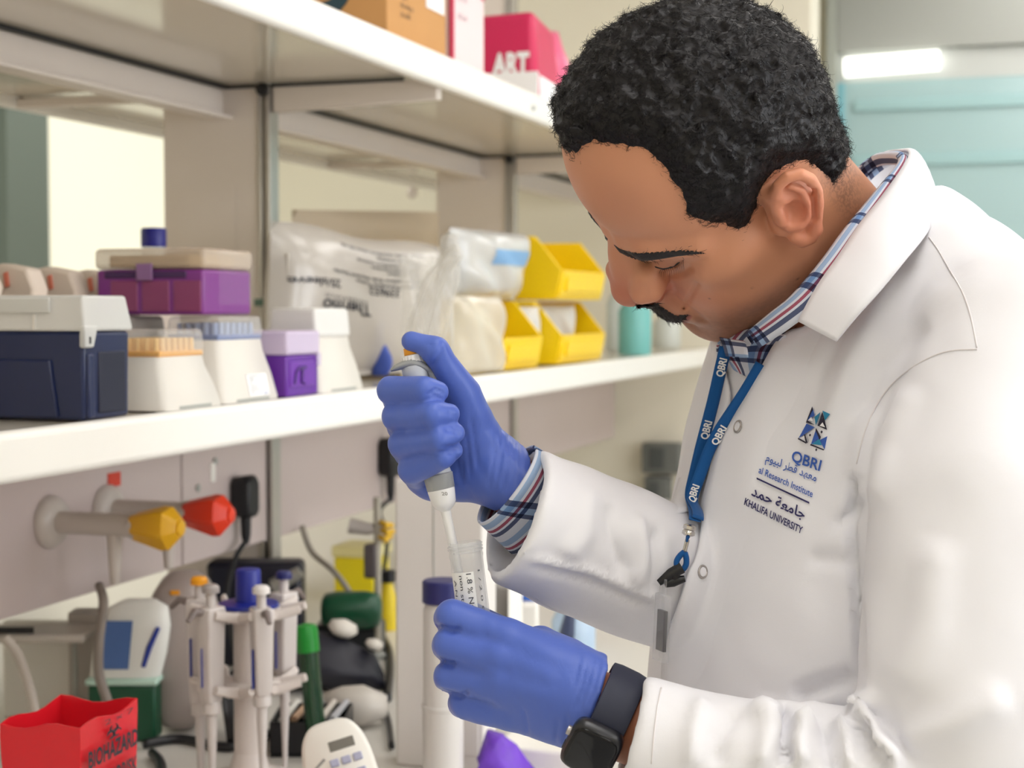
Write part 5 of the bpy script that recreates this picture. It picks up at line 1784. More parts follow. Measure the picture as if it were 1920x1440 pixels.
def plaid_material():
    """woven checks over the UV map (metres along and across the cloth)"""
    m = mat('plaid_shirt_cloth', (226, 230, 238), .8, spec=.2)
    nt = m.node_tree
    b = nt.nodes['Principled BSDF']
    uv = nt.nodes.new('ShaderNodeUVMap')
    uv.uv_map = 'cloth'
    sp = nt.nodes.new('ShaderNodeSeparateXYZ')
    nt.links.new(uv.outputs['UV'], sp.inputs[0])
    outs = []
    white, blue, red, navy = [(*lin(c), 1) for c in ((232, 234, 240), (166, 190, 220), (172, 92, 110), (92, 100, 128))]
    for ax, stops, per in ((1, ((0, white), (.16, blue), (.40, white), (.50, red), (.62, white), (.70, navy), (.86, white)), .030),
                           (0, ((0, white), (.72, navy), (.80, blue), (.88, navy), (.94, white)), .062)):
        d = nt.nodes.new('ShaderNodeMath')
        d.operation = 'DIVIDE'
        d.inputs[1].default_value = per
        fr = nt.nodes.new('ShaderNodeMath')
        fr.operation = 'FRACT'
        nt.links.new(sp.outputs[ax], d.inputs[0])
        nt.links.new(d.outputs[0], fr.inputs[0])
        r = nt.nodes.new('ShaderNodeValToRGB')
        r.color_ramp.interpolation = 'CONSTANT'
        for i, (p_, c) in enumerate(stops):
            e_ = r.color_ramp.elements[i] if i < 2 else r.color_ramp.elements.new(p_)
            e_.position, e_.color = p_, c
        nt.links.new(fr.outputs[0], r.inputs[0])
        outs.append(r)
    mx = nt.nodes.new('ShaderNodeMix')
    mx.data_type, mx.blend_type = 'RGBA', 'MULTIPLY'
    mx.inputs[0].default_value = 1
    nt.links.new(outs[0].outputs[0], mx.inputs[6])
    nt.links.new(outs[1].outputs[0], mx.inputs[7])
    nt.links.new(mx.outputs[2], b.inputs['Base Color'])
    return m


M_PLAID = plaid_material()


def catmull(P, per=8):
    P = [np.array(p, float) for p in P]
    out = []
    for i in range(len(P) - 1):
        a, b, c, d = P[max(i - 1, 0)], P[i], P[i + 1], P[min(i + 2, len(P) - 1)]
        for t in np.linspace(0, 1, per, endpoint=False):
            out.append(.5 * (2 * b + (c - a) * t + (2 * a - 5 * b + 4 * c - d) * t * t + (3 * b - a - 3 * c + d) * t ** 3))
    out.append(P[-1])
    return out


def sheet(parent, name, rows, m, thick=.0015, uv=None, label=None):
    """cloth: a grid of points (person frame) given some thickness, with a UV in metres"""
    nr, nc = len(rows), len(rows[0])
    V = toW(np.array(rows).reshape(-1, 3))
    F = np.array([(i * nc + j, i * nc + j + 1, (i + 1) * nc + j + 1, (i + 1) * nc + j) for i in range(nr - 1) for j in range(nc - 1)])
    o = quick_mesh(name, V, F, m, parent)
    if uv is not None:
        l = o.data.uv_layers.new(name='cloth')
        li = np.zeros(len(o.data.loops), np.int32)
        o.data.loops.foreach_get('vertex_index', li)
        l.data.foreach_set('uv', np.array(uv, np.float32).reshape(-1, 2)[li].ravel())
    if thick:
        s_ = o.modifiers.new('thickness', 'SOLIDIFY')
        s_.thickness, s_.offset = thick, 0
    if label: o['label'] = label
    return o


fz = np.array([-.891, 0, .454])
lz = np.array([.454, 0, .891])
RT = [fz, [0, 1, 0], lz]

# white coat: body and sleeves in one cloth
K = SDF((-.075, -.40, -.31), (.47, .175, .275), .0036)
K.ell((.266, -.088, -.07), (.122, .215, .176), .02, RT)
K.ell((.250, -.27, -.062), (.142, .235, .178), .06, RT)
K.ell((.262, -.42, -.06), (.145, .20, .185), .06, RT)
K.cap((.345, .018, .075), (.245, .015, -.20), .067, .060, .06)
K.cap((.295, .045, -.06), px(1672, 440, -.06), .080, .046, .05)
K.ell((.36, -.005, -.07), (.08, .09, .12), .06, RT)
K.cap(px(1800, 482, .02), px(1765, 470, -.03), .026, .024, .05)
LA = K.new()
LAP = [(.338, .018, .085), (.306, -.08, .128), (.292, -.19, .152), (.292, -.285, .165), px(1640, 1510, .160), px(1500, 1470, .150), px(1330, 1420, .138), px(1120, 1360, .122)]
LA.chain(LAP, [.070, .077, .076, .070, .060, .049, .042, .0375], .01)
wl = np.array(px(1178, 1377, .127))
nl = np.array([-.95, .27, -.05])
LA.cut(wl, nl, .003)
LA.cap(wl + nl * .02, wl - nl * .03, .0285, .0285, .001, 's')
RA = K.new()
R0, R1 = px(930, 950, .045), px(1250, 1083, -.045)
RA.chain([R0, R1, px(1400, 1150, -.11), (.22, .0, -.20)], [.0505, .0525, .056, .06], .01)
wr_ = np.array(px(958, 968, .036))
dr_ = (R0 - R1) / np.linalg.norm(R0 - R1)
nr_ = np.array([-.88, .37, .30])
nr_ /= np.linalg.norm(nr_)
RA.cut(wr_, nr_, .003)
cc_ = R0 + dr_ * ((wr_ - R0) @ dr_)
RA.cap(cc_ + dr_ * .04, cc_ - dr_ * .018, .0395, .0385, .001, 's')
K.cap(px(1600, 520, -.05), px(1470, 360, -.03), .074, .066, .012, 's')
K.cap(px(1482, 482, -.01), px(1385, 585, .0), .038, .030, .012, 's')
K.cap(px(1625, 330, -.06), px(1590, 300, -.07), .050, .052, .012, 's')
K.D = smin(K.D, RA.D, .008)
K.D = smin(K.D, LA.D, .012)
idx, P = K.near(.02)
nz = vn(P[:, 0] * 17, P[:, 1] * 9, P[:, 2] * 17, 11) - .5
nz2 = vn(P[:, 0] * 42 + P[:, 1] * 18, P[:, 1] * 24, P[:, 2] * 42, 12) - .5
K.D[tuple(idx.T)] += (nz * .008 + nz2 * .003).astype(np.float32)
KV, KF = K.mesh()
ok = (KV[:, 1] > -.385)
KF = KF[ok[KF].all(1)]
KV = relax(KV, KF, 3, .5)


def fold_px(V, F, lines):
    """soft folds: raise (or sink) the cloth along lines drawn on its visible side"""
    for pts, width, amp in lines:
        N_ = normals(V, F)
        Q = proj(V)
        dv = np.array([0, 0, D0]) - V
        face = np.clip((N_ * dv).sum(1) / np.linalg.norm(dv, axis=1) * 3 + .4, 0, 1)
        pts = np.array(pts, float)
        best, along = np.full(len(V), 1e9), np.zeros(len(V))
        n = len(pts) - 1
        for i in range(n):
            a, e = pts[i], pts[i + 1] - pts[i]
            t = np.clip(((Q - a) @ e) / (e @ e), 0, 1)
            d = np.linalg.norm(Q - a - t[:, None] * e, axis=1)
            m = d < best
            best[m], along[m] = d[m], ((i + t) / n)[m]
        w_ = np.exp(-(best / width) ** 2) * face * smooth01(np.minimum(along, 1 - along) * 5 + .15)
        V = V + N_ * (w_ * amp * .001)[:, None]
    return V


FOLDS = [
    # elbow and forearm of the left sleeve
    ([(1640, 1290), (1618, 1345), (1640, 1400), (1690, 1450)], 20, 14), ([(1600, 1340), (1622, 1400), (1668, 1450)], 11, -12),
    ([(1575, 1345), (1590, 1395), (1600, 1450)], 13, 10), ([(1545, 1350), (1548, 1400), (1560, 1445)], 11, -9), ([(1515, 1345), (1500, 1395), (1505, 1440)], 16, 12),
    ([(1470, 1325), (1462, 1370), (1475, 1440)], 12, -9), ([(1420, 1315), (1440, 1370), (1425, 1445)], 18, 9), ([(1385, 1325), (1350, 1380), (1345, 1440)], 14, -6), ([(1320, 1305), (1300, 1370), (1295, 1440)], 16, 6),
    # upper arm and armpit
    ([(1602, 870), (1594, 980), (1606, 1120), (1614, 1290)], 8, -11), ([(1640, 760), (1610, 850), (1600, 900)], 22, 5), ([(1720, 720), (1660, 830), (1640, 960)], 24, 5), ([(1760, 1000), (1740, 1180), (1690, 1300)], 40, 6), ([(1900, 1300), (1780, 1360), (1690, 1390)], 34, 7),
    ([(1480, 1310), (1540, 1285), (1608, 1265)], 16, -9), ([(1400, 1320), (1500, 1335), (1600, 1300)], 16, 5),
    # chest
    ([(1560, 990), (1600, 960), (1612, 930)], 12, -5), ([(1510, 1045), (1570, 1050), (1600, 1060)], 16, -4), ([(1640, 460), (1585, 600), (1520, 740)], 16, -3), ([(1700, 500), (1620, 640), (1560, 780), (1520, 880)], 24, 6), ([(1745, 600), (1650, 690), (1600, 800)], 18, -4),
    ([(1450, 700), (1420, 850), (1400, 1000)], 26, 3), ([(1330, 960), (1310, 1080), (1260, 1230)], 24, 3),
    # right sleeve
    ([(985, 1046), (1100, 1070), (1240, 1130)], 9, 3.5), ([(990, 1062), (1100, 1088), (1240, 1148)], 8, -3), ([(1105, 905), (1095, 1000), (1060, 1050)], 20, 5), ([(1145, 940), (1150, 1010), (1175, 1080)], 12, -5), ([(1190, 960), (1205, 1040), (1190, 1105)], 14, 6), ([(1230, 985), (1235, 1060), (1225, 1120)], 9, -6)]
N0 = normals(KV, KF)
KV = fold_px(KV, KF, FOLDS)
coat_bvh = BVHTree.FromPolygons([tuple(p) for p in KV], [tuple(map(int, f)) for f in KF])


def drape(u, v, off=.003, zmax=None):
    """point of the coat under pixel (u, v), lifted off the cloth"""
    o = np.array([0, 0, D0])
    r = px(u, v, 0) - o
    hit, n, _, _ = coat_bvh.ray_cast(Vector(o), Vector(r))
    if hit is None:
        hit, n, _, _ = coat_bvh.find_nearest(Vector(px(u, v, .03)))
    n = np.array(n)
    if n.dot(-r) < 0: n = -n
    e = -r / np.linalg.norm(r)
    q = n * .5 + e * .5
    return np.array(hit) + q / np.linalg.norm(q) * off


# the body itself: head, neck, trunk, arms and legs
gz = -toW(np.zeros(3))[2]
B = SDF((-.09, -1.50, -.36), (.50, .16, .27), .0075)
nb = head(np.array([[-.016, -.13, 0]]))[0]
B.cap(nb, (.285, .0, -.07), .048, .055, .03)
B.ell((.272, -.14, -.065), (.080, .16, .130), .04, RT)
B.ell((.262, -.40, -.06), (.10, .16, .145), .06, RT)
B.chain([(.325, -.01, .05), (.304, -.19, .145), (.300, -.28, .163), px(1500, 1462, .146), px(1120, 1332, .105)], [.05, .044, .040, .034, .0262], .03)
B.chain([(.26, -.02, -.17), px(1400, 1150, -.11), px(1250, 1083, -.05), px(962, 912, .020)], [.05, .042, .036, .0225], .03)
for s in (1, -1):
    hp = np.array([.262, -.50, -.06]) + lz * .09 * s
    B.chain([hp, hp + [.02, -.42, 0] + fz * .02, hp + [.02, -.85, 0]], [.085, .058, .042], .04)
BV, BF = B.mesh()
BV = relax(BV, BF, 2, .5)
PV = np.concatenate([head(HV), BV])
PF = np.concatenate([HF, BF + len(HV)])
PW = toW(PV)
foot = np.array([toW(np.array([.27, 0, -.06]))[0], toW(np.array([.27, 0, -.06]))[1], 0.02])
person = quick_mesh('person', PW - foot, PF, M_SKIN, None, np.zeros(3))
person.location = tuple(foot)
tag(person, 'person in a white lab coat bending over a tube, pipette in one hand', 'person')
tn = np.concatenate([tone, np.repeat(np.array(lin((166, 104, 76)))[None], len(BV), 0)])
ca_ = person.data.color_attributes.new('skin_tone', 'FLOAT_COLOR', 'POINT')
ca_.data.foreach_set('color', np.c_[tn, np.ones(len(tn))].astype(np.float32).ravel())

# hair, brows, moustache, lashes
hair = quick_mesh('hair', toW(head(HAIR_V)), HAIR_F, M_HAIR, person)
m_ = HAIR_SD > 2
sv, sf = strands(HAIR_V[m_], HAIR_N[m_], flow_hair, 26000, .0095, .0002, 1.9, 5, .4)
cu = quick_mesh('curls', toW(head(sv)), sf, M_HAIR, hair)
cu['kind'] = 'stuff'
for s, nm in ((1, 'left'), (-1, 'right')):
    V, F = patch([BROW], .0010, 300, .006, lambda p: np.c_[-.6 + 0 * p[:, 0], .1 + 0 * p[:, 0], np.sign(p[:, 2])], 1, lift=.12, cond=lambda P_: (P_[:, 1] > .005) & (P_[:, 2] * s > 0))
    quick_mesh('eyebrow', toW(head(V)), F, M_BROW, person)
    L_ = [on_face(u, v, -.0004) * np.array([1, 1, s]) for u, v in LASH]
    mb = MB().tube(L_, [.0003, .0008, .0012, .0012, .0009, .0003], 6)
    for i, q in enumerate(catmull(L_, 4)[3:]):
        mb.tube([q, q + np.array([.003, -.002, .0008 * s * (i - 6) * .3]), q + np.array([.0055, -.0055, .0008 * s * (i - 6) * .5])], [.00018, .00014, .00004], 4)
    part(person, 'eyelashes', MB().add(toW(head(np.array(mb.v))), mb.f), M_BROW, smooth=180)
V, F = patch([MOUST], .0028, 800, .0065, lambda p: np.c_[-.2 + 0 * p[:, 0], -1 + 0 * p[:, 0], p[:, 2] * 20], 2, cond=lambda P_: P_[:, 1] < -.02)
quick_mesh('moustache', toW(head(V)), F, M_BROW, person)

# ------------------------------------------------------------------ coat and its parts
coat = quick_mesh('lab_coat', toW(KV), KF, M_COAT, person)
coat['label'] = 'white lab coat'
# skirt of the coat, below the picture
SK = [(-.375, .150, .190, .0), (-.50, .155, .20, .0), (-.70, .165, .21, .0), (-.92, .175, .22, 0)]
rings = []
for y, a, b, _ in SK:
    rings.append([toW(np.array([.256, y, -.06]) + fz * a * math.cos(t) + lz * b * math.sin(t)) for t in np.linspace(0, 2 * math.pi, 48, endpoint=False)])
part(coat, 'coat_skirt', MB().loft(rings, True, False), M_COAT, smooth=180, solid=.003)

COL_IN = [(1497, 603, .062), (1533, 537, .066), (1573, 480, .062), (1613, 420, .050), (1653, 370, .026), (1690, 318, -.008), (1704, 291, -.045), (1692, 283, -.085), (1640, 298, -.12), (1560, 400, -.145), (1450, 540, -.14), (1372, 632, -.10)]
COL_OUT = [(1567, 640, .090), (1610, 589, .096), (1650, 546, .094), (1699, 487, .082), (1738, 436, .052), (1759, 388, .002), (1742, 335, -.06), (1705, 312, -.125), (1650, 360, -.17), (1570, 450, -.19), (1440, 590, -.17), (1345, 662, -.115)]
ci, co = catmull([px(*q) for q in COL_IN], 5), catmull([px(*q) for q in COL_OUT], 5)
NA = np.array([-.55, .83, .05])
rows = []
for k_, t in enumerate(np.linspace(0, 1, 9)):
    row = []
    for a, b in zip(ci, co):
        mid = (a + b) / 2 + NA * .004 + (b - a) * .0
        out = (b - a) / np.linalg.norm(b - a)
        bul = np.cross(out, np.array([0, 0, 1.0]))
        bw = min(1.0, len(row) / 18)
        p = (1 - t) ** 2 * a + 2 * t * (1 - t) * (mid - NA * .004 * (1 - bw) + np.array([.004, .006, .010]) * bw) + t * t * b
        row.append(p)
    rows.append(row)
sheet(coat, 'collar', rows, M_COAT, .0022)

# front edges: near panel laid over the far one
EDGE = [(1500, 604), (1478, 628), (1454, 657), (1427, 707), (1410, 736), (1391, 773), (1371, 797), (1355, 822), (1346, 855), (1337, 893), (1326, 935), (1316, 976), (1302, 1043), (1289, 1067), (1281, 1088), (1274, 1117), (1262, 1150), (1252, 1185), (1249, 1222), (1250, 1290), (1251, 1340)]
ed = catmull([np.array([u, v, 0.]) for u, v in EDGE], 4)
rows = []
for t in np.linspace(0, 1, 9):
    row = []
    for i, q in enumerate(ed):
        wv = 105 if i > 14 else 60 + 45 * i / 14
        vv = min(q[1], 1236)
        p = drape(q[0] + wv * t, vv + 6 * t, .0062 * (1 - t) ** 1.3 - .0022 * t)
        row.append(p - np.array([0, (q[1] - vv) / FPX * (D0 - p[2]), 0]))
    rows.append(row)
def smooth_rows(R, n=2):
    A_ = np.array(R)
    for _ in range(n):
        A_[:, 1:-1] = A_[:, 1:-1] * .5 + (A_[:, :-2] + A_[:, 2:]) * .25
    return [list(r) for r in A_]
sheet(coat, 'front_placket', smooth_rows(rows, 4), M_COAT, .0022)
# far lapel
LE = [(1352, 640), (1362, 690), (1374, 738), (1368, 775), (1342, 838), (1322, 900), (1306, 960)]
le = catmull([np.array([u, v, 0.]) for u, v in LE], 4)
rows = []
for t in np.linspace(0, 1, 7):
    rows.append([drape(q[0] - (34 + 18 * min(1, i / 8)) * t, q[1] + 4 * t, .0036 * (1 - t) - .0015 * t) for i, q in enumerate(le)])
sheet(coat, 'far_lapel', smooth_rows(rows, 4), M_COAT, .0018)
# seams
M_SEAM = mat('seam_thread', (228, 223, 223), .8)
def seam(name, pts, r=.0005, off=.0004, m=None):
    P_ = [drape(q[0], q[1], off) for q in catmull([np.array([u, v, 0.]) for u, v in pts], 6)]
    P_ = np.array(P_)
    for _ in range(2): P_[1:-1] = P_[1:-1] * .5 + (P_[:-2] + P_[2:]) * .25
    return part(coat, name, MB().add(toW(np.array(MB().tube(P_, r, 6).v)), MB().tube(P_, r, 6).f), m or M_SEAM, smooth=180)
seam('shoulder_seam', [(1742, 445), (1760, 470), (1780, 505), (1806, 550), (1822, 600), (1832, 652)])
seam('armhole_seam', [(1832, 655), (1770, 660), (1710, 690), (1660, 735), (1625, 800), (1606, 870)])
seam('cuff_stitching', [(1240, 1290), (1232, 1330), (1226, 1380), (1222, 1432)], .0005)
M_SNAP = mat('snap_metal', (176, 170, 166), .3, metal=.7)
for u, v, e_ in ((1390, 802, .0075), (1312, 1072, .0075)):
    c = drape(u, v, e_ * .75)
    a_, b_ = drape(u + 9, v, e_ * .75) - c, drape(u, v + 9, e_ * .75) - c
    n_ = np.cross(b_, a_); n_ /= np.linalg.norm(n_)
    if n_[2] < 0: n_ = -n_
    a_ /= np.linalg.norm(a_)
    b_ = np.cross(n_, a_)
    ring = [c + .0042 * (a_ * math.cos(t) + b_ * math.sin(t)) for t in np.linspace(0, 2 * math.pi, 25)]
    tb = MB().tube(ring, .0008, 6)
    sn = part(coat, 'snap_fastener', MB().add(toW(np.array(tb.v)), tb.f), M_SNAP, smooth=180)
    tb = MB().lathe([(.0036, -.0005), (.0034, .0004), (.001, .0006)], c, n_, 18)
    part(sn, 'snap_cap', MB().add(toW(np.array(tb.v)), tb.f), M_COAT)

# embroidered crest and lettering on the left chest
M_EB = mat('embroidery_blue', (52, 92, 176), .7)
M_EN = mat('embroidery_navy', (42, 38, 92), .7)
M_ET = mat('embroidery_teal', (36, 130, 170), .7)
M_ED = mat('embroidery_dark', (34, 30, 52), .7)


def stitch(name, polys, m, off=.0012):
    mb = MB()
    for pl in polys:
        mb.add([toW(drape(u, v, off)) for u, v in pl], [tuple(range(len(pl)))])
    return part(coat, name, mb, m, smooth=0)


def c6(x, y): return (1380 + x * 240 / 1152, 720 + y * 300 / 1440)


def C6(*pts): return [c6(*p) for p in pts]


stitch('crest', [C6((692, 205), (714, 285), (640, 338)), C6((640, 358), (715, 392), (600, 470), (568, 490)), C6((730, 400), (752, 490), (690, 540), (680, 545)), C6((822, 470), (798, 590), (756, 505))], M_EB)
stitch('crest', [C6((714, 300), (770, 255), (726, 378)), C6((786, 242), (850, 272), (806, 330)), C6((756, 492), (775, 552), (690, 540))], M_ET, .0014)
stitch('crest', [C6((692, 205), (700, 230), (650, 330), (718, 372), (636, 350)), C6((786, 250), (800, 330), (822, 415), (742, 378)), C6((568, 486), (650, 530), (640, 540), (562, 498)), C6((682, 540), (796, 588), (790, 597), (676, 552)),
                 C6((628, 450), (656, 535), (640, 530), (616, 470)), C6((730, 400), (768, 478), (756, 505), (724, 420)), C6((676, 450), (686, 462), (676, 478), (666, 464)), C6((776, 418), (786, 432), (774, 450), (765, 434)), C6((728, 575), (736, 590), (726, 606), (718, 590))], M_ED, .0016)
stitch('crest', [C6((686, 300), (704, 338), (656, 330)), C6((786, 348), (806, 392), (762, 380)), C6((624, 468), (634, 512), (588, 490))], mat('embroidery_white', (238, 236, 238), .7), .0019)


def write(name, txt, p0, p1, h, m, bold=.012, off=.0012, tilt=None):
    """a line of lettering from pixel p0 to p1 along the cloth, h pixels high"""
    v, f = text_geo(txt, 1.0, bold)
    v = v.copy()
    v[:, 0] -= v[:, 0].min()
    v[:, 0] /= v[:, 0].max()
    v[:, 1] /= .73
    p0, p1 = np.array(p0, float), np.array(p1, float)
    e_ = (p1 - p0)
    nn = np.array([e_[1], -e_[0]]) / np.linalg.norm(e_) if tilt is None else np.array(tilt, float) / np.linalg.norm(tilt)
    pts = [toW(drape(*(p0 + e_ * x + nn * h * y), off)) for x, y, _ in v]
    return part(coat, name, MB().add(pts, f), m, smooth=0)


TL = (.22, -.97)
write('lettering', 'QBRI', c6(498, 690), c6(756, 782), 21, M_EB, .02, tilt=TL)
write('lettering', '\uFEE1\uFEEE\uFEF4\uFE92\uFEDF \uFEAE\uFEC4\uFED7 \uFEAA\uFEEC\uFECC\uFEE3', c6(268, 690), c6(722, 880), 15, M_EB, .012, tilt=TL)
write('lettering', 'al Research Institute', c6(205, 800), c6(688, 1022), 13, M_EB, .012, tilt=TL)
write('lettering', '\uFEAA\uFEE4\uFEA3 \uFE94\uFECC\uFEE3\uFE8E\uFE9F', c6(140, 1000), c6(615, 1215), 19, M_EN, .02, tilt=TL)
write('lettering', 'KHALIFA UNIVERSITY', c6(78, 1085), c6(594, 1350), 13.5, M_EN, .02, tilt=TL)
stitch('rule_line', [[c6(190 + 473 * t, 842 + 222 * t) for t in np.linspace(0, 1, 8)] + [c6(190 + 473 * t, 858 + 222 * t) for t in np.linspace(1, 0, 8)]], M_EN)

# ------------------------------------------------------------------ plaid shirt: collar, front and right cuff
SH_IN = [(1402, 622, .014), (1444, 587, .042), (1489, 550, .054), (1542, 488, .056), (1590, 423, .043), (1650, 350, .006), (1690, 298, -.042), (1668, 286, -.086), (1622, 302, -.116), (1540, 400, -.135), (1420, 560, -.115), (1352, 640, -.05)]
SH_OUT = [(1424, 652, .034), (1480, 616, .056), (1532, 574, .063), (1588, 508, .062), (1632, 444, .048), (1680, 368, .012), (1708, 308, -.045), (1690, 302, -.10), (1640, 330, -.13), (1550, 430, -.15), (1420, 595, -.13), (1345, 668, -.06)]
si, so = catmull([px(*q) for q in SH_IN], 6), catmull([px(*q) for q in SH_OUT], 6)
rows, uvs = [], []
arc = np.concatenate([[0], np.cumsum([np.linalg.norm(si[i + 1] - si[i]) for i in range(len(si) - 1)])])
for t in np.linspace(-.35, 1, 10):
    row, ur = [], []
    for j, (a, b) in enumerate(zip(si, so)):
        if t < 0:
            p = a + np.array([-.002, .0, -.003]) - NA * (.03 * -t)
        else:
            p = a * (1 - t) + b * t + NA * (.003 * math.sin(math.pi * t)) + np.array([0, 0, .002 * math.sin(math.pi * t)])
        row.append(p)
        ur.append((arc[j] + .046, t * .031 + .0005))
    rows.append(row)
    uvs.append(ur)
shirt = sheet(person, 'shirt_collar', rows, M_PLAID, .0012, uvs)
shirt['label'] = 'blue, white and maroon plaid shirt'
# shirt front showing in the neck of the coat
rows, uvs = [], []
for t in np.linspace(0, 1, 9):
    row, ur = [], []
    for s in np.linspace(0, 1, 13):
        L0 = np.array([1348 + 30 * t, 634 + 60 * t])
        R0_ = np.array([1492 - 66 * t, 606 + 114 * t])
        q = L0 * (1 - s) + R0_ * s
        row.append(drape(q[0], q[1], .0022 + .004 * math.sin(math.pi * s) * (1 - t)))
        ur.append((t * .04 + .03, s * .05 + .012 * math.sin(3 * t)))
    rows.append(row)
    uvs.append(ur)
sheet(shirt, 'shirt_front', rows, M_PLAID, .001, uvs)
# second leaf of the collar, on the far side under the chin
rows, uvs = [], []
for t in np.linspace(0, 1, 6):
    row, ur = [], []
    for s in np.linspace(0, 1, 9):
        a = np.array(px(1350 + 46 * s, 632 + 8 * s, -.03 + .045 * s))
        b = np.array(px(1362 + 40 * s, 668 + 2 * s, -.02 + .055 * s))
        row.append(a * (1 - t) + b * t + np.array([0, 0, .003 * math.sin(math.pi * t)]))
        ur.append((s * .03 + .045, t * .02 + .018))
    rows.append(row)
    uvs.append(ur)
sheet(shirt, 'collar_leaf', rows, M_PLAID, .0012, uvs)
# right cuff
c0, c1 = px(950, 908, .030), px(1015, 958, .002)
axc = -np.array([-.78, .58, .20])
axc /= np.linalg.norm(axc)
s1 = np.cross(axc, [0, 0, 1.]); s1 /= np.linalg.norm(s1)
s2 = np.cross(axc, s1)
rows, uvs = [], []
for t in np.linspace(0, 1, 8):
    c = c0 * (1 - t) + c1 * t
    r = .0325 + .004 * t
    row, ur = [], []
    for a in np.linspace(0, 2 * math.pi, 40):
        row.append(c + r * (s1 * math.cos(a) + s2 * math.sin(a)))
        ur.append((a * r + .01, t * .055 + .002))
    rows.append(row)
    uvs.append(ur)
sheet(shirt, 'shirt_cuff', rows, M_PLAID, .0016, uvs)

# trousers and shoes, below the picture
M_TROU = mat('navy_trousers', (44, 50, 66), .8)
M_SHOE = mat('black_shoe', (24, 22, 22), .4)
for s in (1, -1):
    hp = np.array([.262, -.46, -.06]) + lz * .088 * s
    an = hp + np.array([.02, 0, 0])
    an[1] = -1.37
    tr = MB().tube([toW(hp), toW((hp + an) / 2 + fz * .02), toW(an)], [.105, .078, .062], 24)
    part(person, 'trouser_leg', tr, M_TROU, smooth=180)
    f_ = toW(an + fz * 0)
    ff = fz @ AX
    ff[2] = 0
    ff /= np.linalg.norm(ff)
    ss = np.cross((0, 0, 1), ff)
    rr = []
    for q, w_, h in ((-.09, .02, .05), (-.07, .036, .08), (0, .042, .085), (.08, .046, .06), (.15, .044, .045), (.185, .026, .03)):
        rr.append([np.array([f_[0], f_[1], 0.001]) + ff * q + ss * w_ * math.cos(a) + np.array([0, 0, h * max(0, .5 + .5 * math.sin(a))]) for a in np.linspace(0, 2 * math.pi, 18, endpoint=False)])
    part(person, 'shoe', MB().loft(rr), M_SHOE, smooth=60)

# ------------------------------------------------------------------ gloved hands
def hand_pts(P_): return [px(u, v, z) for u, v, z, r in P_], [rp(r, z) for u, v, z, r in P_]


G = SDF((-.125, -.125, -.055), (.05, .055, .125), .0016)
# right hand: palm plate behind the pipette
for kn in ((752, 752, .008, 31), (760, 800, .004, 32), (772, 848, .003, 32), (795, 893, .004, 33)):
    p_, r_ = hand_pts([kn, (925, 878, .010, 46)])
    G.cap(p_[0], p_[1], r_[0], r_[1], .006)
p_, r_ = hand_pts([(812, 905, .010, 32), (900, 905, .016, 38), (938, 888, .018, 44)])
G.chain(p_, r_, .012)
for ch in ([(886, 812, .022, 50), (868, 740, .036, 36), (838, 690, .046, 28), (816, 658, .050, 26)], ):
    p_, r_ = hand_pts([(940, 878, .016, 46)] + ch)
    G.chain(p_, r_, .012)
p_, r_ = hand_pts([(817, 657, .050, 25.5), (796, 645, .050, 19), (772, 640, .048, 18.5)])
G.chain(p_, r_, .006)
p_, r_ = hand_pts([(928, 876, .016, 55), (948, 894, .020, 62), (985, 918, .022, 66)])
G.chain(p_, r_, .01)
palm = G.D.copy()
FR = [[(748, 748, .006, 29), (733, 731, .046, 27), (795, 730, .069, 25.5), (822, 735, .065, 21)],
      [(756, 796, .006, 29), (744, 781, .048, 27.5), (812, 778, .074, 26), (842, 776, .068, 21)],
      [(766, 846, .006, 29), (754, 833, .048, 27), (824, 822, .074, 24.5), (852, 812, .068, 20)],
      [(788, 893, .006, 29), (773, 881, .045, 28), (830, 858, .067, 23), (852, 845, .063, 17)]]
for ch in FR:
    T_ = G.new()
    p_, r_ = hand_pts(ch)
    T_.chain(p_, r_, 0)
    G.D = smin(G.D, T_.D, .0028)
wn = np.array(px(962, 905, .02)) - np.array(px(905, 840, .02))
wn = np.array([.80, -.42, -.45])
G.cut(px(958, 900, .02), wn, .003)
idx, P = G.near(.012)
nz = vn(P[:, 0] * 60, P[:, 1] * 60, P[:, 2] * 60, 21) - .5
nz2 = vn((P[:, 0] + P[:, 1] * .4) * 240, P[:, 1] * 70, P[:, 2] * 120, 22) - .5
wst = smooth01((px(870, 0, 0)[0] * -1 + P[:, 0] + .0) / .04)
G.D[tuple(idx.T)] += (nz * .0014 + nz2 * (.0004 + .0016 * wst)).astype(np.float32)
V, F = G.mesh()
V = fold_px(relax(V, F, 1, .4), F, [
    ([(796, 742), (816, 731), (838, 744)], 3.5, -1.1), ([(812, 728), (838, 736)], 3, -.9), ([(806, 736), (832, 750)], 3, -.9), ([(834, 806), (850, 808), (866, 818)], 3.5, -1.1), ([(846, 800), (868, 808)], 3, -.9),
    ([(824, 838), (846, 838), (868, 846)], 3.5, -1.2), ([(822, 846), (862, 852)], 3, -1.0), ([(838, 772), (858, 784)], 3, -.8),
    ([(882, 780), (890, 830), (897, 885)], 4, -1.0), ([(872, 800), (878, 850), (882, 900)], 4, -.9), ([(856, 850), (862, 905)], 3.5, -1.0), ([(866, 862), (868, 910)], 3.5, -.9),
    ([(940, 785), (942, 840), (928, 915)], 4, -1.0), ([(954, 800), (954, 865), (938, 932)], 4, -1.1), ([(966, 812), (966, 870), (950, 925)], 4, -1.0), ([(976, 822), (977, 870), (966, 915)], 3.5, -1.0), ([(930, 800), (926, 860), (914, 925)], 4, -.7),
    ([(830, 636), (827, 660), (806, 690)], 3.5, -1.4), ([(800, 642), (812, 650)], 3, -.6), ([(905, 760), (925, 800), (930, 840)], 14, .8)])
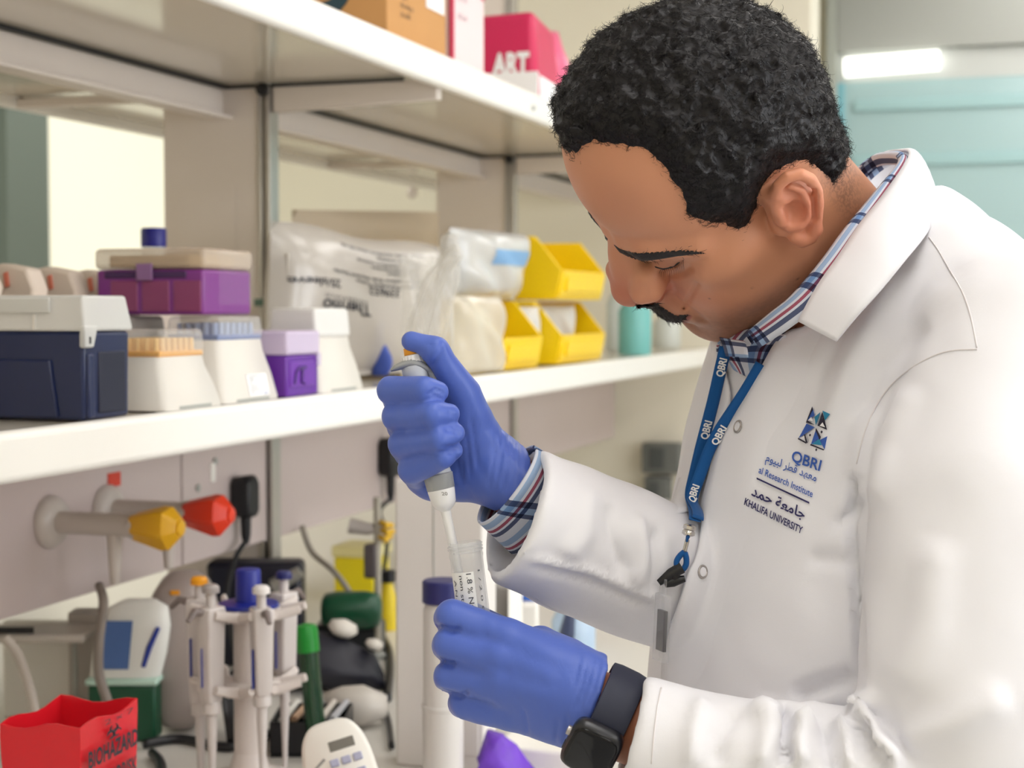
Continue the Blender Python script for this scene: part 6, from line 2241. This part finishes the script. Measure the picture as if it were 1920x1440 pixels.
gr = quick_mesh('right_glove', toW(V), F, M_GLOVE, person)
gr['label'] = 'blue nitrile glove gripping the pipette'

G = SDF((-.075, -.265, -.02), (.085, -.125, .165), .0017)
KN = [((952, 1196, .088, 36), (847, 1153, .080, 31)), ((945, 1238, .094, 36), (843, 1207, .082, 31.5)), ((948, 1286, .094, 36), (846, 1268, .078, 32.5)), ((962, 1332, .084, 38), (874, 1317, .070, 33))]
WR = (1095, 1312, .108)
for (kn, pip), wv in zip(KN, ((1135, 1282, .108, 48), (1132, 1308, .113, 54), (1120, 1332, .113, 54), (1092, 1356, .107, 56))):
    p_, r_ = hand_pts([kn, wv])
    G.cap(p_[0], p_[1], r_[0], r_[1], .012)
p_, r_ = hand_pts([(1010, 1212, .070, 38), (1060, 1237, .085, 42), (1120, 1290, .10, 44)])
G.chain(p_, r_, .012)
p_, r_ = hand_pts([(1015, 1215, .060, 34), (950, 1190, .030, 30), (905, 1165, .018, 25), (884, 1150, .018, 22)])
G.chain(p_, r_, .008)
for (kn, pip), back in zip(KN, (((840, 1160, .048, 27), (872, 1168, .026, 22)), ((838, 1212, .048, 28), (872, 1214, .024, 23)), ((842, 1270, .046, 28), (874, 1264, .022, 23)), ((868, 1318, .042, 28), (896, 1300, .022, 22)))):
    T_ = G.new()
    p_, r_ = hand_pts([kn, pip, back[0], back[1]])
    T_.chain(p_, r_, 0)
    G.D = smin(G.D, T_.D, .0035)
wn = np.array([.80, -.50, .12])
wn = wn / np.linalg.norm(wn)
G.cut(px(1120, 1306, .12), np.array([.92, -.39, -.05]), .003)
idx, P = G.near(.012)
nz = vn(P[:, 0] * 46, P[:, 1] * 46, P[:, 2] * 46, 23) - .5
nz2 = vn((P[:, 0] * .9 + P[:, 1] * .4) * 260, P[:, 1] * 60, P[:, 2] * 100, 24) - .5
wst = smooth01((P[:, 0] - .03) / .03)
G.D[tuple(idx.T)] += (nz * .0016 + nz2 * (.0003 + .0014 * wst)).astype(np.float32)
V, F = G.mesh()
V = fold_px(relax(V, F, 1, .4), F, [
    ([(800, 1172), (828, 1176), (846, 1183), (866, 1180)], 5, -3.2), ([(795, 1235), (820, 1238), (840, 1245), (856, 1246)], 5, -3.2), ([(815, 1293), (840, 1300), (862, 1306), (880, 1300)], 5, -2.8),
    ([(1116, 1224), (1104, 1275), (1084, 1335)], 4, -1.1), ([(1104, 1226), (1092, 1280), (1070, 1345)], 4, -1.0), ([(1126, 1232), (1114, 1290), (1096, 1330)], 3.5, -1.0), ([(1090, 1222), (1076, 1290)], 4, -.7),
    ([(980, 1325), (988, 1360), (990, 1392)], 4, -.9), ([(1064, 1335), (1058, 1400)], 4, -1.0), ([(1046, 1345), (1040, 1400)], 4, -.8), ([(870, 1290), (905, 1320)], 6, -.6),
    ([(905, 1165), (960, 1190), (1060, 1240)], 16, .9), ([(900, 1212), (970, 1240), (1050, 1275)], 15, 1.0), ([(905, 1268), (960, 1290), (1040, 1310)], 15, .9), ([(900, 1190), (960, 1216)], 8, -.5), ([(900, 1242), (960, 1265)], 8, -.5)])
gl = quick_mesh('left_glove', toW(V), F, M_GLOVE, person)
gl['label'] = 'blue nitrile glove holding the tube, back of the hand outwards'
# ------------------------------------------------------------------ pipette, tube, watch, lanyard (person frame)
def wmb(mb): return MB().add(toW(np.array(mb.v)), mb.f)


M_PWHITE = mat('pipette_white', (238, 237, 236), .3)
M_PGREY = mat('pipette_mid_grey', (158, 160, 160), .4)
M_PBODY = mat('pipette_body_grey', (196, 200, 206), .35)
M_ORANGE = mat('amber_push_button', (236, 160, 40), .4)
ZP = .044
pa, pb = np.array(px(770, 652, ZP)), np.array(px(863, 1085, ZP))
pax = (pb - pa) / np.linalg.norm(pb - pa)
def pv(v): return pa + (pb - pa) * (v - 652) / 433.0
def prof(lst): return [(rp(r, ZP), (v - lst[0][0]) / 433.0 * np.linalg.norm(pb - pa)) for v, r in lst]
def plathe(lst, n=28): return wmb(MB().lathe(prof(lst), pv(lst[0][0]), pax, n))


pip = thing('micropipette', 'white and grey micropipette with an amber button, gripped in the right glove', 'pipette', toW(pb))
part(pip, 'push_button', plathe([(651, 10), (652, 14), (664, 15), (666, 14)]), M_ORANGE)
kn = plathe([(665, 17), (666, 20), (678, 21), (682, 22)])
k_ = part(pip, 'volume_knob', kn, M_PWHITE)
rb = MB()
s1p = np.cross(pax, [0, 0, 1.]); s1p /= np.linalg.norm(s1p)
s2p = np.cross(pax, s1p)
for i in range(20):
    a = 2 * math.pi * i / 20
    d = s1p * math.cos(a) + s2p * math.sin(a)
    rb.tube([pv(667) + d * rp(20, ZP), pv(681) + d * rp(21.5, ZP)], .0006, 5)
part(k_, 'knob_rib', wmb(rb), M_PWHITE)['kind'] = 'stuff'
part(pip, 'body', plathe([(682, 18), (686, 25), (698, 26), (712, 23), (760, 21), (860, 22), (890, 26)]), M_PBODY)
# saddle-shaped finger rest
rows = []
for i, (u, v, w_, h_) in enumerate(((733, 694, 7, 3), (740, 690, 12, 6), (754, 685, 17, 8), (772, 680, 21, 9), (790, 684, 20, 9), (804, 692, 15, 7), (812, 702, 8, 4))):
    c = np.array(px(u, v, ZP + .002))
    rows.append([c + np.array([0, math.sin(a) * rp(h_, ZP), math.cos(a) * rp(w_, ZP)]) for a in np.linspace(0, 2 * math.pi, 16, endpoint=False)])
part(pip, 'finger_rest', wmb(MB().loft(rows)), M_PGREY, smooth=60)
part(pip, 'ejector_bar', wmb(MB().tube([px(803, 690, ZP + .004), px(816, 715, ZP + .004), px(822, 740, ZP + .004)], [rp(5, ZP), rp(6, ZP), rp(5, ZP)], 8)), M_PGREY)
part(pip, 'grey_ring', plathe([(888, 26), (890, 28), (916, 26.5), (918, 25)]), M_PGREY)
part(pip, 'cone', plathe([(917, 25.5), (919, 26), (942, 23), (950, 19), (957, 10), (960, 9)]), M_PWHITE)
part(pip, 'shaft', plathe([(956, 9.5), (1020, 8.8), (1085, 7.5), (1086, 5)]), M_PWHITE)
part(pip, 'tip', plathe([(1084, 6), (1110, 3.5), (1140, 1.6)], 16), clear('pipette_tip_clear', (232, 232, 230), .4, .15))
v_, f_ = text_geo('20', 1.0, .01)
pt = []
for x, y, _ in v_:
    a = (x - .5) * .45 + .25
    pt.append(toW(pv(927 - y * 9) + (np.array([1, 0, 0]) * math.sin(a) + np.array([0, 0, 1]) * math.cos(a)) * (rp(25.4, ZP) + .0002)))
part(pip, 'print', MB().add(pt, f_), M_MIDGREY)

# sample tube with a handwritten label
ZT = .050
ta, tb_ = np.array(px(871, 1016, ZT)), np.array(px(897, 1228, ZT))
tax = (tb_ - ta) / np.linalg.norm(tb_ - ta)
TL_ = np.linalg.norm(tb_ - ta)
ts1 = np.cross(tax, [0, 0, 1.]); ts1 /= np.linalg.norm(ts1)
if ts1[0] < 0: ts1 = -ts1
ts2 = np.array([0, 0, 1.]) - tax * tax[2]; ts2 /= np.linalg.norm(ts2)
tr_ = rp(31, ZT)
M_TUBE = clear('clear_polystyrene', (236, 238, 238), .14, .06, spec=.9)
tube = thing('sample_tube', 'clear sample tube with a handwritten white label, held in the left glove', 'tube', toW(tb_))
part(tube, 'wall', wmb(MB().lathe([(tr_ * .97, 0), (tr_, .0006), (tr_, .007), (tr_ * 1.03, .0085), (tr_ * 1.03, .010), (tr_, .0112), (tr_, TL_ - .006), (tr_ * .85, TL_ - .001), (tr_ * .3, TL_)], ta, tax, 36, cap=False)), M_TUBE, smooth=60)
part(tube, 'inner_wall', wmb(MB().lathe([(tr_ * .90, 0), (tr_ * .90, TL_ - .008), (tr_ * .6, TL_ - .004)], ta, tax, 36, cap=False)), M_TUBE, smooth=60)
part(tube, 'bottom', wmb(MB().lathe([(tr_ * .84, TL_ - .0025), (tr_ * .84, TL_ - .0005), (.0005, TL_)], ta, tax, 30)), M_TUBE)
thr = []
for i in range(70):
    a = i / 70 * 2 * math.pi * 2.4
    thr.append(ta + tax * (.0015 + .0050 * i / 70) + (ts1 * math.cos(a) + ts2 * math.sin(a)) * tr_ * 1.02)
part(tube, 'screw_thread', wmb(MB().tube(thr, .0007, 6)), M_TUBE, smooth=180)


def on_tube(a, h, off=.0004): return toW(ta + tax * h + (ts1 * math.sin(a) + ts2 * math.cos(a)) * (tr_ + off))


g_ = [[on_tube(a, h) for a in np.linspace(-1.25, .35, 14)] for h in np.linspace(.0195, .062, 8)]
lb = part(tube, 'paper_label', MB().grid(g_), mat('tape_label', (244, 243, 238), .55), smooth=180)
ink = mat('pen_ink', (60, 62, 70), .6)
for txt, a0, h0, hh, ln in (('1.8 % NaCl', -.10, .0205, .30, .030), ('non sterile', -.55, .0215, .24, .030), ('A.N.   07', -1.0, .0245, .20, .026)):
    v_, f_ = text_geo(txt, 1.0, 0.0)
    v_ = v_.copy()
    v_[:, 0] = (v_[:, 0] - v_[:, 0].min()) / (v_[:, 0].max() - v_[:, 0].min())
    part(lb, 'handwriting', MB().add([on_tube(a0 + hh * y / .73 + .02 * math.sin(9 * x), h0 + ln * x, .0007) for x, y, _ in v_], f_), ink)
v_, f_ = text_geo('1 / 2 0 C', 1.0, 0.0)
v_ = v_.copy()
v_[:, 0] = (v_[:, 0] - v_[:, 0].min()) / (v_[:, 0].max() - v_[:, 0].min())
part(tube, 'pen_marks', MB().add([on_tube(.62 + .22 * y, .019 + .03 * x, .0006) for x, y, _ in v_], f_), ink)

# watch on the left wrist
M_WSTRAP = mat('watch_strap', (28, 33, 54), .6)
M_WCASE = mat('watch_case', (20, 22, 30), .3, spec=.6)
M_WGLASS = mat('watch_glass', (6, 7, 13), .12, spec=.35)
wc = np.array(px(1142, 1346, .112))
wa = np.array(px(1330, 1420, .138)) - np.array(px(1120, 1360, .122))
wa = np.array([.90, -.42, .10])
wa /= np.linalg.norm(wa)
wz = np.array([0, 0, 1.]) - wa * wa[2]; wz /= np.linalg.norm(wz)
wy = np.cross(wz, wa)
if wy[1] < 0: wy = -wy
watch = thing('smartwatch', 'black smartwatch with a square screen worn on the left wrist', 'watch', toW(wc))
R_ = .0318
rings = []
for a in np.linspace(0, 2 * math.pi, 56):
    d = wz * math.cos(a) + wy * math.sin(a)
    hw_ = .0118
    rings.append([wc + d * r + wa * x for r, x in ((R_, -hw_), (R_ + .0018, -hw_ * .96), (R_ + .0026, -hw_ * .5), (R_ + .0026, hw_ * .5), (R_ + .0018, hw_ * .96), (R_, hw_))])
part(watch, 'strap', wmb(MB().loft(rings, True, False)), M_WSTRAP, smooth=60)
an = math.radians(-33)
nd = wz * math.cos(an) + wy * math.sin(an)
td = -wz * math.sin(an) + wy * math.cos(an)
cc = wc + nd * (R_ + .0042) - wa * .0030 + td * .003
def rounded(sa, sb, h, n=40, e=.42):
    return [cc + wa * sa * math.copysign(abs(math.cos(t)) ** e, math.cos(t)) + td * sb * math.copysign(abs(math.sin(t)) ** e, math.sin(t)) + nd * h for t in np.linspace(0, 2 * math.pi, n, endpoint=False)]
part(watch, 'case', wmb(MB().loft([rounded(.0145, .0175, -.006), rounded(.0165, .0195, -.004), rounded(.017, .020, 0), rounded(.0165, .0195, .003), rounded(.0152, .0182, .0046)])), M_WCASE, smooth=50)
part(watch, 'screen', wmb(MB().loft([rounded(.0150, .0180, .0042), rounded(.0146, .0176, .0054), rounded(.0130, .0160, .0061)])), M_WGLASS, smooth=60)
part(watch, 'crown', wmb(MB().lathe([(.0030, 0), (.0032, .001), (.0030, .0024), (.001, .0028)], cc - wa * .0165 + td * .006, -wa, 18)), M_SNAP)
part(watch, 'side_button', wmb(MB().obox(cc - wa * .0168 - td * .006, (.0012, .007, .0022), (wa, td, nd))), M_WCASE, bevel=.0004)

# lanyard
M_LAN = cloth_material('lanyard_ribbon', (18, 84, 148))
lan = thing('lanyard', 'blue neck lanyard lettered QBRI hanging inside the open coat front', 'lanyard', toW(np.array(drape(1292, 990, .008))))


def ribbon(pts, w, off):
    P = catmull([np.array([u, v, o]) for u, v, o in pts], 8)
    C_, S_ = [], []
    for i, q in enumerate(P):
        t = P[min(i + 1, len(P) - 1)] - P[max(i - 1, 0)]
        nn = np.array([-t[1], t[0]]) / np.linalg.norm(t[:2])
        C_.append(drape(q[0], q[1], off + q[2]))
        S_.append(nn)
    C_ = np.array(C_)
    for _ in range(6): C_[1:-1] = C_[1:-1] * .5 + (C_[:-2] + C_[2:]) * .25
    rows = []
    for c, nn in zip(C_, S_):
        sd_ = np.array([nn[0], -nn[1], 0]) * rp(w / 2, c[2])
        rows.append([c - sd_, c - sd_ * .3 + [0, 0, .0006], c + sd_ * .3 + [0, 0, .0006], c + sd_])
    return rows, C_


r1, c1_ = ribbon([(1375, 656, .004), (1366, 690, .003), (1352, 745, .002), (1338, 800, .002), (1322, 860, .002), (1307, 925, .002), (1293, 985, .002)], 23, .0075)
r2, c2_ = ribbon([(1436, 686, .001), (1412, 728, .001), (1386, 772, .002), (1362, 810, .003), (1344, 850, .005), (1328, 895, .006), (1312, 940, .006), (1296, 985, .005)], 22, .0075)
b1 = sheet(lan, 'ribbon', r1, M_LAN, .0012)
b2 = sheet(lan, 'ribbon', r2, M_LAN, .0012)


def on_ribbon(parent, rows, C_, v_mid, txt, length, h, m, side=0):
    """lettering running up the ribbon"""
    vs = proj(C_)[:, 1]
    v_, f_ = text_geo(txt, 1.0, .03)
    v_ = v_.copy()
    v_[:, 0] = (v_[:, 0] - v_[:, 0].min()) / (v_[:, 0].max() - v_[:, 0].min())
    A_ = np.array(rows)
    pts = []
    for x, y, _ in v_:
        vv = v_mid + length / 2 - length * x
        j = np.interp(vv, vs, np.arange(len(vs)))
        i = min(int(j), len(C_) - 2)
        fr = j - i
        row = A_[i] * (1 - fr) + A_[i + 1] * fr
        q = (y / .73 - .5) * h + .5 + side
        p = row[3] * (1 - q) + row[0] * q if (row[0][0] < row[3][0]) else row[0] * (1 - q) + row[3] * q
        pts.append(toW(p + np.array([0, 0, .0022])))
    part(parent, 'lettering', MB().add(pts, f_), m, smooth=0)


M_LW = mat('ribbon_white_print', (240, 240, 240), .6)
on_ribbon(b1, r1, c1_, 689, 'QBRI', 34, .62, M_LW)
on_ribbon(b1, r1, c1_, 806, 'QBRI', 34, .62, M_LW)
on_ribbon(b2, r2, c2_, 815, 'QBRI', 34, .62, M_LW, -.12)
on_ribbon(b2, r2, c2_, 925, 'QBRI', 32, .62, M_LW, .05)
zl = max(c1_[-1][2], c2_[-1][2]) + .001
zc_ = max(drape(u, v, 0)[2] for u, v in ((1284, 1030), (1277, 1055), (1258, 1076), (1240, 1092), (1270, 1088), (1240, 1150), (1238, 1200)))
zl = max(zl, zc_ + .006)
M_CHR = mat('chrome', (200, 196, 192), .18, metal=1.0)
part(lan, 'crimp', wmb(MB().lathe([(.0030, -.0040), (.0046, -.0030), (.0046, -.0008), (.0038, 0), (.0046, .0010), (.0046, .0030), (.0030, .0040)], px(1292, 994, zl), np.array(px(1289, 1006, zl)) - np.array(px(1294, 982, zl)), 20)), M_CHR)
part(lan, 'tape_end', wmb(MB().tube([px(1291, 1002, zl), px(1289, 1009, zl), px(1287, 1016, zl)], [.0036, .0026, .0014], 10, flat=.5)), M_LAN)
part(lan, 'swivel_rod', wmb(MB().tube([px(1291, 1012, zl - .001), px(1284, 1040, zl - .001)], .0009, 8)), M_CHR)
part(lan, 'swivel_rod', wmb(MB().tube([px(1287, 1011, zl - .001), px(1280, 1040, zl - .001)], .0009, 8)), M_CHR)
loop = [px(u, v, zl) for u, v in ((1284, 1036), (1287, 1048), (1286, 1060), (1279, 1068), (1270, 1062), (1269, 1052), (1275, 1042), (1283, 1035))]
part(lan, 'loop', wmb(MB().tube(catmull(loop, 5), .0021, 8)), M_LAN, smooth=180)
M_CLIP = mat('clip_black', (16, 16, 20), .35)
clip = part(lan, 'clip', wmb(MB().tube([px(1279, 1064, zl + .001), px(1258, 1076, zl + .001), px(1235, 1093, zl + .001)], [.0032, .0030, .0018], 10, flat=1.3)), M_CLIP)
part(clip, 'clip_jaw', wmb(MB().tube([px(1246, 1096, zl), px(1262, 1090, zl), px(1284, 1085, zl)], [.0018, .0030, .0018], 10, flat=1.3)), M_CLIP)
part(clip, 'clip_spring', wmb(MB().tube([px(1262, 1076, zl), px(1268, 1084, zl)], [.0042, .0036], 10)), M_CLIP)
# badge holder, seen almost edge on
bd = thing('badge_holder', 'clear badge holder with a dark card hanging edge-on from the lanyard clip', 'badge', toW(np.array(px(1238, 1238, zl))))
ta_, tb2 = np.array(px(1243, 1112, zl)), np.array(px(1237, 1238, zl))
by_ = (ta_ - tb2) / np.linalg.norm(ta_ - tb2)
bx_ = np.array([.90, 0, -.44]); bx_ -= by_ * bx_.dot(by_); bx_ /= np.linalg.norm(bx_)
bz_ = np.cross(bx_, by_)
bx_, bz_ = bz_ * np.sign(bz_[2]), bx_
Hh = np.linalg.norm(ta_ - tb2)
M_BADGE = clear('badge_clear', (224, 224, 226), .14, .08, spec=.9)
sx = np.array([math.cos(math.radians(74)), 0, math.sin(math.radians(74))])
sn_ = np.cross(by_, sx); sn_ /= np.linalg.norm(sn_)
mid = (ta_ + tb2) / 2 + np.array([0, 0, .004])
part(bd, 'sleeve', wmb(MB().obox(mid, (.020, Hh, .0052), (sx, by_, sn_))), M_BADGE, bevel=.0012)
part(bd, 'card', wmb(MB().obox(mid - by_ * .002, (.014, Hh * .6, .0022), (sx, by_, sn_))), mat('card_dark', (52, 50, 54), .5))
part(bd, 'tab', wmb(MB().obox(ta_ + by_ * .004, (.010, .012, .0016), (sx, by_, sn_))), M_BADGE, bevel=.0005)
